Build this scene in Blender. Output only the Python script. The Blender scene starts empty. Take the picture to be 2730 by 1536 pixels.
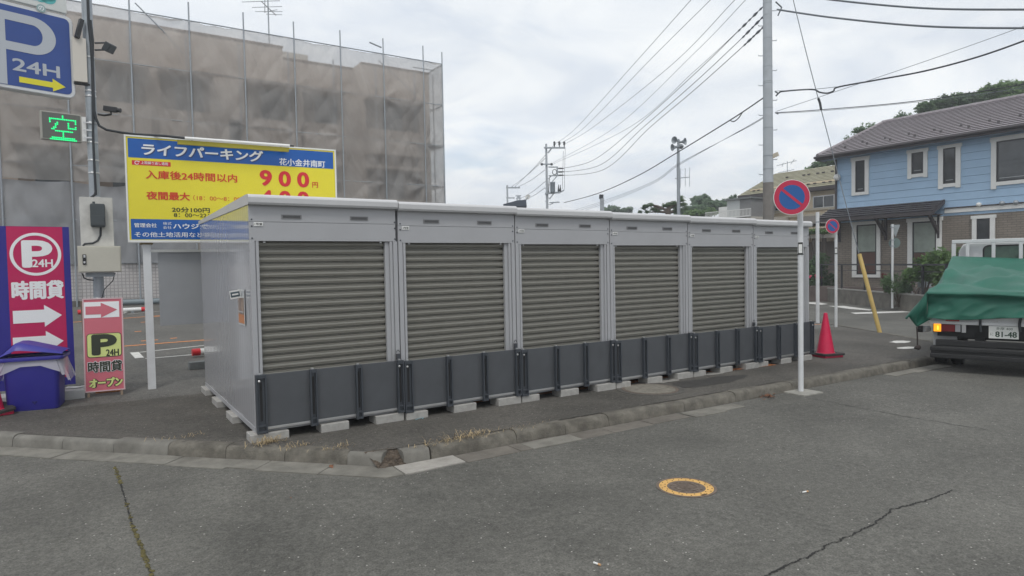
import bpy, bmesh, math, random
import numpy as np
from mathutils import Vector, Matrix, noise as mnoise
random.seed(11)
S = bpy.context.scene
COL = S.collection
V = Vector
# ------------------------------------------------------------------ camera
F_PX, IW, IH = 1728.3, 2730, 1536
YAW, PIT, ROL = math.radians(33.29055), math.radians(2.06751), math.radians(-1.08427)
CAM = V((-1.31801, -6.58420, 1.58329))
fw = V((math.sin(YAW)*math.cos(PIT), math.cos(YAW)*math.cos(PIT), -math.sin(PIT)))
r0 = V((math.cos(YAW), -math.sin(YAW), 0)); u0 = r0.cross(fw)
rt = r0*math.cos(ROL) + u0*math.sin(ROL); up = -r0*math.sin(ROL) + u0*math.cos(ROL)
cd = bpy.data.cameras.new('camera'); cam = bpy.data.objects.new('camera', cd); COL.objects.link(cam)
cam.matrix_world = Matrix(((rt.x, up.x, -fw.x, CAM.x), (rt.y, up.y, -fw.y, CAM.y), (rt.z, up.z, -fw.z, CAM.z), (0, 0, 0, 1)))
cd.sensor_fit = 'HORIZONTAL'; cd.sensor_width = 36; cd.lens = 36*F_PX/IW
cd.clip_start = .05; cd.clip_end = 3000
S.camera = cam
S.render.resolution_x, S.render.resolution_y = 1024, 576
# ------------------------------------------------------------------ light
SUN_EL, SUN_AZ = math.radians(58), math.radians(215)     # azimuth from +Y towards +X
SKY_STRENGTH = 0.1
W = bpy.data.worlds.new('World'); S.world = W; W.use_nodes = True
def build_world():
    nt = W.node_tree; N = nt.nodes; L = nt.links; N.clear()
    out = N.new('ShaderNodeOutputWorld'); bg = N.new('ShaderNodeBackground'); bg.inputs[1].default_value = SKY_STRENGTH
    sky = N.new('ShaderNodeTexSky'); sky.sky_type = 'NISHITA'; sky.sun_disc = False
    sky.sun_elevation = SUN_EL; sky.sun_rotation = SUN_AZ; sky.air_density = 1.0; sky.dust_density = 2.0; sky.ozone_density = 1.0
    tc = N.new('ShaderNodeTexCoord'); sp = N.new('ShaderNodeSeparateXYZ'); L.new(tc.outputs['Generated'], sp.inputs[0])
    # clouds lie on a flat layer overhead: project the direction onto it
    ad = N.new('ShaderNodeMath'); ad.operation = 'ADD'; ad.inputs[1].default_value = .22
    mx = N.new('ShaderNodeMath'); mx.operation = 'MAXIMUM'; mx.inputs[1].default_value = .0
    L.new(sp.outputs[2], mx.inputs[0]); L.new(mx.outputs[0], ad.inputs[0])
    dx = N.new('ShaderNodeMath'); dx.operation = 'DIVIDE'; dy = N.new('ShaderNodeMath'); dy.operation = 'DIVIDE'
    L.new(sp.outputs[0], dx.inputs[0]); L.new(ad.outputs[0], dx.inputs[1]); L.new(sp.outputs[1], dy.inputs[0]); L.new(ad.outputs[0], dy.inputs[1])
    cb = N.new('ShaderNodeCombineXYZ'); L.new(dx.outputs[0], cb.inputs[0]); L.new(dy.outputs[0], cb.inputs[1])
    def nz(scale, det, dist, off):
        m = N.new('ShaderNodeMapping'); m.inputs['Location'].default_value = off; L.new(cb.outputs[0], m.inputs[0])
        n = N.new('ShaderNodeTexNoise'); n.inputs['Scale'].default_value = scale; n.inputs['Detail'].default_value = det
        n.inputs['Roughness'].default_value = .55; n.inputs['Distortion'].default_value = dist; L.new(m.outputs[0], n.inputs[0]); return n
    n1 = nz(1.3, 6, .3, (3.1, 1.7, 0)); n2 = nz(2.6, 8, .6, (.4, 5.2, 2)); n3 = nz(.8, 4, .2, (7.3, 2.2, 4))
    # shade of the cloud deck
    rp = N.new('ShaderNodeValToRGB'); e = rp.color_ramp.elements
    k = 1/SKY_STRENGTH
    e[0].position = .33; e[0].color = (.76*k, .82*k, .90*k, 1); e[1].position = .66; e[1].color = (1.0*k, 1.025*k, 1.035*k, 1)
    L.new(n2.outputs[0], rp.inputs[0])
    # thin places let the blue through
    rb = N.new('ShaderNodeValToRGB'); e = rb.color_ramp.elements
    e[0].position = .55; e[0].color = (0, 0, 0, 1); e[1].position = .72; e[1].color = (.55, .55, .55, 1)
    L.new(n1.outputs[0], rb.inputs[0])
    mixb = N.new('ShaderNodeMixRGB'); L.new(rb.outputs[0], mixb.inputs[0]); L.new(rp.outputs[0], mixb.inputs[1])
    sc = N.new('ShaderNodeMixRGB'); sc.blend_type = 'MULTIPLY'; sc.inputs[0].default_value = 1; sc.inputs[2].default_value = (1.5, 1.5, 1.5, 1)
    L.new(sky.outputs[0], sc.inputs[1]); L.new(sc.outputs[0], mixb.inputs[2])
    # broad brightness change
    mr = N.new('ShaderNodeMapRange'); mr.inputs[1].default_value = .3; mr.inputs[2].default_value = .7; mr.inputs[3].default_value = .94; mr.inputs[4].default_value = 1.05
    L.new(n3.outputs[0], mr.inputs[0])
    mm = N.new('ShaderNodeMixRGB'); mm.blend_type = 'MULTIPLY'; mm.inputs[0].default_value = 1
    L.new(mixb.outputs[0], mm.inputs[1]); L.new(mr.outputs[0], mm.inputs[2]); L.new(mm.outputs[0], bg.inputs[0])
    L.new(bg.outputs[0], out.inputs[0])
build_world()
sd = bpy.data.lights.new('sun', 'SUN'); sd.energy = 1.2; sd.angle = math.radians(14); sd.color = (1, .965, .91)
sun = bpy.data.objects.new('sun', sd); COL.objects.link(sun)
dsun = V((math.sin(SUN_AZ)*math.cos(SUN_EL), math.cos(SUN_AZ)*math.cos(SUN_EL), math.sin(SUN_EL)))
sun.rotation_euler = dsun.to_track_quat('Z', 'Y').to_euler(); sun.location = (0, 0, 30)
S.view_settings.view_transform = 'Standard'; S.view_settings.look = 'None'; S.view_settings.gamma = 1
S.view_settings.exposure = 0.06
# ------------------------------------------------------------------ pixel -> place helpers
def ray(px, py): return fw + rt*((px-IW/2)/F_PX) - up*((py-IH/2)/F_PX)
def at_d(px, py, d): return CAM + ray(px, py)*d
def at_y(px, py, y): r = ray(px, py); return CAM + r*((y-CAM.y)/r.y)
def at_x(px, py, x): r = ray(px, py); return CAM + r*((x-CAM.x)/r.x)
def at_z(px, py, z): r = ray(px, py); return CAM + r*((z-CAM.z)/r.z)
GX, G0 = -.009, -.075
def clx(x): return max(-14., min(22., x))
def road_z(x, y): return G0 + GX*clx(x) - .12
def lot_z(x, y): return G0 + GX*clx(x) + .037*max(0., min(y, 18.5)-3)*max(0., min(1., (9-x)/4))
def at_g(px, py, fn=lot_z, dz=0):
    z = 0
    for i in range(40):
        P = at_z(px, py, z + dz); z = z*.4 + .6*fn(P.x, P.y)
    return at_z(px, py, z + dz)
def crop(x0, y0, s): return lambda x, y: (x0 + x/s, y0 + y/s)
# ------------------------------------------------------------------ mesh builder
class MB:
    def __init__(s): s.v = []; s.f = []; s.m = []; s.cur = 0
    def mat(s, i): s.cur = i; return s
    def add(s, vs, fs):
        b = len(s.v); s.v += [tuple(v) for v in vs]
        for f in fs: s.f.append(tuple(b+i for i in f)); s.m.append(s.cur)
        return s
    def box(s, x0, x1, y0, y1, z0, z1, M=None):
        if x0 > x1: x0, x1 = x1, x0
        if y0 > y1: y0, y1 = y1, y0
        if z0 > z1: z0, z1 = z1, z0
        vs = [V(c) for c in ((x0,y0,z0),(x1,y0,z0),(x1,y1,z0),(x0,y1,z0),(x0,y0,z1),(x1,y0,z1),(x1,y1,z1),(x0,y1,z1))]
        if M: vs = [M @ v for v in vs]
        return s.add(vs, ((0,3,2,1),(4,5,6,7),(0,1,5,4),(1,2,6,5),(2,3,7,6),(3,0,4,7)))
    def bar(s, p, q, a, b=None, side=V((0,0,1))):
        p, q = V(p), V(q); b = b or a; d = (q-p).normalized(); x = d.cross(side)
        if x.length < 1e-4: x = d.cross(V((1, 0, 0)))
        x.normalize(); y = x.cross(d)
        vs = [c + x*(i*a/2) + y*(j*b/2) for c in (p, q) for i, j in ((-1,-1),(1,-1),(1,1),(-1,1))]
        return s.add(vs, ((0,1,2,3),(7,6,5,4),(0,4,5,1),(1,5,6,2),(2,6,7,3),(3,7,4,0)))
    def tube(s, pts, r, n=8, cap=True):
        pts = [V(p) for p in pts]; k = len(pts); rr = r if isinstance(r, (list, tuple)) else [r]*k
        prev = None; rings = []
        for i, p in enumerate(pts):
            d = (pts[min(i+1, k-1)] - pts[max(i-1, 0)]).normalized()
            if prev is None:
                x = d.orthogonal().normalized()
            else:
                x = prev - d*prev.dot(d)
                if x.length < 1e-5: x = d.orthogonal()
                x.normalize()
            prev = x; y = d.cross(x)
            rings.append([p + (x*math.cos(2*math.pi*j/n) + y*math.sin(2*math.pi*j/n))*rr[i] for j in range(n)])
        vs = [v for r_ in rings for v in r_]
        fs = [(i*n+j, i*n+(j+1) % n, (i+1)*n+(j+1) % n, (i+1)*n+j) for i in range(k-1) for j in range(n)]
        if cap: fs += [tuple(reversed(range(n))), tuple((k-1)*n+j for j in range(n))]
        return s.add(vs, fs)
    def cyl(s, p, q, r, r2=None, n=20): return s.tube([p, q], [r, r if r2 is None else r2], n)
    def lathe(s, c, prof, n=32, axis=V((0,0,1)), cap=True):
        axis = V(axis).normalized(); x = axis.orthogonal().normalized(); y = axis.cross(x); c = V(c); k = len(prof)
        vs = [c + axis*h + (x*math.cos(2*math.pi*j/n) + y*math.sin(2*math.pi*j/n))*r for r, h in prof for j in range(n)]
        fs = [(i*n+j, i*n+(j+1) % n, (i+1)*n+(j+1) % n, (i+1)*n+j) for i in range(k-1) for j in range(n)]
        if cap: fs += [tuple(reversed(range(n))), tuple((k-1)*n+j for j in range(n))]
        return s.add(vs, fs)
    def prism(s, poly, fr, c0, c1):
        """poly in the frame's (u,v), extruded along its n from c0 to c1"""
        k = len(poly); a = sum(poly[i][0]*poly[(i+1) % k][1]-poly[(i+1) % k][0]*poly[i][1] for i in range(k))
        if a < 0: poly = list(reversed(poly))
        if c0 > c1: c0, c1 = c1, c0
        vs = [fr.p(u, v, c0) for u, v in poly] + [fr.p(u, v, c1) for u, v in poly]
        fs = [tuple(reversed(range(k))), tuple(range(k, 2*k))] + [(i, (i+1) % k, k+(i+1) % k, k+i) for i in range(k)]
        return s.add(vs, fs)
    def rect(s, fr, u0, u1, v0, v1, c0, c1):
        return s.prism([(u0, v0), (u1, v0), (u1, v1), (u0, v1)], fr, c0, c1)
    def grid(s, fn, nu, nv, closed=False):
        vs = [fn(i/nu, j/nv) for j in range(nv+1) for i in range(nu+1)]
        fs = [(j*(nu+1)+i, j*(nu+1)+i+1, (j+1)*(nu+1)+i+1, (j+1)*(nu+1)+i) for j in range(nv) for i in range(nu)]
        return s.add(vs, fs)
    def text(s, body, fr, u0, u1, v0, v1, c, bold=0., shear=0., ex=0.):
        me, (xa, xb, ya, yb) = text_mesh(body, 0., shear, ex)
        d = bold*(v1-v0)*1.2; fs = [tuple(p.vertices) for p in me.polygons]; k = 0
        for ox, oy in (((0, 0),) if not bold else ((0, 0), (d, 0), (-d, 0), (0, d*.7), (0, -d*.7), (d*.7, d*.5), (-d*.7, d*.5), (d*.7, -d*.5), (-d*.7, -d*.5))):
            vs = [fr.p(u0+d+ox+(v.co.x-xa)/(xb-xa)*(u1-u0-2*d), v0+d*.7+oy+(v.co.y-ya)/(yb-ya)*(v1-v0-1.4*d), c+v.co.z+k*.00012) for v in me.vertices]
            s.add(vs, fs); k += 1
        return s
    def textpx(s, body, fr, a, b, c, bold=0., shear=0.):
        """fit between two picture points (bottom left, top right) on the frame's plane"""
        A, B = fr.uv(*a), fr.uv(*b); return s.text(body, fr, A[0], B[0], A[1], B[1], c, bold, shear)
    def build(s, name, mats, parent=None, w=True, smooth=None, bevel=0, seg=2):
        me = bpy.data.meshes.new(name); vs = s.v
        if w and parent is not None:
            Mi = WM[parent.name].inverted(); vs = [tuple(Mi @ V(v)) for v in vs]
        me.from_pydata(vs, [], s.f)
        for m in (mats if isinstance(mats, (list, tuple)) else [mats]): me.materials.append(m)
        me.polygons.foreach_set('material_index', s.m)
        if smooth:
            me.polygons.foreach_set('use_smooth', [True]*len(s.f))
            if smooth < 180: me.set_sharp_from_angle(angle=math.radians(smooth))
        me.update()
        o = bpy.data.objects.new(name, me); COL.objects.link(o)
        if parent is not None: o.parent = parent
        WM[o.name] = WM[parent.name] if parent is not None else Matrix.Identity(4)
        if bevel:
            b = o.modifiers.new('bevel', 'BEVEL'); b.width = bevel; b.segments = seg; b.limit_method = 'ANGLE'; b.angle_limit = math.radians(40)
        return o
WM = {}
TXT = {}
def text_mesh(body, bold, shear, ex):
    key = (body, bold, shear, ex)
    if key not in TXT:
        cu = bpy.data.curves.new('t', 'FONT'); cu.body = body; cu.offset = bold; cu.shear = shear; cu.extrude = ex; cu.resolution_u = 4
        o = bpy.data.objects.new('t', cu); COL.objects.link(o); bpy.context.view_layer.update()
        me = bpy.data.meshes.new_from_object(o.evaluated_get(bpy.context.evaluated_depsgraph_get()))
        bpy.data.objects.remove(o); bpy.data.curves.remove(cu)
        xs = [v.co.x for v in me.vertices]; ys = [v.co.y for v in me.vertices]
        TXT[key] = (me, (min(xs), max(xs), min(ys), max(ys)))
    return TXT[key]
class Fr:
    """a flat frame: origin, right, up, and the normal towards the viewer"""
    def __init__(s, o, u, v=V((0, 0, 1))):
        s.o = V(o); s.u = V(u).normalized(); s.v = V(v); s.v = (s.v - s.u*s.v.dot(s.u)).normalized(); s.n = s.u.cross(s.v)
    def p(s, a, b, c=0): return s.o + s.u*a + s.v*b + s.n*c
    def uv(s, px, py):
        r = ray(px, py); t = (s.o-CAM).dot(s.n)/r.dot(s.n); d = CAM + r*t - s.o; return d.dot(s.u), d.dot(s.v)
def rounded(u0, u1, v0, v1, r, n=5):
    out = []
    for cx, cy, a in ((u1-r, v0+r, -90), (u1-r, v1-r, 0), (u0+r, v1-r, 90), (u0+r, v0+r, 180)):
        for i in range(n+1):
            t = math.radians(a+90*i/n); out.append((cx+r*math.cos(t), cy+r*math.sin(t)))
    return out
def disc(u, v, r, n=40, ry=None): return [(u+r*math.cos(2*math.pi*i/n), v+(ry or r)*math.sin(2*math.pi*i/n)) for i in range(n)]
# ------------------------------------------------------------------ objects
def tag(o, label, cat, group=None):
    o['label'] = label; o['category'] = cat
    if group: o['group'] = group
    return o
def thing(name, label, cat, loc=(0, 0, 0), rz=0, group=None):
    o = bpy.data.objects.new(name, None); COL.objects.link(o); o.location = loc; o.rotation_euler = (0, 0, rz); o.empty_display_size = .2
    WM[o.name] = Matrix.Translation(V(loc)) @ Matrix.Rotation(rz, 4, 'Z')
    return tag(o, label, cat, group)
def struct(o, kind='structure', label=None): o['kind'] = kind; return o
def copy_tree(o, parent=None, M=None):
    c = o.copy(); COL.objects.link(c)
    if parent is not None: c.parent = parent
    for ch in list(o.children): copy_tree(ch, c)
    return c
# ------------------------------------------------------------------ materials
MC = {}
def mat(name, col, rough=.6, metal=0., var=0., vscale=6., bump=0., bscale=60., spec=None, coat=0., col2=None, dirt=0., emit=None, trans=0., coords='Object', detail=5):
    if name in MC: return MC[name]
    m = bpy.data.materials.new(name); m.use_nodes = True; nt = m.node_tree; N = nt.nodes; L = nt.links
    b = N['Principled BSDF']; b.inputs['Roughness'].default_value = rough; b.inputs['Metallic'].default_value = metal
    c = tuple(col) + (1,); b.inputs['Base Color'].default_value = c
    if spec is not None: b.inputs['Specular IOR Level'].default_value = spec
    if coat: b.inputs['Coat Weight'].default_value = coat; b.inputs['Coat Roughness'].default_value = .06
    if trans: b.inputs['Transmission Weight'].default_value = trans
    tc = N.new('ShaderNodeTexCoord')
    if var or col2 or dirt:
        n = N.new('ShaderNodeTexNoise'); n.inputs['Scale'].default_value = vscale; n.inputs['Detail'].default_value = detail; n.inputs['Roughness'].default_value = .6
        L.new(tc.outputs[coords], n.inputs[0])
        rp = N.new('ShaderNodeValToRGB'); e = rp.color_ramp.elements; e[0].position = .32; e[1].position = .68
        c2 = tuple(col2) if col2 else tuple(min(1, x*(1+var)) for x in col)
        c1 = tuple(x*(1-var) for x in col)
        e[0].color = c1 + (1,); e[1].color = c2 + (1,); L.new(n.outputs[0], rp.inputs[0]); last = rp.outputs[0]
        if dirt:
            n2 = N.new('ShaderNodeTexNoise'); n2.inputs['Scale'].default_value = vscale*.35; n2.inputs['Detail'].default_value = 8; L.new(tc.outputs[coords], n2.inputs[0])
            r2 = N.new('ShaderNodeValToRGB'); r2.color_ramp.elements[0].position = .5; r2.color_ramp.elements[1].position = .75
            r2.color_ramp.elements[0].color = (0, 0, 0, 1); r2.color_ramp.elements[1].color = (dirt,)*3 + (1,); L.new(n2.outputs[0], r2.inputs[0])
            mx = N.new('ShaderNodeMixRGB'); L.new(r2.outputs[0], mx.inputs[0]); L.new(last, mx.inputs[1]); mx.inputs[2].default_value = (.07, .062, .05, 1); last = mx.outputs[0]
        L.new(last, b.inputs['Base Color'])
    if bump:
        n3 = N.new('ShaderNodeTexNoise'); n3.inputs['Scale'].default_value = bscale; n3.inputs['Detail'].default_value = 4; L.new(tc.outputs[coords], n3.inputs[0])
        bp = N.new('ShaderNodeBump'); bp.inputs['Strength'].default_value = bump; bp.inputs['Distance'].default_value = .01
        L.new(n3.outputs[0], bp.inputs['Height']); L.new(bp.outputs[0], b.inputs['Normal'])
    if emit: b.inputs['Emission Color'].default_value = tuple(emit[0]) + (1,); b.inputs['Emission Strength'].default_value = emit[1]
    MC[name] = m; return m
def asphalt(name, a, b_, chip, big, stain):
    m = bpy.data.materials.new(name); m.use_nodes = True; nt = m.node_tree; N = nt.nodes; L = nt.links
    bs = N['Principled BSDF']; bs.inputs['Roughness'].default_value = .82; bs.inputs['Specular IOR Level'].default_value = .3
    tc = N.new('ShaderNodeTexCoord')
    def nz(sc, det, ro=.6, src=None):
        n = N.new('ShaderNodeTexNoise'); n.inputs['Scale'].default_value = sc; n.inputs['Detail'].default_value = det; n.inputs['Roughness'].default_value = ro
        L.new(tc.outputs['Object'], n.inputs[0]); return n.outputs[0]
    def ramp(src, p0, c0, p1, c1):
        r = N.new('ShaderNodeValToRGB'); e = r.color_ramp.elements; e[0].position = p0; e[0].color = c0; e[1].position = p1; e[1].color = c1; L.new(src, r.inputs[0]); return r.outputs[0]
    def mix(f, c1, c2, mode='MIX', fac=1.):
        x = N.new('ShaderNodeMixRGB'); x.blend_type = mode
        if f is None: x.inputs[0].default_value = fac
        else: L.new(f, x.inputs[0])
        for i, c in ((1, c1), (2, c2)):
            if isinstance(c, tuple): x.inputs[i].default_value = c
            else: L.new(c, x.inputs[i])
        return x.outputs[0]
    g3 = lambda v: (v, v, v, 1)
    fine = nz(75, 3, .7); mid = nz(22, 4, .65); broad = nz(.55, 5, .55); patch = nz(2.3, 6, .6)
    c = ramp(fine, .3, tuple(a)+(1,), .72, tuple(b_)+(1,))
    c = mix(None, c, ramp(mid, .3, g3(.72), .7, g3(1.22)), 'MULTIPLY')
    c = mix(None, c, ramp(broad, .35, g3(1-big), .66, g3(1+big*.8)), 'MULTIPLY')
    c = mix(None, c, ramp(patch, .35, (1-big*.5, 1-big*.5, 1-big*.55, 1), .7, (1+big*.35, 1+big*.33, 1+big*.24, 1)), 'MULTIPLY')
    vo = N.new('ShaderNodeTexVoronoi'); vo.inputs['Scale'].default_value = 42; L.new(tc.outputs['Object'], vo.inputs[0])
    # a few pale stones in the aggregate
    sp = N.new('ShaderNodeSeparateColor'); L.new(vo.outputs['Color'], sp.inputs[0])
    pick = ramp(sp.outputs[0], .955, g3(0), .98, g3(1)); near = ramp(vo.outputs['Distance'], .16, g3(1), .3, g3(0))
    c = mix(mix(None, pick, near, 'MULTIPLY'), c, tuple(chip)+(1,))
    dk = N.new('ShaderNodeTexVoronoi'); dk.inputs['Scale'].default_value = 60; L.new(tc.outputs['Object'], dk.inputs[0])
    c = mix(ramp(dk.outputs['Distance'], .1, g3(.5), .35, g3(0)), c, g3(.03))
    st = nz(1.1, 8, .7)
    c = mix(ramp(st, .6, g3(0), .78, g3(stain)), c, (.035, .033, .03, 1))
    L.new(c, bs.inputs['Base Color'])
    hh = mix(None, ramp(fine, .2, g3(0), .8, g3(1)), ramp(mid, .2, g3(0), .8, g3(1)), 'ADD')
    bp = N.new('ShaderNodeBump'); bp.inputs['Strength'].default_value = .55; bp.inputs['Distance'].default_value = .006; L.new(hh, bp.inputs['Height']); L.new(bp.outputs[0], bs.inputs['Normal'])
    MC[name] = m; return m
def leafmat(name, dark, light, scale=1.2):
    m = bpy.data.materials.new(name); m.use_nodes = True; nt = m.node_tree; N = nt.nodes; L = nt.links
    b = N['Principled BSDF']; b.inputs['Roughness'].default_value = .55; b.inputs['Specular IOR Level'].default_value = .35
    tc = N.new('ShaderNodeTexCoord'); n = N.new('ShaderNodeTexNoise'); n.inputs['Scale'].default_value = scale; n.inputs['Detail'].default_value = 6; n.inputs['Roughness'].default_value = .7
    L.new(tc.outputs['Object'], n.inputs[0]); r = N.new('ShaderNodeValToRGB'); e = r.color_ramp.elements; e[0].position = .3; e[1].position = .7
    e[0].color = tuple(dark)+(1,); e[1].color = tuple(light)+(1,); L.new(n.outputs[0], r.inputs[0]); L.new(r.outputs[0], b.inputs['Base Color'])
    tr = N.new('ShaderNodeBsdfTranslucent'); L.new(r.outputs[0], tr.inputs[0]); mx = N.new('ShaderNodeMixShader'); mx.inputs[0].default_value = .45
    L.new(b.outputs[0], mx.inputs[1]); L.new(tr.outputs[0], mx.inputs[2]); L.new(mx.outputs[0], N['Material Output'].inputs[0])
    MC[name] = m; return m
def brickmat(name, c1, c2, mortar, bw, bh, mort, axis='YZ', rough=.8, bump=.4, offset=.5, var=.12):
    m = bpy.data.materials.new(name); m.use_nodes = True; nt = m.node_tree; N = nt.nodes; L = nt.links
    b = N['Principled BSDF']; b.inputs['Roughness'].default_value = rough
    tc = N.new('ShaderNodeTexCoord'); sp = N.new('ShaderNodeSeparateXYZ'); cb = N.new('ShaderNodeCombineXYZ'); L.new(tc.outputs['Object'], sp.inputs[0])
    L.new(sp.outputs['XYZ'.index(axis[0])], cb.inputs[0]); L.new(sp.outputs['XYZ'.index(axis[1])], cb.inputs[1])
    br = N.new('ShaderNodeTexBrick'); br.offset = offset; br.inputs['Scale'].default_value = 1; br.inputs['Brick Width'].default_value = bw; br.inputs['Row Height'].default_value = bh
    br.inputs['Mortar Size'].default_value = mort; br.inputs['Color1'].default_value = tuple(c1)+(1,); br.inputs['Color2'].default_value = tuple(c2)+(1,); br.inputs['Mortar'].default_value = tuple(mortar)+(1,)
    L.new(cb.outputs[0], br.inputs[0])
    n = N.new('ShaderNodeTexNoise'); n.inputs['Scale'].default_value = 1.7; n.inputs['Detail'].default_value = 6; L.new(tc.outputs['Object'], n.inputs[0])
    r = N.new('ShaderNodeValToRGB'); e = r.color_ramp.elements; e[0].position = .3; e[1].position = .7; e[0].color = (1-var,)*3+(1,); e[1].color = (1+var,)*3+(1,); L.new(n.outputs[0], r.inputs[0])
    mx = N.new('ShaderNodeMixRGB'); mx.blend_type = 'MULTIPLY'; mx.inputs[0].default_value = 1; L.new(br.outputs[0], mx.inputs[1]); L.new(r.outputs[0], mx.inputs[2]); L.new(mx.outputs[0], b.inputs['Base Color'])
    bp = N.new('ShaderNodeBump'); bp.inputs['Strength'].default_value = bump; bp.inputs['Distance'].default_value = .01; bp.invert = True; L.new(br.outputs['Fac'], bp.inputs['Height']); L.new(bp.outputs[0], b.inputs['Normal'])
    MC[name] = m; return m
M_road = asphalt('road_asphalt', (.083, .081, .073), (.186, .181, .164), (.5, .48, .44), .2, .38)
M_lot = asphalt('lot_asphalt', (.062, .058, .052), (.15, .14, .126), (.4, .37, .33), .22, .4)
M_lotb = asphalt('parking_asphalt', (.088, .085, .079), (.205, .199, .185), (.4, .38, .35), .18, .3)
M_kerb = mat('kerb_concrete', (.138, .127, .106), .9, var=.35, vscale=9, bump=.9, bscale=70, dirt=.75)
M_kerbn = mat('kerb_concrete_new', (.18, .172, .152), .85, var=.2, vscale=7, bump=.5, bscale=90, dirt=.55)
M_gutter = mat('gutter_concrete', (.20, .19, .165), .9, var=.22, vscale=6, bump=.6, bscale=80, dirt=.45)
M_block = mat('block_concrete', (.36, .35, .33), .9, var=.14, vscale=14, bump=.5, bscale=90)
M_unit = mat('unit_paint', (.385, .388, .402), .38, var=.03, vscale=2, dirt=.09, bump=.05, bscale=260, spec=.5)
M_unitw = mat('unit_side_gloss', (.40, .405, .43), .09, var=.02, vscale=2, spec=.75, coat=.5)
M_roof = mat('unit_roof', (.55, .55, .555), .45, var=.03, vscale=3)
M_shut = mat('shutter_olive', (.215, .207, .181), .36, metal=.2, var=.04, vscale=4)
M_guard = mat('guard_charcoal', (.075, .08, .088), .5, var=.08, vscale=5, bump=.04, bscale=300)
M_gpost = mat('guard_post', (.05, .057, .068), .45, var=.06, vscale=8)
M_alu = mat('aluminium', (.6, .6, .6), .35, metal=.8, var=.05)
M_dark = mat('dark_gap', (.012, .012, .013), .7)
M_black = mat('black_plastic', (.018, .019, .022), .45)
M_white = mat('white_paint', (.72, .72, .7), .4, var=.03, vscale=5)
M_whitep = mat('white_pole_paint', (.66, .67, .68), .35, var=.06, vscale=4, dirt=.12)
M_paper = mat('white_label', (.78, .78, .76), .5)
M_steel = mat('galvanised_steel', (.34, .37, .4), .45, metal=.35, var=.1, vscale=9)
M_conc = mat('pole_concrete', (.42, .45, .48), .8, var=.1, vscale=2.5, bump=.2, bscale=60)
M_blue = mat('sign_blue', (.005, .095, .38), .35, var=.03)
M_yel = mat('sign_yellow', (.76, .66, .03), .35, var=.02)
M_red = mat('sign_red', (.62, .02, .03), .4)
M_cream = mat('cream_box', (.50, .48, .41), .45, var=.03)
M_ink = mat('black_ink', (.02, .022, .02), .5)
M_glass = mat('dark_glass_reflections', (.045, .052, .058), .05, spec=.8, var=.5, vscale=1.1)  # colour noise stands in for reflections in the panes
M_wire = mat('cable_black', (.03, .034, .04), .6)
M_wirel = mat('cable_grey', (.16, .18, .2), .6)
M_orange = mat('line_orange', (.85, .30, .075), .7, var=.2, vscale=20)
M_lwhite = mat('line_white', (.62, .61, .58), .75, var=.16, vscale=14)
# ================================================================== the ground
def sheet(name, m, xs, ys, fn):
    b = MB()
    for i in range(len(xs)-1):
        for j in range(len(ys)-1):
            q = [(xs[i], ys[j]), (xs[i+1], ys[j]), (xs[i+1], ys[j+1]), (xs[i], ys[j+1])]
            b.add([(x, y, fn(x, y)) for x, y in q], [(0, 1, 2, 3)])
    return struct(b.build(name, m))
sheet('road', M_road, [-300, -14, 22, 300], [-300, 300], road_z)
# lot and pavement: bounded by the two kerbs, the side road and the apartment building
KB = 1.05                                   # back of the kerb along y = -KB, and along x + y = KD
KD = -.19
def edge_l(y): return KD - y
def edge_r(y): return 15.39 + (y-3.05)*.645
lot = MB()
corner = [(edge_l(-1.0)-.05, -1.0), (.99, -KB), (10.9, -KB), (11.9, -.95), (12.8, -.55), (13.41, -.07), (14.41, 1.42), (edge_r(3), 3), (edge_l(3), 3)]
lot.add([(x, y, lot_z(x, min(y, 3))) for x, y in corner], [tuple(range(len(corner)))])
struct(lot.build('pavement', M_lot)); lot = MB()
rows = [3, 6, 9, 12, 15, 18.5]
for a, c in zip(rows, rows[1:]):
    def cols(y): return [edge_l(y), -2, 1, 5, 7, 9, edge_r(y)] if y < 2 else [edge_l(y), min(edge_l(y)+2, -1), 1, 5, 7, 9, edge_r(y)]
    A, B = cols(a), cols(c)
    for i in range(6):
        q = [(A[i], a), (A[i+1], a), (B[i+1], c), (B[i], c)]
        lot.add([(x, y, lot_z(x, y)) for x, y in q], [(0, 1, 2, 3)])

struct(lot.build('parking_lot', M_lotb))
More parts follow.
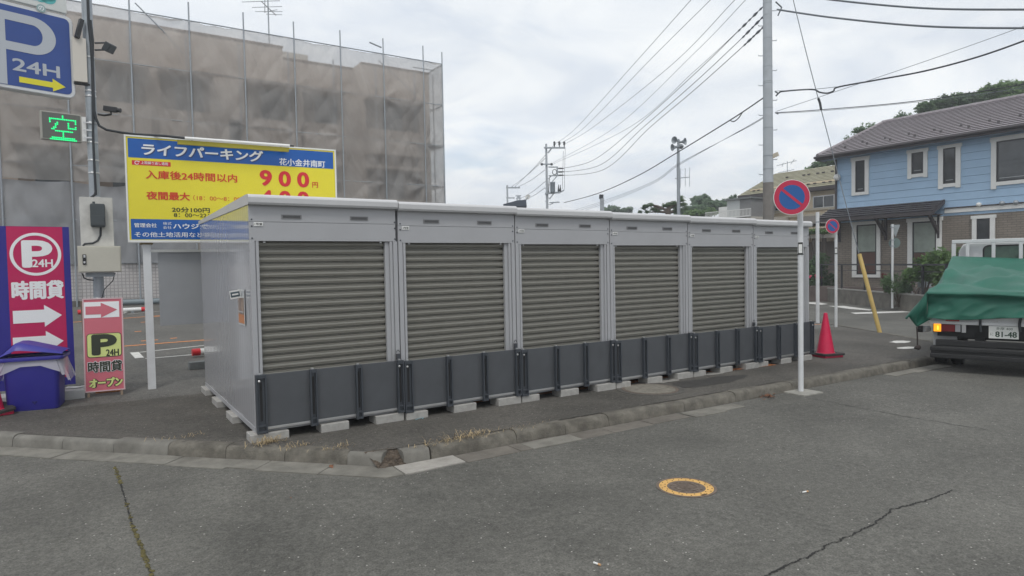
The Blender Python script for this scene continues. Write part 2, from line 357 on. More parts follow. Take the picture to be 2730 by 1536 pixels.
# kerb stones: rough blocks with joints, the corner left broken out
def kerb_run(p, q, lens, mats, name, seed, out):
    """p->q along the road face; out = unit vector to the road"""
    rnd = random.Random(seed); p = V(p); q = V(q); d = (q-p).normalized(); tot = (q-p).length; s = 0; b = MB(); i = 0
    while s < tot-.02:
        l = min(lens[i % len(lens)], tot-s); m = mats[i % len(mats)]; b.mat(m)
        g = .0025; a0, a1 = s+g, s+l-g; n = max(2, int(l/.09))
        tilt = rnd.uniform(-.006, .006)
        prof = [(0, -.14), (0, .0), (.0, .0), (.012, .082), (.03, .105), (.06, .115), (.15, .113), (.155, -.05)]
        rings = []
        for k in range(n+1):
            t = a0+(a1-a0)*k/n; c = p + d*t; zr = road_z(c.x, c.y); rg = []
            for j, (w_, h) in enumerate(prof):
                am = (.007 if m == 0 else .002) if 1 <= j <= 6 else 0
                e = mnoise.noise(V((t*9+seed*7, w_*30, h*30)))*am + mnoise.noise(V((t*34+seed, w_*70, h*70)))*am*.6
                wear = (-.012 if (m == 0 and j in (3, 4)) else 0)*abs(mnoise.noise(V((t*5, seed, 0))))*2
                rg.append(c - out*(w_ - e*.8 - wear*.5) + V((0, 0, zr - c.z + h + .006 + tilt + e + wear)))
            rings.append(rg)
        N_ = len(prof); vs = [v for r in rings for v in r]
        fs = [(k*N_+j, (k+1)*N_+j, (k+1)*N_+j+1, k*N_+j+1) for k in range(n) for j in range(N_-1)]
        fs += [tuple(range(N_)), tuple(reversed([n*N_+j for j in range(N_)]))]
        b.add(vs, fs); s += l; i += 1
    return struct(b.build(name, [M_kerb, M_kerbn], smooth=50))
s2 = math.sqrt(.5)
KC = V((.86, -1.20, 0))                     # road-side corner of the two kerbs
dL = V((-s2, s2, 0))
kl0 = KC + dL*.06
kerb_run(kl0, kl0 + dL*25, [.33, .62, .61, .62, .61, .6, .6, .6], [1, 0, 0, 0, 1, 1, 1, 1, 1, 1], 'kerb', 3, V((-s2, -s2, 0)))
kerb_run((1.02, -1.20, 0), (1.28, -1.20, 0), [.3], [1], 'kerb', 4, V((0, -1, 0)))
kerb_run((1.29, -1.205, 0), (11.0, -1.205, 0), [.95, .62, .61, .62, .6], [0, 0, 0, 0, 0], 'kerb', 8, V((0, -1, 0)))
# kerb stones going round to the side road, behind the lorry
pts = [V((11.0, -1.2, 0)), V((12.1, -1.08, 0)), V((13.0, -.62, 0)), V((13.6, -.1, 0)), V((14.6, 1.4, 0)), V((20.5, 10.6, 0))]
b = MB()
for p_, q_ in zip(pts, pts[1:]):
    d = (q_-p_).normalized(); o_ = V((d.y, -d.x, 0)); n = max(1, int((q_-p_).length/.6))
    for k in range(n):
        a = p_.lerp(q_, k/n) + d*.004; c = p_.lerp(q_, (k+1)/n) - d*.004
        za, zc = road_z(a.x, a.y), road_z(c.x, c.y)
        ring = lambda e, z: [e + V((0, 0, z-.1)), e + V((0, 0, z+.1)), e - o_*.02 + V((0, 0, z+.119)), e - o_*.15 + V((0, 0, z+.121)), e - o_*.15 + V((0, 0, z-.1))]
        b.add(ring(a, za) + ring(c, zc), [(0, 5, 6, 1), (1, 6, 7, 2), (2, 7, 8, 3), (3, 8, 9, 4), (0, 1, 2, 3, 4), (9, 8, 7, 6, 5)])
struct(b.build('kerb', M_kerb))
# gutter slabs beside the kerbs
def slab_run(p, d, o_, lens, width, name, m, z=.008, rnd=random.Random(5), gap=.004):
    b = MB(); s = 0
    for l, wd in zip(lens, width):
        a = p + d*(s+gap); c = p + d*(s+l-gap); j = lambda: rnd.uniform(-.012, .012)
        q = [a, c, c + o_*(wd+j()), a + o_*(wd+j())]
        zz = z + rnd.uniform(-.002, .003)
        top = [v + V((0, 0, road_z(v.x, v.y)+zz-v.z)) for v in q]; bot = [v - V((0, 0, .05)) for v in top]
        b.add(bot+top, [(4, 5, 6, 7), (7, 6, 5, 4)] if False else [(4, 7, 6, 5) if d.cross(o_).z < 0 else (4, 5, 6, 7), (0, 1, 5, 4), (1, 2, 6, 5), (2, 3, 7, 6), (3, 0, 4, 7)])
        s += l
    return struct(b.build(name, m))
oL = V((-s2, -s2, 0))
slab_run(KC + dL*.18, dL, oL, [.34, .62, .3, .62, .61, .62, .61, .62, .6, .6, .6, .6, .6, .6, .6, .6], [.27, .27, .25, .27, .26, .27, .26, .27] + [.27]*8, 'gutter', M_gutter)
b = MB(); Q_ = [KC + dL*.185, KC + dL*.185 + oL*.27, V((.74, -1.463, 0)), V((.895, -1.468, 0)), V((.905, -1.205, 0)), KC]
b.add([V((q.x, q.y, road_z(q.x, q.y)+h)) for h in (.010, -.03) for q in Q_], [tuple(range(6))] + [(i, i+6, (i+1) % 6+6, (i+1) % 6) for i in range(6)]); struct(b.build('gutter', M_gutter))
slab_run(V((.91, -1.21, 0)), V((1, 0, 0)), V((0, -1, 0)), [.60], [.26], 'gutter', mat('gutter_pale', (.34, .32, .29), .9, var=.15, vscale=8, bump=.5, bscale=80, dirt=.25), z=.011)
slab_run(V((1.52, -1.215, 0)), V((1, 0, 0)), V((0, -1, 0)), [.6, .6, .6, .6, .6], [.25, .24, .25, .23, .22], 'gutter', mat('gutter_brown', (.155, .14, .12), .92, var=.25, vscale=5, bump=.7, bscale=60, dirt=.6), z=.004)
slab_run(V((2.25, -1.25, 0)), V((1, 0, 0)), V((0, -1, 0)), [.62], [.24], 'gutter', M_gutter, z=.010)
slab_run(V((4.55, -1.25, 0)), V((1, 0, 0)), V((0, -1, 0)), [.55, .4], [.25, .2], 'gutter', M_gutter, z=.008)
slab_run(V((9.2, -1.25, 0)), V((1, 0, 0)), V((0, -1, 0)), [.6, .6, .6], [.2, .24, .24], 'gutter', M_gutter, z=.008)
# crumbling earth where the corner stone is missing
b = MB()
b.add([V((x, y, road_z(x, y)+z)) for x, y, z in ((.78, -1.2, .005), (1.03, -1.21, .005), (1.03, -1.12, .05), (1.02, -1.02, .122), (.72, -1.0, .122), (.76, -1.12, .05))], [(0, 1, 2, 5), (5, 2, 3, 4)])
for i in range(170):
    t = random.random(); c = V((.78+.25*random.random(), -1.2+.2*t, 0)); c.z = road_z(c.x, c.y) + .004 + .115*t
    r = random.uniform(.006, .02)
    b.lathe(c, [(r*.6, -r), (r, -r*.2), (r*.8, r*.35), (r*.3, r*.6)], 6, axis=(random.uniform(-.4, .4), random.uniform(-.4, .4), 1))
struct(b.build('soil', mat('broken_soil', (.085, .066, .05), .95, var=.5, vscale=20, bump=1, bscale=50)), 'stuff')
# ---- cracks and paint on the ground
def ribbon(pxs, w_, m, name, fn=road_z, dz=.004, jit=0., wj=.4, seg=.03, seed=1, breaks=0.):
    rnd = random.Random(seed); P = [at_g(x, y, fn) for x, y in pxs]; b = MB(); pts = []
    for a, c in zip(P, P[1:]):
        n = max(1, int((c-a).length/seg)); pts += [a.lerp(c, k/n) for k in range(n)]
    pts.append(P[-1]); L_, R_ = [], []
    for i, p_ in enumerate(pts):
        d = pts[min(i+1, len(pts)-1)] - pts[max(0, i-1)]; d.z = 0; d.normalize(); nn = V((-d.y, d.x, 0))
        off = nn*(mnoise.noise(V((i*.16, seed*3.3, 0)))*jit + rnd.uniform(-.35, .35)*jit); ww = w_*.5*(1+rnd.uniform(-wj, wj))
        for lst, sg in ((L_, 1), (R_, -1)):
            v = p_ + off + nn*ww*sg; lst.append(V((v.x, v.y, fn(v.x, v.y)+dz)))
    for i in range(len(pts)-1):
        if rnd.random() < breaks: continue
        b.add([R_[i], R_[i+1], L_[i+1], L_[i]], [(0, 1, 2, 3)])
    return struct(b.build(name, m))
M_crack = mat('crack_dark', (.022, .021, .02), .95)
ribbon([(2000, 1560), (2060, 1525), (2150, 1488), (2215, 1450), (2260, 1432), (2330, 1396), (2375, 1362), (2430, 1345), (2480, 1331), (2540, 1308)], .0105, M_crack, 'crack', jit=.018, wj=.75, seg=.012, seed=2)
ribbon([(2166, 1063), (2300, 1090), (2420, 1112), (2540, 1132), (2640, 1148)], .010, mat('crack_faint', (.055, .053, .05), .95), 'crack', jit=.02, wj=.7, seg=.03, seed=5, breaks=.15)
ribbon([(305, 1243), (322, 1290), (336, 1340), (352, 1400), (372, 1450), (392, 1500), (412, 1560)], .011, M_crack, 'crack', jit=.006, wj=.6, seg=.015, seed=7, breaks=.12)
b = MB(); rnd = random.Random(3)
MOSS = [(305, 1243), (322, 1290), (336, 1340), (352, 1400), (372, 1450), (392, 1500), (412, 1560)]
for i in range(150):
    k = rnd.choice([0, 0, 2, 3, 3, 4, 4, 5]); t = rnd.random(); a, c = MOSS[k], MOSS[k+1]
    P = at_g(a[0]+(c[0]-a[0])*t + rnd.gauss(0, 2.2), a[1]+(c[1]-a[1])*t, road_z); r = rnd.uniform(.006, .016)
    b.lathe(P + V((0, 0, .001)), [(r, 0), (r*.8, r*.35), (r*.25, r*.6)], 6)
struct(b.build('moss', mat('moss', (.10, .085, .03), .95, var=.4, vscale=15)), 'stuff')
def paint(pxs, m, name='road_marking', fn=road_z, dz=.005):
    P = [at_g(x, y, fn) for x, y in pxs]; b = MB(); n = 10
    if len(P) == 4:
        b.grid(lambda u, v: (lambda q: V((q.x, q.y, fn(q.x, q.y)+dz)))((P[0].lerp(P[1], u)).lerp(P[3].lerp(P[2], u), v)), n, 1)
    else: b.add([V((p_.x, p_.y, fn(p_.x, p_.y)+dz)) for p_ in P], [tuple(range(len(P)))])
    o = struct(b.build(name, m))
    return o
def gline(p, q, w_, m, name='parking_line', fn=lot_z, dz=.005):
    P, Q = at_g(*p, fn), at_g(*q, fn); d = (Q-P); d.z = 0; d.normalize(); nn = V((-d.y, d.x, 0))*w_*.5; b = MB()
    def f(u, v):
        c = P.lerp(Q, u) + nn*(2*v-1); return V((c.x, c.y, fn(c.x, c.y)+dz))
    b.grid(f, 8, 1); return struct(b.build(name, m))
# side road lines
paint([(2150, 806), (2185, 807), (2207, 811), (2190, 813), (2152, 810)], M_lwhite)
paint([(2207, 816), (2250, 816), (2325, 826), (2318, 828), (2265, 824)], M_lwhite)
paint([(2268, 834), (2445, 828), (2445, 832), (2280, 837.5)], M_lwhite)
# lot lines
gline((150, 863), (542, 833), .075, M_orange); gline((325, 924), (700, 895), .075, M_orange)
gline((388, 957), (600, 939), .06, M_lwhite); gline((372, 940), (560, 920), .06, M_lwhite)
gline((372, 955), (358, 940), .14, M_lwhite); gline((340, 838), (470, 826), .045, M_lwhite); gline((345, 829), (328, 836), .08, M_lwhite)
for x, y in ((385, 910), (412, 908), (368, 885), (418, 845), (384, 860), (463, 903)):
    gline((x-9, y), (x+9, y-1.5), .07, M_orange)
gline((1260, 1072), (2060, 972), .15, mat('line_orange_shaded', (.42, .15, .05), .8, var=.3, vscale=12))  # orange line in a darker colour for the shade under the units
gline((2145, 866), (2196, 865), .06, M_orange)
ribbon([(1107, 1120), (1140, 1110)], .012, mat('chalk_blue', (.2, .42, .5), .8), 'chalk_mark', fn=lot_z, dz=.004, jit=.004, seed=3)
ribbon([(1137, 1105), (1126, 1118)], .010, MC['chalk_blue'], 'chalk_mark', fn=lot_z, dz=.004, jit=.004, seed=4)
# mortar patches and pale stone plates set in the pavement
M_patch = mat('mortar_patch', (.26, .25, .23), .9, var=.2, vscale=12, bump=.5, bscale=70)
def patch(px, py, rx, ry, seed, m=M_patch, fn=lot_z, dz=.006, name='mortar_patch'):
    c = at_g(px, py, fn); r = random.Random(seed); b = MB(); vs = []
    for i in range(18):
        a = 2*math.pi*i/18; k = 1+r.uniform(-.18, .18); x, y = c.x+rx*k*math.cos(a), c.y+ry*k*math.sin(a); vs.append(V((x, y, fn(x, y)+dz)))
    b.add(vs, [tuple(range(18))]); return struct(b.build(name, m))
patch(1770, 1015, .30, .16, 1); patch(1893, 997, .25, .12, 2)
patch(2400, 912, .28, .16, 3, M_lwhite); patch(2420, 928, .26, .13, 4, M_lwhite)
patch(1890, 1017, .9, .22, 9, mat('damp_patch', (.05, .047, .043), .7, var=.2, vscale=9), dz=.003, name='damp_patch')
# dry grass along the kerb joints
b = MB(); rnd = random.Random(21)
def tuft(px, py, n, h, spread, fn=lot_z):
    c = at_g(px, py, fn)
    for i in range(n):
        p_ = c + V((rnd.gauss(0, spread), rnd.gauss(0, spread*.35), 0)); p_.z = fn(p_.x, p_.y)+.002
        a = rnd.uniform(0, 6.28); l = h*rnd.uniform(.3, .95); d = V((math.cos(a), math.sin(a), 0)); m_ = p_ + d*l*.5 + V((0, 0, l*rnd.uniform(.15, .8))); e = m_ + d*l*.6 + V((0, 0, l*rnd.uniform(-.4, .1)))
        if e.z < p_.z: e.z = p_.z+.004
        w_ = V((-d.y, d.x, 0))*.0022
        b.add([p_-w_, p_+w_, m_+w_, m_-w_, e], [(0, 1, 2, 3), (3, 2, 4)])
for a in ((700, 1185, 60, .12, .10), (720, 1180, 45, .13, .05), (790, 1192, 40, .08, .10), (900, 1195, 40, .07, .10), (480, 1168, 26, .07, .12), (1210, 1174, 70, .10, .16), (1255, 1163, 60, .12, .12), (1330, 1150, 36, .06, .18), (1410, 1136, 22, .04, .2), (1150, 1186, 30, .06, .12)): tuft(*a)
struct(b.build('dry_grass', mat('straw', (.40, .31, .18), .9, var=.35, vscale=30)), 'stuff')
# leaf litter at the foot of the sign pole, and single leaves
b = MB()
def leaf(P, s, c=b):
    a = rnd.uniform(0, 6.28); d = V((math.cos(a), math.sin(a), rnd.uniform(-.1, .3))); n_ = V((-d.y, d.x, rnd.uniform(-.3, .3)))
    c.add([P-d*s, P+n_*s*.45+V((0, 0, s*.2)), P+d*s, P-n_*s*.45+V((0, 0, s*.15))], [(0, 3, 2, 1)])
for i in range(75):
    P = at_g(2046+rnd.gauss(0, 11), 1054-rnd.gauss(0, 3.5), road_z, .012+rnd.random()*.02); leaf(P, rnd.uniform(.014, .03))
struct(b.build('leaf_litter', mat('dead_leaf', (.19, .085, .045), .8, var=.4, vscale=40)), 'stuff')
for px, py, s, lb in ((883, 1244, .045, 'rust brown dead leaf lying in the gutter near the broken corner'), (775, 1327, .018, 'tiny curled brown leaf alone on the road left of the corner'), (1610, 1134, .025, 'small brown leaf in the gutter below the right kerb')):
    c = MB(); leaf(at_g(px, py, road_z, .016), s, c); tag(c.build('dead_leaf', MC['dead_leaf']), lb, 'leaf')
for px, py, l, a, lb in ((1592, 1503, .05, -.75, 'orange tipped cigarette butt lying nearest the camera on the road'), (2147, 1311, .055, .35, 'pale cigarette butt on the road right of the yellow manhole cover')):
    P = at_g(px, py, road_z, .008); d = rt*math.cos(a) + V((fw.x, fw.y, 0)).normalized()*math.sin(a); d.z = 0
    c = MB(); c.cyl(P-d*l*.5, P+d*l*.15, .006, n=8); c.mat(1); c.cyl(P+d*l*.15, P+d*l*.5, .0064, n=8)
    tag(c.build('cigarette_butt', [M_paper, mat('butt_filter', (.55, .33, .17) if px < 2000 else (.6, .52, .42), .8)], smooth=40), lb, 'cigarette')
# ---- manhole covers
c = at_g(1829.5, 1299.5, road_z); t = thing('manhole_cover', 'round manhole cover with a yellow dotted ring set in the road', 'manhole cover', c)
tilt = road_z(1, 0)-road_z(0, 0); FR = Fr(c, (1, 0, tilt), (0, 1, 0))
R0 = .235
def ring(b, r1, r2, c0, c1, n=64, fr=FR):
    pr = [(r1, c0), (r1, c1), (r2, c1), (r2, c0)]; vs = [fr.p(r*math.cos(2*math.pi*j/n), r*math.sin(2*math.pi*j/n), h) for r, h in pr for j in range(n)]
    return b.add(vs, [(i*n+j, ((i+1) % 4)*n+j, ((i+1) % 4)*n+(j+1) % n, i*n+(j+1) % n) for i in range(4) for j in range(n)])
M_iron = mat('cast_iron', (.16, .125, .10), .7, metal=.15, var=.3, vscale=30, bump=.4, bscale=150)
b = ring(MB(), .213, R0, -.02, .005); b.build('frame', M_iron, t)
b = ring(MB(), .150, .212, -.02, .004); b.build('yellow_ring', mat('manhole_yellow', (.66, .39, .12), .6, var=.12, vscale=20, dirt=.25), t)
b = MB(); 
for k in range(36):
    a = 2*math.pi*k/36+.05; r = (.167, .197)[k % 2]
    if abs(a-4.45) < .12: continue
    b.prism(disc(r*math.cos(a), r*math.sin(a), .0055, 10), FR, .001, .0062)
b.rect(FR, -.055, -.005, -.213, -.19, .001, .0066); b.build('dot', mat('dot_dark', (.10, .06, .02), .7), t)
b = MB(); b.prism(disc(0, 0, .1495, 48), FR, -.02, .004)
for k in range(12):
    a = 2*math.pi*k/12
    for r in (.118, .09): 
        x, y = r*math.cos(a), r*math.sin(a); F2 = Fr(FR.p(x, y), FR.u*math.cos(a)+FR.v*math.sin(a), -FR.u*math.sin(a)+FR.v*math.cos(a)); b.rect(F2, -.009, .009, -.02, .02, .003, .0085)
for k in range(-3, 4): b.rect(FR, -.06, .06, k*.018-.004, k*.018+.004, .003, .0075)
b.build('iron_lid', M_iron, t)
c = at_g(1733, 1038, lot_z); t = thing('manhole_cover', 'large round grey concrete manhole cover in the pavement by the units', 'manhole cover', c)
FR2 = Fr(c, (1, 0, -.009), (0, 1, 0)); b = ring(MB(), .335, .375, -.02, .007, fr=FR2); b.build('rim', M_iron, t)
b = MB(); b.prism(disc(0, 0, .332, 56), FR2, -.02, .009); b.build('lid', mat('manhole_concrete', (.215, .198, .165), .85, var=.25, vscale=14, bump=.8, bscale=60, dirt=.4), t)
b = ring(MB(), .38, .45, -.02, .005, fr=FR2); b.build('mortar_collar', mat('collar_mortar', (.10, .094, .084), .9, var=.25, vscale=14, bump=.6, bscale=60), t)
# ================================================================== the six storage units
UW, UD, UH, STEP = 1.5327, 3.15, 2.30, -.01383
LAB = ['leftmost storage unit, with a leaflet holder on its glossy side wall',
       '',
       'third storage unit from the left, number label 3, shutter closed',
       'fourth storage unit from the left, number label 4, behind the round concrete cover',
       'fifth storage unit from the left, number label 5, next to the last one',
       'last storage unit at the far right end, half behind the white sign pole']
LAB[1] = 'second storage unit from the left, number label 2, between the first and third shutters'
def shutter(b):
    z0, z1, n = .50, 1.86, 18; h = 1.36/18*1.0
    h = .0755; n = 18; zs = 1.862
    prof = [(.022, 0), (-.004, -.004), (-.013, -.009), (-.013, -.013), (-.009, -.016), (-.013, -.024), (-.014, -.042), (-.010, -.050), (-.015, -.051), (-.015, -.0545), (-.006, -.057), (.022, -.058), (.022, -.0755)]
    for k in range(n):
        zt = zs-k*h; P = [(.075+y, zt+z) for y, z in prof]
        vs = [V((x, y, z)) for x in (.088, 1.395) for y, z in P]; m = len(P)
        b.add(vs, [(i, i+1, m+i+1, m+i) for i in range(m-1)])
for k in range(6):
    x0 = k*UW; zb = k*STEP
    t = thing('storage_unit', LAB[k], 'storage unit', (x0, 0, zb), group='grey roller shutter storage units in a row')
    kw = dict(parent=t, w=False)
    X0, X1 = .004, UW-(.024 if k == 0 else .010)
    b = MB()                                                     # shell: corrugated sides, back, floor
    def wallf(x, sgn):
        def f(u, v):
            y = .02+u*(UD-.02); ph = (y*9.2) % 1.0
            am = .00018*math.sin(ph*2*math.pi)
            return V((x - sgn*am, y, .02 + v*(2.215-.02)))
        return f
    nseg = 232
    b.mat(1).grid(lambda u, v: wallf(X0, 1)(1-u, v), nseg, 1); b.grid(wallf(X1, -1), nseg, 1); b.mat(0)
    b.box(X0+.003, X1-.003, UD-.02, UD, .02, 2.215); b.box(X0+.003, X1-.003, .09, UD-.03, 0.02, .06); b.box(X0-.004, X1+.004, .0, UD+.004, 0, .05)
    b.build('body', [M_unit, M_unitw], smooth=40, **kw)
    b = MB()                                                     # roof with its folded front edge
    pr = [(-.052, 2.205), (-.064, 2.225), (-.066, 2.272), (-.056, 2.288), (-.034, 2.302), (.06, 2.306), (UD+.05, 2.255), (UD+.05, 2.212), (-.02, 2.205)]
    vs = [V((x, y, z)) for x in (X0-.010, X1+.006) for y, z in pr]; n = len(pr)
    b.add(vs, [tuple(reversed(range(n))), tuple(range(n, 2*n))] + [(i, n+i, n+(i+1) % n, (i+1) % n)[::-1] for i in range(n)])
    b.build('roof', M_roof, smooth=25, **kw)
    b = MB()                                                     # header panel in two sheets, with its screws
    b.box(X0, X1, .001, .03, 2.045, 2.206); b.box(X0+.001, X1-.001, .0035, .03, 1.858, 2.043); b.mat(1); b.box(X0+.01, X1-.01, .012, .03, 2.0425, 2.0455)
    for x in (.03, UW-.035):
        for z in (2.065, 2.0, 1.885): b.lathe((x, .001, z), [(.009, 0), (.008, .004), (.004, .006)], 8, axis=(0, -1, 0))
    b.build('header_panel', [M_unit, M_gpost], bevel=.003, **kw)
    for xa in (.309, 1.003):
        b = MB(); xb, za, zc = xa+.195, 2.078, 2.118
        b.box(xa, xb, -.006, .004, zc-.007, zc); b.box(xa, xb, -.006, .004, za, za+.007); b.box(xa, xa+.012, -.006, .004, za+.007, zc-.007); b.box(xb-.012, xb, -.006, .004, za+.007, zc-.007)
        b.mat(1); b.box(xa+.012, xb-.012, -.001, .002, za+.007, zc-.007); b.mat(0)
        for q in range(3): z = za+.0115+q*.0085; b.box(xa+.012, xb-.012, -.005, -.0015, z, z+.0035)
        b.build('vent', [mat('vent_grey', (.2, .2, .205), .5), M_dark], **kw)
    b = MB(); fl = Fr((0, -.0005, 0), (1, 0, 0)); b.rect(fl, .048, .134, 2.002, 2.04, 0, .004); b.mat(1)
    b.text('%d号室' % (k+1), fl, .056, .126, 2.010, 2.032, .0055, bold=.012); b.build('number_label', [M_paper, M_ink], **kw)
    for sx in (0, 1):                                            # jambs and shutter guides
        b = MB(); mx = (lambda x: UW-.004-x) if sx else (lambda x: x)
        b.box(mx(.004), mx(.052), .0, .06, .05, 1.858); b.box(mx(.052), mx(.062), .016, .06, .05, 1.858); b.box(mx(.062), mx(.09), .006, .075, .05, 1.858)
        if sx: b.box(mx(.09), mx(.138), .028, .075, .05, 1.858)
        b.build('door_jamb', M_unit, bevel=.003, **kw)
    b = MB(); shutter(b); b.mat(1); b.box(.08, 1.43, .1, .11, .06, 1.87); b.box(.085, 1.40, .055, .085, .47, .51)
    for x in (.14, 1.34): b.mat(2).box(x, x+.022, .045, .062, 1.842, 1.866)
    b.build('shutter', [M_shut, M_dark, M_alu], smooth=30, **kw)
    b = MB(); b.box(.10, 1.452, -.052, -.030, .055, .566); b.build('guard_panel', M_guard, bevel=.003, **kw)
    b = MB(); b.box(.10, 1.452, -.058, -.026, .030, .054); b.box(.02, 1.51, -.030, -.006, .022, .030); b.build('bottom_rail', M_alu, bevel=.002, **kw)
    for xa, xb in ((-.0, .098), (.516, .585), (.990, 1.056), (1.452, UW-.008)):    # channel posts with slots
        b = MB(); z0, z1 = .004, .572; yf = -.098
        b.box(xa, xa+.014, yf, -.0525, z0, z1); b.box(xb-.014, xb, yf, -.0525, z0, z1); b.box(xa+.014, xb-.014, -.072, -.0525, z0, z1)
        b.box(xa+.014, xb-.014, yf+.002, -.072, z1-.035, z1-.002); b.box(xa+.014, xb-.014, yf+.002, -.072, z0+.002, z0+.022); b.box(xa+.014, xb-.014, yf+.002, -.072, .07, .085)
        b.mat(1); xm = (xa+xb)/2; b.box(xm-.012, xm+.012, -.064, -.03, z1, z1+.012)
        b.mat(1); 
        if xa < .05 or xa > 1.4: b.lathe((xm-.02, -.0985, z1-.06), [(.012, 0), (.012, .008), (.006, .012)], 8, axis=(0, -1, 0))
        b.mat(2); b.box(xm-.012, xm+.012, -.0735, -.072, .12, .50)
        b.build('guard_post', [M_gpost, M_alu, M_dark], bevel=.002, **kw)
    if k in (0, 1, 4):
        b = MB(); b.box(1.465, 1.51, -.045, -.020, .575, .64); b.tube([V((1.4875+.015*math.cos(a), -.032, .64+.028*math.sin(a)+.012)) for a in [math.pi*i/10 for i in range(11)]], .0045, 8)
        b.mat(1).box(1.4755, 1.4995, -.048, -.046, .585, .63)
        b.build('padlock', [mat('padlock_iron', (.10, .10, .11), .4, metal=.6), M_gpost], bevel=.003, **kw)
    if k == 0:                                                   # leaflet holder on the side wall
        b = MB(); f = Fr((-.004, 0, 0), (0, -1, 0)); 
        b.rect(f, -.60, -.28, 1.02, 1.385, 0, .004); b.mat(1); b.rect(f, -.58, -.30, 1.04, 1.13, .004, .006); b.mat(2); b.rect(f, -.58, -.30, 1.13, 1.30, .004, .0055)
        b.mat(0); b.rect(f, -.56, -.32, 1.15, 1.16, .0055, .007)
        b.build('leaflet_holder', [mat('clear_pocket', (.55, .56, .57), .12), mat('leaflet_orange', (.55, .22, .08), .4), mat('leaflet_photo', (.12, .10, .09), .3, col2=(.4, .3, .22), vscale=9)], **kw)
        b = MB(); f2 = Fr((-.105, .44, 1.285), (1, .25, .12), (-.15, 0, 1))
        b.rect(f2, 0, .105, 0, .085, 0, .003); b.mat(1); b.rect(f2, .006, .099, .018, .07, .003, .0045); b.mat(0)
        b.rect(f2, .02, .085, .036, .052, .0045, .006)
        b.build('holder_header', [M_paper, mat('header_dark', (.06, .09, .11), .4)], **kw)
# flat concrete blocks that carry the units
BL = []
nm = ['first', 'second', 'third', 'fourth', 'fifth', 'last']
for k in range(6):
    zb = k*STEP
    xs = [(-.06 if k == 0 else .008, .20 if k else .30), (.615, .905), (1.20, UW-.010)] if k == 0 else [(.01, .27), (.60, .895), (1.20, UW-.010 if k < 5 else UW-.05)]
    for j, (a, c) in enumerate(xs):
        BL.append((k*UW+a, k*UW+c, -.085 if j != 1 else -.075, .115, zb, 'pale block under the %s of the %s storage unit' % (['front left corner', 'middle of the front', 'front right corner'][j], nm[k])))
for a, c, w_ in ((2.78, 3.17, 'back'), (1.85, 2.24, 'second from the back, left side'), (.86, 1.25, 'third from the back, left side')):
    BL.append((-.055, .13, a, c, 0, 'pale block under the glossy side wall, ' + {'back': 'at its far corner', 'second from the back, left side': 'middle one between the far and near ones', 'third from the back, left side': 'the one nearest the front corner'}[w_]))
for i, (xa, xb, ya, yb, zt, lb) in enumerate(BL):
    rr = random.Random(i); t = (xb+xa)/2; zl = lot_z(t, ya)
    b = MB(); d = rr.uniform(-.012, .012); b.box(xa, xb, ya+d, yb+d, zl-.004, zt-.0005)
    o = b.build('concrete_block', M_block, bevel=.006); tag(o, lb, 'block', 'concrete blocks under the storage units')
# ================================================================== billboard on two posts
c3 = crop(300, 340, 4.155)
SY = 3.60
sa = math.radians(-3.0)
BO = at_y(*c3(190, 1258), SY)                                    # bottom left corner of the face
fB = Fr((BO.x, SY-.03, BO.z), (math.cos(sa), math.sin(sa), 0))
bu1 = fB.uv(891, 405)[0]; bv1 = fB.uv(330, 363)[1]
t = thing('parking_billboard', 'big yellow and blue parking price billboard on white posts behind the first storage unit', 'billboard', (BO.x, SY, lot_z(BO.x, SY)))
b = MB(); b.rect(fB, 0, bu1, 0, bv1, -.05, 0); b.build('panel', M_yel, t)
v1 = fB.uv(*c3(150, 315))[1]; v1b = fB.uv(*c3(2430, 470))[1]; vb = fB.uv(*c3(185, 1012))[1]
b = MB(); b.rect(fB, .02, bu1-.02, (v1+v1b)/2, bv1-.02, 0, .002); b.build('top_band', M_blue, t)
b = MB(); b.rect(fB, .02, bu1-.02, .02, vb, 0, .002); b.build('bottom_band', M_blue, t)
b = MB(); e = .022
b.rect(fB, -e, 0, -e, bv1+e, -.06, .012); b.rect(fB, bu1, bu1+e, -e, bv1+e, -.06, .012); b.rect(fB, 0, bu1, -e, .012, -.06, .010); b.rect(fB, 0, bu1, bv1, bv1+e, -.06, .010)
b.build('frame', M_white, t, bevel=.003)
def lettering(body, a, c, m, bold=.02, shear=0., cc=.004, fr=fB, cr=c3, par=None):
    b = MB(); b.textpx(body, fr, cr(*a), cr(*c), cc, bold, shear); return b.build('lettering', m, par or t)
M_lw = mat('letter_white', (.78, .79, .8), .45); M_lr = mat('letter_red', (.62, .045, .012), .45); M_lk = mat('letter_black', (.022, .028, .012), .5)
M_sh = mat('letter_edge', (.02, .05, .17), .5)
def seglet(body, pa, pc, m, **k):
    """the title follows the slope of the panel: fit on the frame"""
    lettering(body, pa, pc, m, **k)
A = fB.uv(*c3(322, 300)); C_ = fB.uv(*c3(1668, 270)); top = (fB.uv(*c3(330, 172))[1]); bot = fB.uv(*c3(335, 305))[1]
b = MB(); b.text('ライフパーキング', fB, A[0]+.012, C_[0]+.012, bot-.014, top-.014, .0035, .035, .08); b.build('lettering', M_sh, t)
b = MB(); b.text('ライフパーキング', fB, A[0], C_[0], bot, top, .005, .035, .08); b.build('lettering', M_lw, t)
def row(body, x0, x1, ytl, ybl, m, bold=.02, shear=0., cc=.004):
    """x0,x1 from the photograph, top and bottom measured at the left end: level rows on the panel"""
    a = fB.uv(*c3(x0, ybl)); d = fB.uv(*c3(x0, ytl)); u1 = fB.uv(*c3(x1, ybl))[0]
    b = MB(); b.text(body, fB, a[0], u1, a[1], d[1], cc, bold, shear); return b.build('lettering', m, t)
row('花小金井南町', 1848, 2355, 338, 418, M_lw, .02)
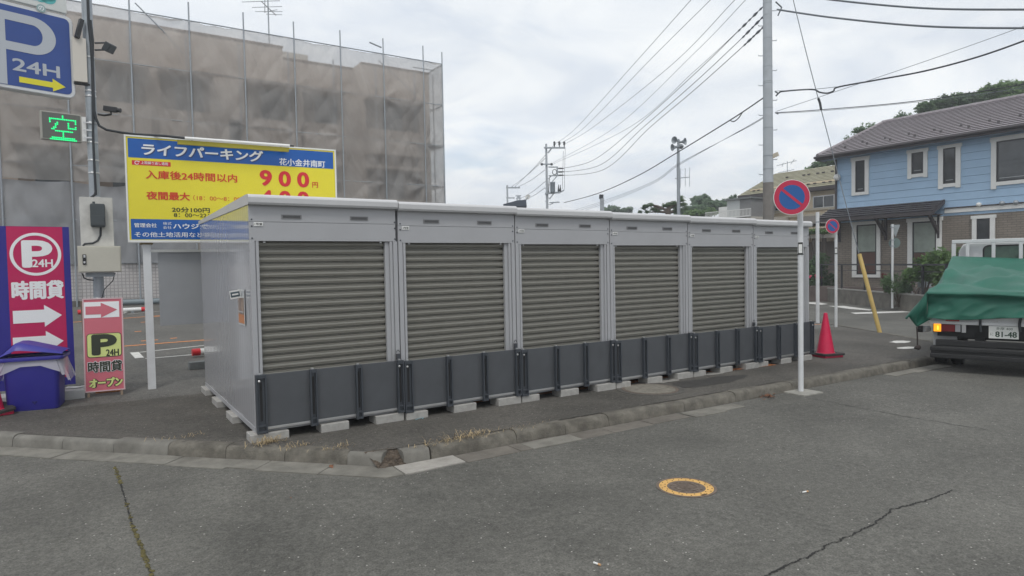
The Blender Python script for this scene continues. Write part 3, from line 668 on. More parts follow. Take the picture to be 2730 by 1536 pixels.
a = fB.uv(*c3(215, 412)); d = fB.uv(*c3(642, 368))
b = MB(); b.rect(fB, a[0], d[0], a[1], fB.uv(*c3(215, 362))[1], 0, .003); b.build('red_tag', M_red, t)
row('上限繰り返し適用', 315, 612, 372, 406, M_lw, .01, cc=.005)
b = MB(); cu, cv = fB.uv(*c3(268, 390)); 
for i in range(22):
    q = [math.radians(40+300*j/22) for j in (i, i+1)]
    b.prism([(cu+r*math.cos(x), cv+r*math.sin(x)) for r, x in ((.018, q[0]), (.026, q[0]), (.026, q[1]), (.018, q[1]))], fB, .003, .0045)
b.prism([(cu+.012, cv+.022), (cu+.036, cv+.02), (cu+.026, cv+.002)], fB, .003, .0045); b.build('arrow_mark', M_lw, t)
row('入庫後24時間以内', 368, 1380, 470, 568, M_lr, .022)
row('9 0 0', 1632, 2180, 468, 645, M_red, .05)
row('円', 2212, 2277, 605, 668, M_lr, .02)
row('夜間最大', 375, 858, 705, 798, M_lr, .03)
row('（18：00～8：00）', 895, 1440, 748, 808, M_lr, .0)
row('4 0 0', 1632, 2180, 690, 867, M_red, .05)
row('20分100円', 658, 1078, 880, 938, M_lk, .02)
row('8：00～22：00', 680, 1200, 948, 990, M_lk, .012)
row('管理会社', 240, 492, 1058, 1106, M_lw, .015)
row('株式', 560, 655, 1047, 1080, M_lw, .0); row('会社', 560, 655, 1092, 1124, M_lw, .0)
row('ハウジング', 672, 1150, 1062, 1124, M_lw, .035)
row('その他土地活用など不動産の事は', 245, 1480, 1156, 1214, M_lw, .012)
for px in (389, 860):                                            # posts: the right one stands behind the unit
    P = at_y(px, 660, SY+.05); uu = fB.uv(px, 600)[0]; cpt = fB.p(uu, 0, -.11); zl = lot_z(cpt.x, cpt.y)
    b = MB(); b.box(cpt.x-.048, cpt.x+.048, cpt.y-.04, cpt.y+.04, zl-.02, fB.o.z+bv1-.1); b.build('post', M_whitep, t, bevel=.004)
    b = MB(); b.box(cpt.x-.075, cpt.x+.075, cpt.y-.05, cpt.y+.14, BO.z-.045, BO.z-.023); b.build('bracket', mat('rust_bracket', (.28, .22, .12), .7, var=.3, vscale=20), t, bevel=.003)
PL = fB.p(fB.uv(389, 600)[0], 0, -.11)
b = MB(); z = at_y(415, 669, PL.y).z; b.box(PL.x+.05, PL.x+2.3, PL.y-.015, PL.y+.015, z-.018, z+.018); b.build('crossbar', M_white, t)
# fluorescent lamp over the board with its yellow batten
A = c3(800, 118); B = c3(1962, 215)
fT = Fr((BO.x, SY-.19, BO.z), fB.u); ua, va = fT.uv(*A); ub, vb_ = fT.uv(*B)
t2 = thing('tube_lamp', 'long white fluorescent tube lamp in a yellow batten above the billboard', 'lamp', fT.p((ua+ub)/2, va))
b = MB(); b.tube([fT.p(ua, va), fT.p(ub, va)], .021, 14); b.build('tube', mat('tube_white', (.8, .8, .78), .3), t2, smooth=50)
b = MB(); b.rect(fT, ua-.09, ub-.005, va-.085, va-.022, -.07, -.02); b.build('batten', mat('batten_yellow', (.42, .36, .03), .5, var=.1), t2, bevel=.004)
b = MB(); 
for u in (ua+.1, ub-.1): b.bar(fT.p(u, va-.03, -.05), fT.p(u, bv1+.01, -.2), .02)
b.cyl(fT.p(ub, va), fT.p(ub+.06, va), .012); b.build('bracket', M_black, t2)
# grey board hanging under the billboard
t3 = thing('grey_panel', 'plain grey sheet panel hanging below the billboard beside the storage unit', 'panel', at_y(429, 870, PL.y))
p0, p1 = at_y(428, 869, PL.y), at_y(415, 674, PL.y)
b = MB(); b.box(p0.x, p0.x+2.1, PL.y+.016, PL.y+.03, p0.z, z-.019); b.build('board', mat('panel_grey', (.30, .31, .325), .5, var=.03), t3, bevel=.002)
b = MB()
for x in (p0.x+.02, p0.x+1.0): b.box(x, x+.03, PL.y+.031, PL.y+.05, p0.z+.02, z-.03)
b.build('batten', M_whitep, t3)
# ================================================================== grey steel pole with its boxes
PB = at_g(277, 1058); PB = at_y(274, 1030, 3.92); PB.z = lot_z(PB.x, PB.y)
t = thing('sign_pole', 'slim grey steel pole wrapped by a black cable, carrying signs and boxes', 'pole', PB)
b = MB(); b.tube([PB - V((0, 0, .1)), PB + V((0, 0, 5.6))], [.066, .062], 20); b.build('shaft', M_steel, t, smooth=50)
for z in (1.25, 2.62, 2.95, 3.12, 3.36, 3.62, 3.98, 4.05, 4.5): b = MB(); b.lathe(PB + V((0, 0, z)), [(.068, 0), (.070, .004), (.070, .016), (.068, .02)], 20); b.build('clamp_band', M_alu, t)
FP = Fr((PB.x, PB.y-.075, 0), (1, 0, 0))                          # a plane just in front of the pole
c1 = crop(0, 0, 2.787); c2 = crop(0, 480, 2.3); c9 = crop(0, 560, 2.5426)
def onp(c, q, d=0): u, v = FP.uv(*c(*q)); return FP.p(u, v, d)
tw = thing('black_cable', 'thick black cable running down the steel pole and across to the billboard lamp', 'cable', PB)
b = MB(); pts = [onp(c1, q) for q in ((650, -60), (655, 60), (660, 180), (678, 330), (690, 520), (695, 700), (700, 820), (712, 880), (738, 935), (790, 965), (900, 985), (1010, 998))]
pts += [V(fT.p(ua-.25, va+.01)), V(fT.p(ua, va))]
b.tube(pts, .017, 8); b.build('lamp_lead', M_wire, tw, smooth=60)
b = MB(); b.tube([onp(c1, q) for q in ((672, 150), (690, 300), (688, 520), (690, 800), (692, 1000), (695, 1100), (702, 1250), (712, 1449))] + [onp(c2, q) for q in ((588, 60), (580, 92), (540, 120), (518, 150), (516, 300), (530, 355), (560, 385), (590, 360), (598, 290))], .015, 8)
b.build('meter_lead', M_wire, tw, smooth=60)
b = MB(); b.tube([onp(c2, q, .02) for q in ((618, 288), (616, 340), (600, 372), (570, 388), (520, 392), (508, 404))], .013, 8); b.build('box_lead', M_wire, tw, smooth=60)
b = MB(); b.tube([onp(c2, q, .02) for q in ((706, 570), (690, 620), (640, 670), (624, 725))], .006, 6); b.tube([onp(c2, q, .02) for q in ((505, 572), (515, 600), (540, 612), (575, 615))], .009, 6); b.build('thin_lead', M_wire, tw, smooth=60)
def boxpx(b, c, q0, q1, d0, d1, fr=FP):
    A, B = fr.uv(*c(*q0)), fr.uv(*c(*q1)); return b.rect(fr, min(A[0], B[0]), max(A[0], B[0]), min(A[1], B[1]), max(A[1], B[1]), d0, d1)
t = thing('meter_board', 'weathered white board with a dark breaker box strapped to the steel pole', 'board', onp(c2, (597, 405)))
b = MB(); boxpx(b, c2, (497, 405), (688, 110), 0.0, .018); b.build('backboard', mat('backboard', (.55, .54, .51), .7, var=.12, vscale=8, dirt=.3), t)
t = thing('breaker_box', 'dark grey plastic breaker box on the white board', 'breaker box', onp(c2, (597, 288)))
b = MB(); A, B = FP.uv(*c2(556, 290)), FP.uv(*c2(641, 150)); b.prism(rounded(A[0], B[0], A[1], B[1], .02), FP, .019, .10); b.build('case', mat('breaker_grey', (.055, .065, .07), .35), t, bevel=.008, smooth=40)
b = MB(); b.rect(FP, A[0]+.015, B[0]-.01, A[1]+.02, A[1]+.15, .10, .112); b.build('lid', MC['breaker_grey'], t, bevel=.004); b = MB(); b.rect(FP, A[0]+.03, A[0]+.06, B[1], B[1]+.03, .03, .06); b.build('cable_gland', MC['breaker_grey'], t, bevel=.003)
t = thing('control_cabinet', 'cream steel cabinet with a black handle below the breaker box', 'cabinet', onp(c2, (605, 570)))
b = MB(); A, B = FP.uv(*c2(481, 569)), FP.uv(*c2(737, 408)); b.rect(FP, A[0], B[0], A[1], B[1], 0.0, .16); b.build('case', M_cream, t, bevel=.005)
b = MB(); b.rect(FP, A[0]+.012, B[0]-.012, A[1]+.012, B[1]-.012, .16, .172); b.build('door', M_cream, t, bevel=.003)
b = MB(); boxpx(b, c2, (508, 520), (527, 458), .172, .186); b.mat(1); boxpx(b, c2, (512, 478), (524, 462), .186, .19); boxpx(b, c2, (512, 512), (524, 500), .186, .19); b.build('handle', [M_black, M_alu], t, bevel=.002)
b = MB(); b.rect(FP, A[0]+.08, B[0]-.08, A[1]-.06, A[1]-.001, 0.0, .05); b.build('bracket', M_steel, t)
# floodlight and camera on the pole
t = thing('floodlight', 'small dark floodlight on a twin arm on the steel pole', 'floodlight', onp(c1, (700, 340)))
hd = onp(c1, (815, 375), .10); dn = V((.8, -.35, -.55)).normalized(); sx = V((.45, .88, .1)); sx = (sx-dn*sx.dot(dn)).normalized(); sz = dn.cross(sx)
fH = Fr(hd, sx, sz); fH.n = dn
b = MB(); b.rect(fH, -.085, .085, -.06, .06, -.05, .03); b.build('head', mat('flood_dark', (.035, .042, .048), .5), t, bevel=.008)
b = MB(); b.rect(fH, -.075, .075, -.05, .05, .03, .034); b.build('glass', M_glass, t)
b = MB(); b.tube([onp(c1, (705, 320)), onp(c1, (785, 328), .06), hd], .012, 8); b.tube([onp(c1, (705, 372)), onp(c1, (775, 380), .06), hd - V((0, 0, .04))], .012, 8); b.build('arm', MC['flood_dark'], t)
t = thing('security_camera', 'black bullet security camera on the steel pole beside the green sign', 'camera', onp(c1, (735, 850)))
a_, c_ = onp(c1, (770, 810), .05), onp(c1, (868, 832), .12)
b = MB(); b.bar(a_, c_, .055, .07); b.build('body', M_black, t, bevel=.008); b = MB(); b.cyl(c_, onp(c1, (893, 838), .14), .026, .03); b.build('lens', M_black, t, smooth=40)
b = MB(); b.tube([onp(c1, (730, 850)), onp(c1, (775, 862), .04), onp(c1, (825, 858), .07), onp(c1, (822, 838), .08)], .014, 8); b.build('arm', M_black, t)
b = MB(); b.bar(onp(c1, (606, 150), .02), onp(c1, (572, 290), .05), .05, .05); o = b.build('stay_bracket', M_black); tag(o, 'dark diagonal stay bracket between the pole and the blue P sign', 'bracket')
# ---- green vacancy display
fL = Fr(onp(c1, (600, 1045), .03), (.985, -.17, 0)); o_ = onp(c1, (455, 945), .02)
fL = Fr(o_, (.985, .17, 0)); 
A, B = fL.uv(*c1(308, 1030)), fL.uv(*c1(602, 855))
t = thing('vacancy_sign', 'grey electronic sign showing a glowing green character on the pole', 'sign', fL.p((A[0]+B[0])/2, A[1]))
b = MB(); b.rect(fL, A[0], B[0], A[1], B[1], -.09, 0); b.build('case', mat('led_case', (.36, .35, .31), .5), t, bevel=.006)
b = MB(); b.rect(fL, A[0]+.015, B[0]-.015, A[1]+.015, B[1]-.015, 0, .004); b.build('screen', mat('led_screen', (.12, .125, .11), .35), t)
M_led = mat('led_green', (.02, .5, .12), .4, emit=((.0, .85, .25), 1.15)); 
GL = ["........#........", "........#........", ".###############.", ".#.............#.", ".#...#.....#...#.", "....##.....#.....", "....#......#...#.", "...##......#####.", "..##.............", "....##########...", "........#........", "........#........", "........#........", "..#############..", ".###############."]
g0, g1 = fL.uv(*c1(355, 1035)), fL.uv(*c1(578, 872)); nx, ny = len(GL[0]), len(GL); dx_, dy_ = (g1[0]-g0[0])/nx, (g1[1]-g0[1])/ny
b = MB()
for j, rw in enumerate(GL):
    for i, ch in enumerate(rw):
        if ch == '#': b.prism(disc(g0[0]+(i+.5)*dx_, g1[1]-(j+.5)*dy_, .0098, 8), fL, .004, .008)
b.build('glowing_character', M_led, t)
b = MB(); b.box(B[0]*0+fL.p(B[0], 0).x+.002, PB.x-.066, PB.y-.05, PB.y-.03, fL.p(0, A[1]).z+.02, fL.p(0, B[1]).z-.02); b.mat(1)
for z in (.06, .16, .26): b.box(fL.p(B[0], 0).x+.02, PB.x, PB.y-.075, PB.y-.069, fL.p(0, A[1]).z+z, fL.p(0, A[1]).z+z+.018)
b.build('bracket', [M_white, M_alu], t)
# ---- blue P sign
q0 = onp(c1, (640, 450)); fS = Fr((q0.x-.06, PB.y-.02, 0), (.95, .31, 0))
TR, BR = fS.uv(*c1(540, 140)), fS.uv(*c1(565, 735)); uR = (TR[0]+BR[0])/2
vT, vB = fS.uv(*c1(540, 130))[1], fS.uv(*c1(560, 738))[1]; uL = uR - (vT-vB)*1.13
t = thing('parking_sign', 'blue and white P 24H box sign with a yellow arrow, high on the pole', 'sign', fS.p(uR, vB))
b = MB(); b.prism(rounded(uL, uR, vB, vT, .09), fS, -.16, 0); b.build('case', mat('sign_case_white', (.66, .67, .68), .4, dirt=.15, vscale=3), t, bevel=.012, smooth=40)
b = MB(); b.prism(rounded(uL+.045, uR-.045, vB+.045, vT-.045, .06), fS, 0, .004); b.build('blue_face', mat('psign_blue', (.026, .068, .27), .35, var=.05), t)
a0, a1 = fS.uv(*c1(-70, 620)), fS.uv(*c1(412, 105)); vtop = fS.uv(*c1(200, 118))[1]; vbot = fS.uv(*c1(20, 620))[1]; st = fS.uv(*c1(45, 400))[0]; u1 = fS.uv(*c1(412, 270))[0]
b = MB(); b.rect(fS, st-.13, st, vbot, vtop, .004, .008)
vm = fS.uv(*c1(200, 395))[1]; hw = (vtop-vm)/2; cy_ = (vtop+vm)/2; uc = u1-hw*1.08; n = 24
def bowl(rx, ry, ul):
    return [(ul, cy_-ry)] + [(uc+rx*math.sin(math.pi*i/n), cy_-ry*math.cos(math.pi*i/n)) for i in range(n+1)] + [(ul, cy_+ry)]
po = bowl(u1-uc, hw, st); iu = u1-uc-.145; pi_ = bowl(iu, hw-.105, st); k = len(po)
vs = [fS.p(*q, c) for c in (.004, .008) for q in po+pi_]; K = 2*k
b.add(vs, [(K+i, K+(i+1), K+k+i+1, K+k+i) for i in range(k-1)] + [(i, i+1, K+i+1, K+i) for i in range(k-1)]); b.build('lettering', mat('letter_white_dimmed', (.46, .49, .53), .45), t)  # white letters greyed in the colour to carry lens vignetting
A, B = fS.uv(*c1(92, 525)), fS.uv(*c1(440, 440)); b = MB(); b.text('24H', fS, A[0], B[0], fS.uv(*c1(92, 520))[1], fS.uv(*c1(92, 428))[1], .006, .03); b.build('lettering', MC['letter_white_dimmed'], t)
def arrow(fr, u0, u1_, v, h, hh, hl): return [(u0, v-h/2), (u1_-hl, v-h/2), (u1_-hl, v-hh/2), (u1_, v), (u1_-hl, v+hh/2), (u1_-hl, v+h/2), (u0, v+h/2)]
A, B = fS.uv(*c1(142, 590)), fS.uv(*c1(485, 632)); hy = abs(fS.uv(*c1(142, 610))[1]-fS.uv(*c1(142, 568))[1])
b = MB(); b.prism(arrow(fS, A[0], B[0], A[1], hy, hy*2.3, hy*2.0), fS, .004, .008); b.build('arrow', mat('arrow_yellow', (.75, .68, .03), .4), t)
A, B = FP.uv(*c1(548, 605)), FP.uv(*c1(638, 292))
b = MB(); b.rect(FP, A[0], B[0], A[1], B[1], -.06, .03); b.mat(1).rect(FP, A[0], PB.x-FP.o.x, A[1]-.03, A[1]-.008, -.05, .0); b.build('mounting_box', [mat('mount_cream', (.6, .56, .5), .5), M_black], t, bevel=.004)
# ---- white board with faded pastel print above it
fW = Fr(fS.p(uR, vT+.02, .015) , fS.u); wR = fW.uv(*c1(495, 60))[0]; wB = fW.uv(*c1(300, 105))[1]*0+.005
t = thing('pastel_signboard', 'white signboard with faded pastel print above the blue P sign', 'sign', fW.p(wR, 0))
b = MB(); b.rect(fW, wR-1.3, wR, .005, .80, -.07, 0); b.build('board', mat('board_white', (.62, .64, .62), .45, var=.04), t, bevel=.004)
for col, lst in (((.62, .45, .18), [(130, 10, .10, .07)]), ((.55, .3, .45), [(185, 28, .07, .035)]), ((.1, .45, .45), [(355, 5, .09, .07), (300, 25, .08, .05), (330, -40, .14, .08)]), ((.35, .55, .6), [(245, 5, .10, .06)]), ((.45, .45, .48), [(215, 10, .05, .03)])):
    b = MB()
    for px, py, rx, ry in lst: u, v = fW.uv(*c1(px, py)); b.prism(disc(u, max(v, .07+ry), rx, 24, ry), fW, 0, .002+.0006*len(MC) % .0005)
    b.build('print', mat('print_%d' % len(MC), col, .5, var=.25, vscale=8), t)
u, v = fW.uv(*c1(305, 62)); b = MB(); b.prism(disc(u, v, .05, 28), fW, .002, .0045); b.build('print', mat('print_ball', (.3, .42, .42), .5), t); b = MB(); b.text('の', fW, u-.032, u+.032, v-.03, v+.03, .006, .03); b.build('lettering', M_lw, t)
# ---- magenta and blue banner sign
fN = Fr(at_g(100, 1062), (1, .04, 0), (0, .04, 1)); D9 = lambda x, y: fN.uv(*c9(x, y))
y0_ = D9(300, 1200)[1]; y1_ = D9(250, 112)[1]; xr = D9(492, 700)[0]; xl = xr-1.30
t = thing('banner_sign', 'tall magenta and blue standing banner reading P 24H with white arrows', 'sign', fN.o)
b = MB(); b.rect(fN, xl, xr, y0_, y1_, -.05, 0); b.build('blue_board', mat('banner_blue', (.018, .014, .22), .55, var=.06), t)
ml, mr = D9(62, 620)[0], D9(443, 620)[0]; mb = D9(400, 1135)[1]
b = MB(); b.rect(fN, ml, mr, mb, y1_-.003, 0, .003); b.build('magenta_panel', mat('banner_magenta', (.47, .003, .085), .55, var=.05), t)
cu, cv = D9(243, 300); rx = (D9(418, 300)[0]-D9(68, 300)[0])/2; ry = (D9(243, 155)[1]-D9(243, 445)[1])/2; n = 64
b = MB(); o1 = disc(cu, cv, rx, n, ry); i1 = disc(cu, cv, rx-.035, n, ry-.035)
vs = [fN.p(*q, c) for c in (.003, .006) for q in o1+i1]; K = 2*n; b.add(vs, [(K+i, K+(i+1) % n, K+n+(i+1) % n, K+n+i) for i in range(n)] + [(i, (i+1) % n, K+(i+1) % n, K+i) for i in range(n)]); b.build('ring_mark', M_lw, t)
def t9(body, x0, x1, yt, yb, m=M_lw, bold=.03, fr=fN, par=None, cc=.005):
    a, d = fr.uv(*c9((x0), yb)), fr.uv(*c9(x1, yt)); vt = fr.uv(*c9(x0, yt))[1]
    b = MB(); b.text(body, fr, a[0], d[0], a[1], vt, cc, bold); return b.build('lettering', m, par or t)
t9('P', 150, 352, 205, 392, bold=.05); t9('24H', 218, 358, 335, 388); t9('時間貸', 80, 430, 482, 612, bold=.036)
for yc in (715, 893):
    A, B = D9(88, yc+14), D9(420 if yc < 800 else 432, yc-4); hh = D9(88, 685)[1]-D9(88, 772)[1]
    b = MB(); b.prism(arrow(fN, A[0], B[0], (A[1]+B[1])/2, hh, hh*1.75, hh*1.15), fN, .003, .006); b.build('arrow', M_lw, t)
b = MB(); b.rect(fN, xl+.05, xl+.09, -.0, y0_+.3, -.09, -.051); b.rect(fN, xr-.14, xr-.1, -.0, y0_+.3, -.09, -.051); b.build('leg', M_steel, t)
P0 = at_g(60, 1085); P1 = at_g(222, 1062)
t = thing('base_weight', 'long pale concrete weight at the foot of the magenta banner', 'weight', P1)
b = MB(); b.box(P0.x-.3, P1.x+.02, P1.y-.02, P1.y+.3, lot_z(P1.x, P1.y)-.003, lot_z(P1.x, P1.y)+.12); b.build('weight', mat('weight_pale', (.45, .45, .44), .8, var=.1, vscale=6, dirt=.2), t, bevel=.012)
b = MB(); q = at_y(212, 1035, P1.y+.12)
for i in range(5): b.tube([V((q.x-.22+.08*i, q.y+.03*math.sin(i*2), q.z+.012+.01*(i % 2))), V((q.x-.12+.08*i, q.y+.02*math.cos(i), q.z+.02)), V((q.x-.05+.07*i, q.y, q.z+.008))], .009, 6)
b.build('steel_strap', M_alu, t)
# ---- pink A-board
A0 = at_g(288, 1056); lean = .10; fA = Fr(A0 + V((0, 0, 0)), (1, -.12, 0), (-.0, lean, 1)); E9 = lambda x, y: fA.uv(*c9(x, y))
uL, uR = E9(572, 900)[0], E9(833, 900)[0]; vB, vT = E9(710, 1222)[1], E9(690, 603)[1]
t = thing('pavement_sign', 'narrow pink pavement sign with arrow and yellow green P 24H panel', 'sign', A0)
M_pink = mat('sign_pink', (.56, .135, .175), .5, var=.06, vscale=2)
b = MB(); b.rect(fA, uL, uR, vB, vT, -.02, 0); b.build('panel', M_pink, t)
b = MB(); e = .011
for q in ((uL-e, uL+.004, vB-e, vT+e), (uR-.004, uR+e, vB-e, vT+e), (uL+.004, uR-.004, vT-.004, vT+e), (uL+.004, uR-.004, vB-e, vB+.004)): b.rect(fA, *q, -.03, .006)
b.build('frame', mat('frame_pinkwhite', (.6, .42, .44), .4), t)
b = MB()
for u in (uL+.03, uR-.03): b.rect(fA, u-.014, u+.014, -.0, vB-e, -.03, 0)
fA2 = Fr(A0 + V((0, .42, 0)), (1, -.12, 0), (0, -.24, 1))
for u in (uL+.03, uR-.03): b.rect(fA2, u-.014, u+.014, 0, vT, -.03, -.005)
b.build('leg', mat('sign_wood', (.24, .18, .13), .8, var=.2), t)
a, d = E9(570, 738), E9(806, 618); b = MB(); b.rect(fA, a[0], d[0], a[1]+.006, d[1], 0, .003); b.build('white_patch', M_lw, t)
a, d = E9(580, 690), E9(795, 668); b = MB(); h = E9(580, 655)[1]-E9(580, 710)[1]; b.prism(arrow(fA, a[0], d[0], (a[1]+d[1])/2, h, h*1.85, h*1.75), fA, .003, .006); b.build('arrow', M_pink, t)
a, d = E9(590, 1005), E9(822, 828); b = MB(); b.prism(rounded(a[0], d[0], a[1], d[1], .04), fA, 0, .003); b.build('panel_edge', M_lk, t)
b = MB(); b.prism(rounded(a[0]+.008, d[0]-.008, a[1]+.008, d[1]-.008, .034), fA, .003, .005); b.build('green_panel', mat('pale_yellow_green', (.62, .68, .24), .5, var=.05), t)
t9('P', 622, 792, 845, 988, M_lk, .07, fA, cc=.008); t9('24H', 720, 806, 945, 990, M_lk, .03, fA, cc=.008)
t9('時間貸', 594, 831, 1027, 1109, M_lw, .055, fA, cc=.004); t9('時間貸', 597, 828, 1030, 1106, M_lk, .028, fA, cc=.007); t9('オープン', 603, 835, 1142, 1212, M_lk, .11, fA, cc=.004); t9('オープン', 605, 833, 1145, 1209, MC['pale_yellow_green'], .05, fA, cc=.007)
b = MB(); q = at_g(270, 1052); b.box(q.x-.06, q.x+.22, q.y+.1, q.y+.2, q.z, q.z+.05); o = b.build('timber_offcut', mat('orange_timber', (.5, .22, .07), .7, var=.2)); tag(o, 'orange timber offcut on the ground under the pink pavement sign', 'timber')
# ---- blue bin with its bag
BC = at_g(96, 1094); BC.y += .2
t = thing('rubbish_bin', 'blue plastic rubbish bin with a clear bag hanging out under its lid', 'bin', BC, rz=math.radians(-8))
M_bin = mat('bin_blue', (.032, .028, .27), .42, var=.06, vscale=4, bump=.08, bscale=40)
b = MB(); HB = .615
def rr(w_, d_, z, r=.05): return [V((u, v, z)) for u, v in rounded(-w_/2, w_/2, -d_/2, d_/2, r)]
rings = [rr(.50, .38, 0, .05), rr(.52, .40, .02), rr(.565, .44, HB, .06)]
n = len(rings[0]); vs = [v for r in rings for v in r]; b.add(vs, [(i*n+j, i*n+(j+1) % n, (i+1)*n+(j+1) % n, (i+1)*n+j) for i in range(2) for j in range(n)] + [tuple(reversed(range(n)))])
b.build('body', M_bin, t, w=False, smooth=40)
b = MB(); rings = [rr(.655, .52, HB-.01, .06), rr(.67, .53, HB+.01, .06), rr(.66, .52, HB+.035, .07)]
vs = [v for r in rings for v in r]; b.add(vs, [(i*n+j, i*n+(j+1) % n, (i+1)*n+(j+1) % n, (i+1)*n+j) for i in range(2) for j in range(n)] + [tuple(reversed(range(n)))])
# sloping hood: high at the left back, falling to the right
top = []
for v in rings[2]:
    top.append(V((v.x*.93-.0, v.y*.9, HB+.07)))
rid = [V((-.22, -.20, HB+.235)), V((-.16, .16, HB+.25)), V((.10, .16, HB+.19)), V((.12, -.18, HB+.17))]
def hood(u, v):
    x = -.33+.66*u; y = -.26+.52*v; e = min(1, min(u, 1-u)/.17, )*1.0; f = min(1, min(v, 1-v)/.1)
    h = .165 if u < .36 else .165-.13*((u-.36)/.64)**1.1
    z = HB+.035 + max(0, h)*min(1, u/.27)**1.05*(.5+.5*f**.5)
    return V((x*.985, y*.985, z))
b.grid(hood, 22, 14); b.build('lid', M_bin, t, w=False, smooth=60)
b = MB(); b.grid(lambda u, v: hood(.07+.16*u, .18+.64*v) + V((-.006, 0, .004)), 6, 8); b.build('flap', mat('bin_opening_shade', (.012, .010, .13), .45), t, w=False, smooth=60)  # panel on the slope, darkened to stand for the hood's shaded opening
b = MB(); b.prism([(-.03, .05), (.03, .05), (0, .01)], Fr((.02, -.205, .06), (1, 0, 0), (0, -.035, 1)), 0, .004); b.build('moulded_mark', mat('bin_mark', (.012, .011, .12), .5), t, w=False)
bm = bpy.data.materials.new('clear_bag'); bm.use_nodes = True; nt = bm.node_tree; pb = nt.nodes['Principled BSDF']; pb.inputs['Base Color'].default_value = (.75, .73, .78, 1); pb.inputs['Roughness'].default_value = .25
tr = nt.nodes.new('ShaderNodeBsdfTransparent'); mx = nt.nodes.new('ShaderNodeMixShader'); mx.inputs[0].default_value = .5; nt.links.new(tr.outputs[0], mx.inputs[1]); nt.links.new(pb.outputs[0], mx.inputs[2]); nt.links.new(mx.outputs[0], nt.nodes['Material Output'].inputs[0])
b = MB()
def bag(u, v):
    a = u*2*math.pi; r = rounded(-.30, .30, -.235, .235, .07, 9); i = u*len(r); i0 = int(i) % len(r); i1_ = (i0+1) % len(r); f = i-int(i)
    x = r[i0][0]*(1-f)+r[i1_][0]*f; y = r[i0][1]*(1-f)+r[i1_][1]*f
    ln = .11+.16*abs(math.sin(a*1.0+.35))**3*1.0 if True else 0
    side = abs(x)/.30; ln = .075+.22*side**3
    k = 1.0+.10*v+.03*math.sin(a*9+v*3)*v
    return V((x*k + (.05*v*side if x > 0 else -.05*v*side), y*(1.0+.06*v+.02*math.sin(a*13)), HB+.01-ln*v + .01*math.sin(a*17)*v))
b.grid(bag, 120, 8); b.build('bag', bm, t, w=False, smooth=180)
# ---- traffic cones
M_cone = mat('cone_red', (.62, .012, .072), .45, var=.06, vscale=6, dirt=.12)
M_rub = mat('cone_rubber', (.03, .026, .026), .8, var=.2, vscale=10)
def cone(c, label, h=.72, rz=.3, ringt=0):
    t = thing('traffic_cone', label, 'traffic cone', c, rz=rz, group='red traffic cones'); k = h/.72
    b = MB(); b.lathe((0, 0, 0), [(.165*k, .035*k), (.158*k, .055*k), (.135*k, .07*k), (.03*k, h-.03), (.028*k, h-.005), (.015*k, h)], 28); b.build('cone', M_cone, t, w=False, smooth=35)
    b = MB(); b.prism(rounded(-.19*k, .19*k, -.19*k, .19*k, .03), Fr((0, 0, 0), (1, 0, 0), (0, 1, 0)), 0.0, .035*k); b.build('foot', M_cone, t, w=False, bevel=.005)
    b = MB(); f = Fr((0, 0, .0), (1, 0, ringt), (0, 1, ringt*.5)); o1 = rounded(-.215*k, .215*k, -.215*k, .215*k, .05); i1 = disc(0, 0, .15*k, len(o1)); n = len(o1)
    i1 = [(.165*k*math.cos(math.atan2(y, x)), .165*k*math.sin(math.atan2(y, x))) for x, y in o1]
    vs = [f.p(*q, c) for c in (.036*k, .066*k) for q in o1+i1]; K = 2*n
    b.add(vs, [(K+i, K+(i+1) % n, K+n+(i+1) % n, K+n+i) for i in range(n)] + [(i, (i+1) % n, K+(i+1) % n, K+i) for i in range(n)] + [(n+(i+1) % n, n+i, K+n+i, K+n+(i+1) % n) for i in range(n)])
    b.build('rubber_weight', M_rub, t, w=False, bevel=.004)
    return t
cone(at_g(2201, 950), 'red traffic cone with a black rubber ring, right of the last unit', .78, -.25)
cone(at_g(-26, 1106), 'red traffic cone cut off by the left edge, beside the blue bin', .7, .35, .14)
# ---- things lying in the lot
def wheelstop(p, q, h, m, label, cap=None):
    t = thing('wheel_stop', label, 'wheel stop', p, group=None)
    d = (q-p).normalized()
    b = MB(); b.tube([p + V((0, 0, h)), q + V((0, 0, h))], .06, 14); b.build('bar', m, t, smooth=50)
    b = MB(); b.tube([p + V((0, 0, h)) - d*.02, p + V((0, 0, h)) + d*.11], .064, 14); b.build('end_sleeve', M_red, t, smooth=50); b = MB(); b.tube([q + V((0, 0, h)) - d*.11, q + V((0, 0, h)) + d*.02], .064, 14); b.build('end_sleeve', M_red, t, smooth=50)
    for f in (.2, .8): b = MB(); c_ = p.lerp(q, f); b.box(c_.x-.04, c_.x+.04, c_.y-.04, c_.y+.04, c_.z-.02, c_.z+h-.05); b.build('foot', M_steel, t)
wheelstop(at_g(516, 953), at_g(516, 953) + V((1.6, .1, 0)), .09, M_white, 'white wheel stop bar with a red end beside the first unit')
p_ = at_g(388, 832); wheelstop(p_ - V((1.65, 0, 0)), p_, .09, M_white, 'white wheel stop bar with a red end far back in the lot')
p_ = at_g(505, 987); b = MB(); b.box(p_.x, p_.x+.6, p_.y, p_.y+.14, p_.z-.003, p_.z+.12); tag(b.build('parking_block', mat('stop_block', (.17, .18, .18), .85, var=.15, vscale=9, bump=.4), bevel=.01), 'dark grey concrete parking block left of the first unit', 'block')
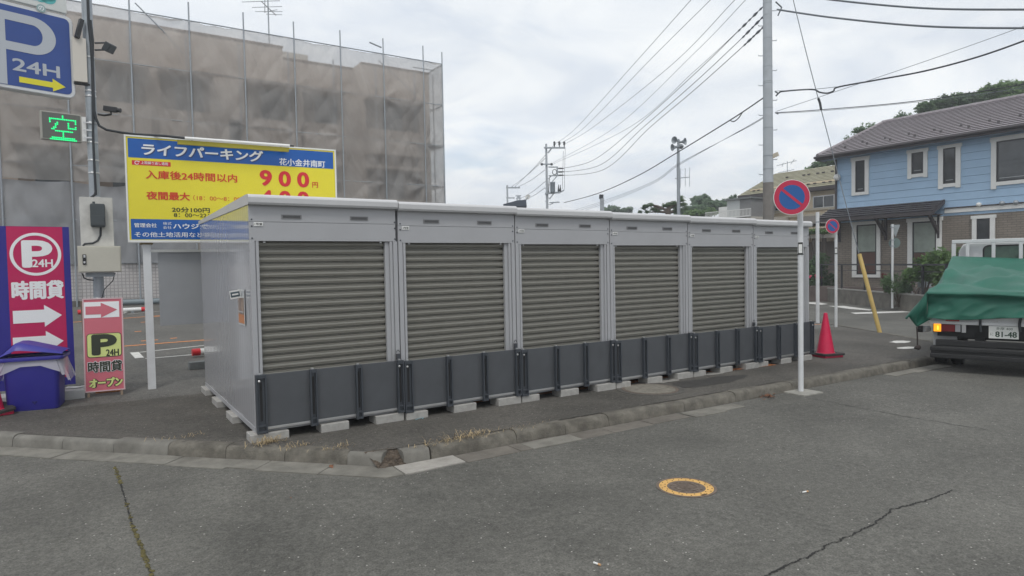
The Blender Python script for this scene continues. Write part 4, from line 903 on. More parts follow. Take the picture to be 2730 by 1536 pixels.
# ================================================================== apartment building wrapped in scaffold sheets
FY = 18.3                                                        # plane of the sheets
c7 = crop(600, 0, 3.623)
xs = [at_y(px, 300, FY).x for px in (355, 511, 654, 787, 910, 1025, 1130, 1180)]
bay = (xs[6]-xs[0])/6
post_x = [xs[0]-bay*k for k in range(6, 0, -1)] + [xs[0]+bay*k for k in range(7)] + [xs[7]]
zt = at_y(787, 105, FY).z                                        # top rail
WX1 = at_y(1143, 200, FY+1.1).x; WX0 = post_x[0]-4
wy = FY+1.1
zroof = at_y(1100, 190, wy).z
gz = lot_z(0, 18.5)
t = thing('apartment_building', 'brown beige apartment building hidden behind grey scaffold sheets', 'building', ((WX0+WX1)/2, wy, gz))
M_ap = mat('apartment_wall', (.50, .425, .365), .85, var=.08, vscale=1.5, bump=.2, bscale=20)
M_apd = mat('recess_shade', (.22, .185, .16), .85, var=.1, vscale=2)
xr0 = at_y(753, 140, wy).x; xa = at_y(845, 165, wy).x; xb = at_y(940, 182, wy).x; xc = at_y(962, 167, wy).x
z1 = at_y(680, 112, wy).z; z2 = at_y(890, 174, wy).z; z3 = at_y(1050, 180, wy).z
b = MB(); y1 = wy+9
b.box(WX0, xr0, wy, y1, gz-.3, z1); b.box(xr0+.001, xb, wy+.003, y1, gz-.3, z2)
fW_ = Fr((0, wy, 0), (1, 0, 0)); b.prism([(xb+.001, gz-.3), (WX1, gz-.3), (WX1, z3), (xc, z3), (xb+.001, z2)], fW_, -9, 0); b.build('wall', M_ap, t)
b = MB(); b.box(xr0+.05, xa, wy+1.2, wy+4, z2, z2+.62); b.box(WX0, xr0, wy+.6, wy+3, z1, z1+.12); b.build('roof_house', mat('roof_house', (.5, .47, .42), .8), t)
b = MB(); b.box(WX0, xr0+.02, wy-.03, wy+.2, z1-.06, z1+.01); b.box(xr0+.02, xb, wy-.03, wy+.2, z2-.05, z2+.01); b.box(xc, WX1+.03, wy-.03, wy+.2, z3-.05, z3+.01); b.build('coping', mat('coping_brown', (.2, .15, .12), .7), t)
flr = 2.85
rnd = random.Random(9)
# balconies: flat panels darkened as recess shade, with parapets, one row per storey
zs_ = [z3-1.55, z3-1.55-flr, z3-1.55-2*flr]
for si, zt_ in enumerate(zs_):
    for bi, (pa, pc) in enumerate(((975, 1118), (655, 790), (810, 905), (430, 560), (250, 390), (40, 190))):
        xa_, xc_ = at_y(pa, 300, wy).x, at_y(pc, 300, wy).x
        if zt_-1.35 < gz+1: continue
        b = MB(); b.box(xa_, xc_, wy-.012, wy-.004, zt_-1.25, zt_); b.build('balcony_shade', M_apd, t)
        b = MB(); b.box(xa_-.1, xc_+.1, wy-.55 if bi % 2 == 0 else wy-.25, wy-.013, zt_-1.25-1.0, zt_-1.25); b.box(xa_-.1, xc_+.1, wy-.6, wy-.013, zt_+.001, zt_+.12); b.build('balcony', M_ap, t)
        b = MB(); xm = xa_+(xc_-xa_)*.3; b.box(xm, xm+.9, wy-.02, wy-.013, zt_-1.2, zt_-.1); b.build('window', M_glass, t)
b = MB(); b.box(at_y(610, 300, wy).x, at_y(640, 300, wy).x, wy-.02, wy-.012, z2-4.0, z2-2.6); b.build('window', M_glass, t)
# tiled base wall with a dark plinth
zt0 = at_y(420, 702, FY+.1).z; zb0 = at_y(420, 794, FY+.1).z
t2 = thing('tiled_wall', 'low wall of small pale square tiles at the back of the parking lot', 'wall', (0, FY+.1, gz))
b = MB(); b.box(WX0, xs[6], FY+.1, FY+.35, zb0, zt0); b.build('tiles', brickmat('tiny_tiles', (.50, .47, .46), (.46, .44, .44), (.30, .285, .28), .11, .11, .012, 'XZ', .5, .5, 0., .08), t2)
b = MB(); b.box(WX0, xs[6], FY+.02, FY+.36, gz-.3, zb0-.002); b.build('plinth', mat('plinth', (.13, .12, .105), .9, var=.3, vscale=3, bump=.5), t2)
b = MB(); b.box(WX0, xs[6], FY+.08, FY+.37, zt0+.001, zt0+.06); b.build('coping', M_steel, t2)
p_ = at_y(430, 806, FY-.25); b = MB(); b.tube([p_ - V((1.6, 0, -.05)), p_ + V((2.5, 0, .05))], .09, 12); tag(b.build('drain_pipe', mat('pipe_greyblue', (.2, .24, .26), .5)), 'grey blue pipe lying along the foot of the tiled wall', 'pipe')
# the scaffold
sm = bpy.data.materials.new('scaffold_mesh'); sm.use_nodes = True; nt = sm.node_tree; N = nt.nodes; L = nt.links; pb = N['Principled BSDF']; pb.inputs['Roughness'].default_value = .8; pb.inputs['Specular IOR Level'].default_value = .1
tc = N.new('ShaderNodeTexCoord'); nz_ = N.new('ShaderNodeTexNoise'); nz_.inputs['Scale'].default_value = .9; nz_.inputs['Detail'].default_value = 5; L.new(tc.outputs['Object'], nz_.inputs[0])
rp = N.new('ShaderNodeValToRGB'); e = rp.color_ramp.elements; e[0].position = .3; e[0].color = (.46, .445, .43, 1); e[1].position = .7; e[1].color = (.60, .585, .57, 1); L.new(nz_.outputs[0], rp.inputs[0]); L.new(rp.outputs[0], pb.inputs['Base Color'])
tl = N.new('ShaderNodeBsdfTranslucent'); L.new(rp.outputs[0], tl.inputs[0]); m1 = N.new('ShaderNodeMixShader'); m1.inputs[0].default_value = .45; L.new(pb.outputs[0], m1.inputs[1]); L.new(tl.outputs[0], m1.inputs[2])
tp = N.new('ShaderNodeBsdfTransparent'); m2 = N.new('ShaderNodeMixShader'); m2.inputs[0].default_value = .6; L.new(tp.outputs[0], m2.inputs[1]); L.new(m1.outputs[0], m2.inputs[2]); L.new(m2.outputs[0], N['Material Output'].inputs[0])
sm2 = sm.copy(); sm2.name = 'scaffold_sheet_dense'
for nd in sm2.node_tree.nodes:
    if nd.type == 'MIX_SHADER' and any(l.from_node.type == 'BSDF_TRANSPARENT' for l in nd.inputs[1].links): nd.inputs[0].default_value = .9
    if nd.type == 'VALTORGB': nd.color_ramp.elements[0].color = (.36, .375, .40, 1); nd.color_ramp.elements[1].color = (.5, .515, .54, 1)
t = thing('scaffolding', 'pipe scaffolding with wrinkled grey mesh sheets in front of the apartment building', 'scaffolding', ((post_x[0]+xs[7])/2, FY, gz))
lift = 1.72; zlev = [zt-lift*k for k in range(6)]
zbot = zt0+.07
def sheetfn(xa_, xb_, za, zb_, seed, y=FY, amp=.11):
    def f(u, v):
        x = xa_+(xb_-xa_)*u; z = za+(zb_-za)*v
        edge = math.sin(math.pi*u)
        # tied at the posts on every lift: folds fan out from the ties
        q = ((z-zt)/lift) % 1.0; tie = abs(q-.5)*2
        rad = 0
        for cu in (0, 1):
            for cv in (0, 1):
                lv = math.floor((z-zt)/lift)+cv; hsh = mnoise.noise(V((seed*3.1+cu*7.7, lv*5.3, 1.5)))
                dx, dz = (u-cu), (q-cv); r = math.hypot(dx, dz*.8)+.02; a = math.atan2(dz, dx)
                rad += (.5+1.6*hsh)*math.sin(a*(4.5+3*hsh)+seed*2.1+cu*3+lv)*math.exp(-r*1.7)*min(1, r*4)
        cr = abs(mnoise.noise(V((x*1.3+z*.75+seed*3, z*.35-x*.2, seed*2.3)))) + .7*abs(mnoise.noise(V((x*1.5-z*.9+seed*7, z*.4+x*.2, seed+9)))) + .45*abs(mnoise.noise(V((x*4.2+z*1.4, z*.9, seed+2))))
        d = 1.2*amp*(.55*mnoise.noise(V((x*.7+seed*5, z*.55, seed)))*1.6 + .30*mnoise.noise(V((x*1.9, z*1.6, seed+4)))) + .085*rad - .16*cr + .05*edge*(1-tie*.3)
        d *= (.15+.85*min(1, edge*2.2))
        zz = z
        if v > .999: zz -= .06*edge*(1+math.sin(seed*3))
        return V((x, y + d, zz))
    return f
for i in range(len(post_x)-1):
    xa_, xb_ = post_x[i], post_x[i+1]
    zl = at_y(400, 492, FY).z if xb_ < at_y(560, 500, FY).x else zbot
    if zl > zbot+.1:
        b = MB(); b.grid(sheetfn(xa_+.01, xb_-.01, zbot-.05, zl-.02, i*1.7+9, FY+.03), 26, 18); b.build('dense_sheet', sm2, t, smooth=180)
    b = MB(); b.grid(sheetfn(xa_+.015, xb_-.015, zl, zt+.0, i*1.37+1), 44 if xb_-xa_ > 1 else 14, 150); b.build('mesh_sheet', sm, t, smooth=180)
b = MB()                                                         # return sheet at the right end
f0 = sheetfn(0, 2.4, zbot, zt, 33, 0, .06); b.grid(lambda u, v: (lambda q: V((xs[7]+.02+q.y*.4, FY+q.x, q.z)))(f0(u, v)), 16, 60); b.build('mesh_sheet', sm, t, smooth=180)
for i, x in enumerate(post_x):
    for yy in (FY-.05, FY+.85):
        if yy > FY and (x < xs[0]-bay*1.5): continue
        top = zt+.62 if yy < FY else zt-.25
        if i == len(post_x)-1 and yy < FY: top = zt+.5
        b = MB(); b.tube([V((x, yy, gz-.05)), V((x, yy, top))], .026, 8); b.build('post', M_steel, t, smooth=60)
b = MB(); 
for k, z in enumerate(zlev):
    if z < zbot: continue
    b.tube([V((post_x[0], FY+(-.05 if k == 0 else -.012), z)), V((xs[7], FY+(-.05 if k == 0 else -.012), z))], .022 if k == 0 else .013, 8)
b.build('rail', M_steel, t, smooth=60)
for k, z in enumerate(zlev[:5]):
    b = MB(); b.bar((xs[6]-.05, FY+.85, z-.03), (xs[7], FY+.85, z-.03), .035); b.bar((xs[7], FY+.02, z-.03), (xs[7], FY+2.3, z-.03), .035)
    if k in (2, 3): b.box(xs[6]-.1, xs[7]-.05, FY+.2, FY+.8, z-.02, z+.02)
    b.build('end_rail', M_steel, t)
b = MB(); b.tube([V((xs[5], FY+.5, zt-.1)), V((xs[6], FY+.8, zt-1.2))], .022, 8); b.build('brace', M_steel, t); b = MB(); b.tube([at_y(360, 8, FY-.09), at_y(430, 78, FY-.09), at_y(490, 145, FY+.25)], .02, 6); b.build('brace', M_steel, t)
p_ = at_y(985, 113, FY-.08); b = MB(); b.tube([p_, p_ + V((.5, 0, -.12))], .03, 8); b.build('loose_pipe', M_steel, t)
# television aerial on the roof
p_ = at_y(718, 122, wy+2.0); z0a = z2
t = thing('roof_aerial', 'tall television aerial on the roof of the scaffolded building', 'aerial', (p_.x, p_.y, z1))
ztp = at_y(716, -60, p_.y).z
b = MB(); b.tube([V((p_.x, p_.y, z2-.4)), V((p_.x, p_.y, ztp))], .028, 8); b.build('mast', M_steel, t)
b = MB()
za_ = at_y(716, 22, p_.y).z; dA = (p_-CAM).dot(fw); E0, E1 = at_d(697, 4, dA-.9), at_d(736, 41, dA+.9); b.tube([E0, E1], .02, 6)
for f, x0, y0, x1, y1 in ((0., 645, 5.5, 746, 2), (.42, 672, 20, 752, 17.5), (.72, 680, 31, 753, 31), (.95, 710, 38, 752, 39.5), (.6, 704, 33, 739, 26)):
    d_ = dA-.9+1.8*f; b.tube([at_d(x0, y0, d_), at_d(x1, y1, d_)], .013, 6)
b.tube([at_d(706, 30, dA), at_d(706, -60, dA)], .016, 6); b.build('antenna', M_steel, t)
# little grey cut roof and parapet, right of the building above the units
P = at_d(1330, 548, 30)
t = thing('far_house', 'dark roofed house top with a satellite dish seen over the units', 'house', (P.x, P.y, -.2))
b = MB(); A, B = at_d(1180, 541, 30), at_d(1402, 549, 30)
f = Fr(at_d(1290, 560, 30), (A-B).cross(V((0, 0, 1))).cross(V((0, 0, 1))) if False else (B-A))
u0_, u1_ = f.uv(1170, 545)[0], f.uv(1395, 545)[0]
b.rect(f, u0_, u1_, -4.2, f.uv(1250, 546)[1], -5, 0); b.build('wall', mat('far_wall', (.36, .37, .38), .8), t)
b = MB(); q = [f.uv(*p) for p in ((1342, 546), (1378, 536.5), (1402, 534), (1404, 552), (1342, 553))]; b.prism(q, f, -3, .3); b.build('roof', mat('slate_dark', (.07, .085, .11), .6), t)
b = MB(); cD = f.p(*f.uv(1407, 526), .1); b.lathe(cD, [(.0, -.03), (.07, -.012), (.125, .015), (.125, .018), (.07, -.008), (0, -.02)], 20, axis=(-.75, -.55, .25), cap=False); b.mat(1).tube([cD, cD + V((-.15, -.1, -.1)), f.p(*f.uv(1402, 536), .1)], .02, 6); b.build('satellite_dish', [mat('dish', (.6, .6, .58), .4), M_steel], t, smooth=60)
# ================================================================== poles and signs on the right
cA = crop(2050, 440, 2.588); cB = crop(2130, 180, 4.2617); cC = crop(2140, 580, 4.53)
def noparking(base, top, ctr, r, nrm, label, rp, lab_z=None, pad=False):
    t = thing('no_parking_sign', label, 'road sign', base, group='no parking signs')
    b = MB(); b.tube([base - V((0, 0, .02)), V((base.x, base.y, top))], rp, 18); b.build('pole', M_whitep, t, smooth=50)
    n = V(nrm).normalized(); f = Fr(ctr, V((0, 0, 1)).cross(n)); n = f.n
    b = MB(); b.prism(disc(0, 0, r, 56), f, -.012, 0); b.build('sign_back', M_white, t)
    b = MB(); b.prism(disc(0, 0, r*.968, 56), f, 0, .002); b.build('red_disc', mat('np_red', (.50, .018, .065), .35), t)
    b = MB(); b.prism(disc(0, 0, r*.70, 56), f, .002, .004); b.build('blue_disc', mat('np_blue', (.014, .10, .33), .35), t)
    f2 = Fr(f.o, f.u*.76 - f.v*.65, f.v*.76 + f.u*.65); b = MB(); b.rect(f2, -r*.71, r*.71, -r*.075, r*.075, .004, .006); b.build('red_bar', MC['np_red'], t)
    if lab_z:
        b = MB(); m_ = V((CAM.x-base.x, CAM.y-base.y, 0)).normalized(); f3 = Fr(base + m_*(rp+.002) + V((0, 0, lab_z-base.z)), V((0, 0, 1)).cross(m_))
        b.rect(f3, -rp*.85, rp*.85, -.085, .085, -.03, 0); b.mat(1).rect(f3, -rp*.62, rp*.62, -.06, .06, 0, .002); b.build('sticker', [M_ink, M_paper], t)
        b = MB(); b.lathe(V((base.x, base.y, lab_z-.085)), [(rp+.001, 0), (rp+.004, .002), (rp+.004, .012), (rp+.001, .014)], 18); b.build('sticker_band', M_ink, t)
    return t
NP = at_g(2135, 1046, road_z)
t = noparking(NP, at_y(2131, 500, NP.y).z, at_y(2111, 526, NP.y-.06), .235, (-.66, -.75, 0), 'round red and blue no parking sign on a thick white pole at the kerb', .036, at_y(2134, 663, NP.y).z)
fp_ = Fr(V((NP.x-.02, NP.y-.02, road_z(NP.x, NP.y))), (1, -.05, -.009), (0, 1, 0))
b = MB(); b.rect(fp_, -.21, .21, -.19, .17, -.05, .018); b.build('concrete_pad', mat('pad', (.30, .29, .26), .85, var=.15, vscale=8, bump=.4), t, bevel=.004)
N2 = at_g(2229, 872)
noparking(N2, at_y(2222, 590, N2.y).z, at_y(2219.5, 603, N2.y-.05), .235*.80, (-.45, -.89, 0), 'smaller no parking sign on a leaning white pole behind the traffic cone', .035, at_y(2226, 669, N2.y).z)
WP = at_g(2180, 861); t = thing('white_pole', 'plain white pole without a sign, between the last unit and the far sign', 'pole', WP)
b = MB(); b.tube([WP, V((WP.x, WP.y, at_y(2184, 566, WP.y).z))], .048, 16); b.build('shaft', M_whitep, t, smooth=50)
b = MB(); z = at_y(2183, 594, WP.y).z; b.lathe(V((WP.x, WP.y, z)), [(.049, 0), (.052, .005), (.052, .03), (.049, .035)], 16); b.build('collar', M_steel, t)
SG = at_z(2379, 822, -.30); t = thing('stop_sign', 'grey backs of a triangular and a round sign on a white pole across the road', 'road sign', SG)
zt_ = at_y(2384, 598, SG.y).z
b = MB(); b.tube([SG, V((SG.x, SG.y, zt_))], .04, 14); b.build('pole', M_whitep, t, smooth=50)
fG = Fr(V((SG.x+.05, SG.y+.03, 0)), (.66, -.75, 0)); fG2 = Fr(V((SG.x+.05, SG.y+.03, 0)), (.55, -.83, 0))
a_, c_, d_ = fG2.uv(2373, 599), fG2.uv(2400, 599), fG2.uv(2388, 632)
b = MB(); b.prism([(a_[0], c_[1]), (c_[0], c_[1]), (d_[0], d_[1])], fG2, -.01, .0); b.build('triangle_plate', mat('sign_back_grey', (.30, .33, .34), .5, metal=.3), t)
u, v = fG2.uv(2385, 648); b = MB(); b.prism(disc(u, v, .19, 28), fG2, -.03, 0); b.build('round_plate', mat('round_back', (.12, .17, .16), .5), t)
b = MB()
for py in (606, 640, 656): q = at_y(2384, py, SG.y).z; b.box(SG.x-.06, SG.x+.06, SG.y-.06, SG.y+.06, q-.012, q+.012)
b.build('clamp', M_steel, t)
# guy wire with its yellow guard
GB = at_g(2346, 886); tp = at_y(2290, 676, GB.y)
dirp = at_d(2291, 678, (GB-CAM).dot(fw)*1.035)
t = thing('guy_guard', 'leaning yellow guard tube over the guy wire beside the lorry', 'guy wire guard', GB)
b = MB(); b.tube([GB - V((0, 0, .02)), dirp], .048, 16); b.build('tube', mat('guard_yellow', (.50, .355, .11), .5, var=.12, vscale=3, dirt=.2), t, smooth=50)
# ================================================================== utility poles and their cables
UP = at_d(2049, 700, 20); UP.z = lot_z(UP.x, UP.y)
ztop = 12.6
t = thing('utility_pole', 'large grey concrete utility pole rising behind the last units', 'utility pole', UP)
b = MB(); b.tube([V((UP.x, UP.y, UP.z-.2)), V((UP.x, UP.y, ztop))], [.165, .118], 28); b.build('shaft', M_conc, t, smooth=60)
b = MB(); b.tube([V((UP.x, UP.y, UP.z-.1)), V((UP.x, UP.y, 3.95))], [.1655, .155], 28, cap=False); b.build('dark_lower_sleeve', mat('pole_sleeve', (.20, .185, .17), .85, var=.15, vscale=3), t, smooth=60)
b = MB()
for i, z in enumerate([4.2+.45*k for k in range(18)]):
    a = YAW + (math.pi/2 if i % 2 else -math.pi/2); d = V((math.sin(a), math.cos(a), 0)); b.tube([V((UP.x, UP.y, z)), V((UP.x, UP.y, z)) + d*.27, V((UP.x, UP.y, z+.03)) + d*.28], .011, 6)
b.build('step_bolt', M_steel, t)
b = MB()
for z in (4.35, 4.75, 5.6, 6.2, 6.95, 7.0, 7.45, 8.3, 9.0, 9.35): b.lathe(V((UP.x, UP.y, z)), [(.15-.0045*(z-4), 0), (.156-.0045*(z-4), .004), (.156-.0045*(z-4), .022), (.15-.0045*(z-4), .026)], 24)
b.build('steel_band', M_steel, t, smooth=40)
q = at_d(2067, 412, 19.7); b = MB(); b.bar(V((UP.x, UP.y, q.z-.08)), q + V((.08, -.05, .02)), .05, .12); b.build('side_bracket', mat('bracket_cream', (.5, .45, .36), .6), t)
def wire(name, pts, r, label, m=M_wire, group='overhead cables', sub=10, cat='cable'):
    P = [at_d(*p) for p in pts]
    if len(P) > 2:
        out = []
        for i in range(len(P)-1):
            p0 = P[max(i-1, 0)]; p1 = P[i]; p2 = P[i+1]; p3 = P[min(i+2, len(P)-1)]
            for k in range(sub):
                t_ = k/sub; out.append(.5*((2*p1)+(p2-p0)*t_+(2*p0-5*p1+4*p2-p3)*t_**2+(3*p1-p0-3*p2+p3)*t_**3))
        P = out + [P[-1]]
    b = MB(); b.tube(P, r, 6, cap=True); return tag(b.build(name, m), label, cat, group)
FD, ND = 46., 20.
cF = crop(1300, 340, 3.39); cR = crop(1850, 0, 2.927); cQ = crop(1400, 360, 6.9)
def fx(c, x, y, d): p = c(x, y); return (p[0], p[1], d)
def lerpd(pts, d0, d1):
    """picture points with depths interpolated as for a straight span (1/d linear in the picture)"""
    L_ = [0]
    for a, c in zip(pts, pts[1:]): L_.append(L_[-1]+math.hypot(c[0]-a[0], c[1]-a[1]))
    return [(p[0], p[1], 1/((1/d0)+(1/d1-1/d0)*l/L_[-1])) for p, l in zip(pts, L_)]
HV = [[cQ(560, 160), (1537.5, 340), (1700, 160), (1842, 0), (1960, -135)], [cQ(645, 160), (1558, 340), (1735, 158), (1894, 0), (2040, -150)], [cQ(738, 162), (1580, 340), (1785, 178), (1959, 0), (2075, -122)]]
for i, p in enumerate(HV): wire('power_line', lerpd(p, FD, 19), .011, ['high power line, leftmost of the three leaving the top of the far pole', 'high power line, middle of the three leaving the top of the far pole', 'high power line, rightmost of the three leaving the top of the far pole'][i], M_wirel)
MID = [[cQ(520, 508), (1639, 340), (1850, 143), (1981, 7), (2030, -46)], [cQ(520, 533), (1677.6, 340), (1850, 191), (1969, 82), (2044, 8)]]
for i, p in enumerate(MID): wire('power_line', lerpd(p, FD, ND), .009, ['higher thin grey line sagging from the far pole second cross arm', 'lower thin grey line sagging from the far pole second cross arm'][i], M_wirel)
LV = [[cQ(655, 620), (1580, 428), (1693.8, 340), (1850, 199), (1969.6, 82), (2046, 6)], [cQ(655, 686), (1600, 440), (1714.5, 340), (1850, 222), (1981, 99), (2047, 32)], [cQ(655, 748), (1610, 452), (1732.7, 340), (1850, 241), (1985, 120), (2048, 60)]]
for i, p in enumerate(LV): wire('power_line', lerpd(p, FD, ND), .013, 'black low voltage line to the near pole, %s of the three with strain insulators' % ['top', 'middle', 'bottom'][i])
for p in LV:
    b = MB(); A, B = at_d(*lerpd(p, FD, ND)[-2]), at_d(*lerpd(p, FD, ND)[-1])
    for k in range(5):
        c_ = A.lerp(B, .02+k*.19); d = (B-A).normalized(); b.lathe(c_, [(.012, -.18), (.03, -.12), (.045, 0), (.03, .12), (.012, .18)] if k % 2 else [(.012, -.12), (.035, 0), (.012, .12)], 8, axis=d)
    b.build('strain_insulator', M_wirel, t, smooth=60)
wire('telephone_cable', lerpd([cF(690, 680), (1595, 515.5), (1700, 469), (1807, 406), (1915, 340), (1979.8, 299), (2044.7, 254.5)], FD, ND), .021, 'thick black cable sagging from the far pole lower arm to the near pole')
wire('telephone_cable', lerpd([(1945.7, 321), (1956, 324), (1968, 316), (1979.8, 299)], ND+2, ND+1), .018, 'short loop of black cable hanging left of the near pole', sub=8)
for i, dy in enumerate((0, 5, 10)):
    wire('service_wire', lerpd([(1430, 585+dy*1.0), (1550, 555+dy*.9), (1727.7, 490+dy*.6), (1813, 434+dy*.5), (1993, 340-dy*.3), (2044, 308-dy*.2)], 38, ND), .006, 'thin twisted service wire rising to the near pole, %s of the lowest three' % ['top', 'middle', 'bottom'][i], M_wirel)
wire('telephone_cable', [(2072, 25.6, 20), (2225.8, 47.8, 18.5), (2465, 70, 17), (2730, 75, 15.5), (2950, 70, 14.5)], .026, 'thick grey cable at the top right, the lower of two', M_wirel)
wire('telephone_cable', [(2060, -25, 20), (2220.7, 0, 18.5), (2465, 22, 17), (2730, 25.6, 15.5), (2950, 22, 14.5)], .026, 'thick grey cable at the top right, the upper of two', M_wirel)
wire('telephone_cable', [(2068.7, 256, 20), (2078, 247, 20), (2085.7, 244, 19.9), (2130, 240, 19.6), (2169, 239, 19.3), (2185, 246, 19.2), (2205, 248.5, 19.1), (2222, 243, 19), (2236, 232, 18.9), (2340, 213, 18.2), (2465, 189.6, 17.4), (2600, 154, 16.6), (2730, 109, 16), (2900, 42, 15)], .022, 'black cable with a drooping loop right of the near pole')
wire('messenger_wire', [(2066, 243, 20), (2169, 238, 19.3), (2236, 231, 18.9)], .008, 'thin straight support wire over the drooping cable loop', M_wirel)
wire('service_wire', [(2068.7, 300.6, 20), (2191.6, 292.5, 19), (2437.6, 270, 18), (2704, 229, 17), (2900, 190, 16)], .011, 'twisted black service wire crossing in front of the trees and the roof')
wire('service_wire', [(2068.7, 302.6, 20), (2191.6, 295.5, 19), (2437.6, 273, 18), (2704, 238, 17), (2900, 202, 16)], .007, 'fainter second wire just under the twisted service wire', M_wirel)
wire('service_wire', [(2070, 297, 20), (2284, 225.5, 18.5), (2500, 152, 17.4), (2730, 70, 16.3), (2900, 5, 15.5)], .007, 'very thin wire crossing the drooping cable on its way to the top right corner', M_wirel)
gp = [(2090, -110, 17.2), (2114.8, 0, 17.0), (2148, 135, 16.8), (2181, 261, 16.7), (2217, 398, 16.6), (2258, 555, 16.3), (2290, 676, (dirp-CAM).dot(fw))]
wire('guy_wire', gp, .010, 'slanting guy wire running down to the yellow guard tube', M_wirel, None, 6)
wire('guy_sleeve', [(2181.5, 262, 16.65), (2186, 275, 16.65), (2189, 292, 16.6)], .03, 'dark sleeve clipped on the guy wire in the sky', M_wire, None, 4, 'sleeve')
b = MB()
for (px, py, dd), (qx, qy, de) in (((2044, 312, 20), (2036, 300, 20)), ((2044, 257, 20), (2037, 268, 20)), ((2067, 300, 20), (2075, 304, 20)), ((2066, 244, 20), (2076, 250, 20)), ((2068, 5, 20), (2084, 20, 20)), ((2084, 20, 20), (2074, 42, 20))): b.tube([at_d(px, py, dd), at_d(qx, qy, de)], .022, 6)
b.build('cable_clamp', M_wirel, t)
# far pole with transformer
FPt = at_d(1459, 560, FD); FPb = V((FPt.x, FPt.y, -.3))
t = thing('utility_pole', 'distant utility pole with transformer, cross arms and insulators above the third unit', 'utility pole', FPb)
zf = lambda py: at_d(*cQ(400, py), FD).z
b = MB(); b.tube([FPb, V((FPt.x, FPt.y, zf(172)))], [.115, .07], 14); b.build('shaft', M_conc, t, smooth=60)
FF = Fr(V((FPt.x, FPt.y, 0)), V((rt.x, rt.y, 0))); ff = lambda x, y, d=.0: FF.p(*FF.uv(*cQ(x, y)), d)
b = MB()
for p, q, w_ in (((345, 243), (735, 245), .10), ((305, 544), (490, 546), .09), ((425, 597), (592, 597), .08), ((588, 590), (588, 760), .10), ((430, 757), (650, 750), .08), ((365, 1082), (640, 1062), .12), ((640, 1062), (715, 1018), .08), ((445, 1250), (630, 1240), .08)): b.bar(ff(*p, .16), ff(*q, .16), w_)
b.tube([ff(490, 250, .16), ff(425, 340, .1)], .03, 6); b.tube([ff(585, 765, .16), ff(505, 850, .16), ff(500, 880, .16)], .03, 6); b.tube([ff(520, 1085, .16), ff(445, 1185, .1)], .035, 6); b.tube([ff(525, 1250, .16), ff(455, 1290, .1)], .025, 6)
b.build('cross_arm', M_steel, t)
b = MB()
for x in (537, 627, 716): b.lathe(ff(x, 235, .16), [(.035, 0), (.035, .15), (.085, .18), (.06, .25), (.085, .29), (.085, .36), (.04, .42)], 10)
for y in (622, 686, 748): b.lathe(ff(600, y, .16), [(.04, 0), (.06, .12), (.05, .3), (.03, .42)], 8, axis=V((rt.x, rt.y, 0)))
for x in (305, 485): b.lathe(ff(x, 546, .16), [(.07, -.08), (.1, 0), (.07, .08)], 8)
for x in (612, 645): b.lathe(ff(x, 1050, .16), [(.05, 0), (.07, .1), (.04, .3), (.02, .5)], 8)
b.build('insulator', mat('insulator_dark', (.06, .065, .07), .4), t, smooth=60)
b = MB(); b.lathe(ff(502, 1060, .3), [(.16, 0), (.175, .03), (.175, .64), (.195, .66), (.185, .70), (.05, .73)], 20); b.build('transformer', mat('transformer_grey', (.27, .31, .35), .5), t, smooth=50)
b = MB(); b.tube([ff(538+38*math.cos(a), 690+48*math.sin(a), .2) for a in [2*math.pi*i/20 for i in range(21)]], .025, 6)
b.tube([ff(430, 1060, .15), ff(440, 800, .2), ff(475, 762, .2)], .03, 6); b.tube([ff(700, 300, .16), ff(690, 650, .16), ff(682, 1000, .16)], .012, 5); b.tube([ff(735, 260, .16), ff(722, 700, .16), ff(717, 1010, .16)], .012, 5)
b.build('drop_lead', M_wire, t)
b = MB()
for i, y in enumerate(range(800, 1340, 60)): b.tube([ff(400, y), ff(362 if i % 2 else 452, y)], .02, 5)
b.build('step_bolt', M_steel, t)
# lines on from the far pole to a smaller one
D2 = 75.
SP = at_d(*cF(180, 690), D2); t = thing('utility_pole', 'small far utility pole with one cross arm, left of the transformer pole', 'utility pole', V((SP.x, SP.y, -.3)))
b = MB(); b.tube([V((SP.x, SP.y, -.3)), V((SP.x, SP.y, at_d(*cF(178, 522), D2).z))], .1, 10); b.build('shaft', M_conc, t, smooth=60)
b = MB(); b.bar(at_d(*cF(165, 545), D2), at_d(*cF(292, 545), D2), .14); b.bar(at_d(*cF(168, 637), D2), at_d(*cF(245, 637), D2), .12)
for x in (222, 252, 284): b.bar(at_d(*cF(x, 543), D2), at_d(*cF(x, 532), D2), .1)
b.build('cross_arm', M_steel, t)
for i, (a, c) in enumerate((((600, 160), (252, 530)), ((520, 280), (222, 532)), ((516, 385), (284, 532)), ((518, 490), (300, 640)), ((518, 545), (330, 650)))):
    A, B = cF(*a), cF(*c); m_ = ((A[0]*.45+B[0]*.55), (A[1]*.45+B[1]*.55)+4)
    wire('power_line', lerpd([A, m_, B], FD, D2), .02, 'thin line from the far transformer pole to the small pole, %s from the top' % ['first', 'second', 'third', 'fourth', 'fifth'][i], M_wirel)
t = thing('pylon', 'tiny lattice pylon far away beside the satellite dish', 'pylon', at_d(1382, 560, 220))
b = MB(); PD = 220; pp = lambda x, y: at_d(*cF(x, y), PD)
for a, c in (((262, 690), (272, 615)), ((296, 690), (288, 615)), ((253, 618), (304, 616)), ((256, 640), (302, 638)), ((262, 660), (298, 658)), ((268, 640), (292, 615)), ((290, 640), (270, 615)), ((264, 690), (294, 655)), ((295, 690), (266, 655))): b.bar(pp(*a), pp(*c), .35)
b.build('lattice', M_steel, t)
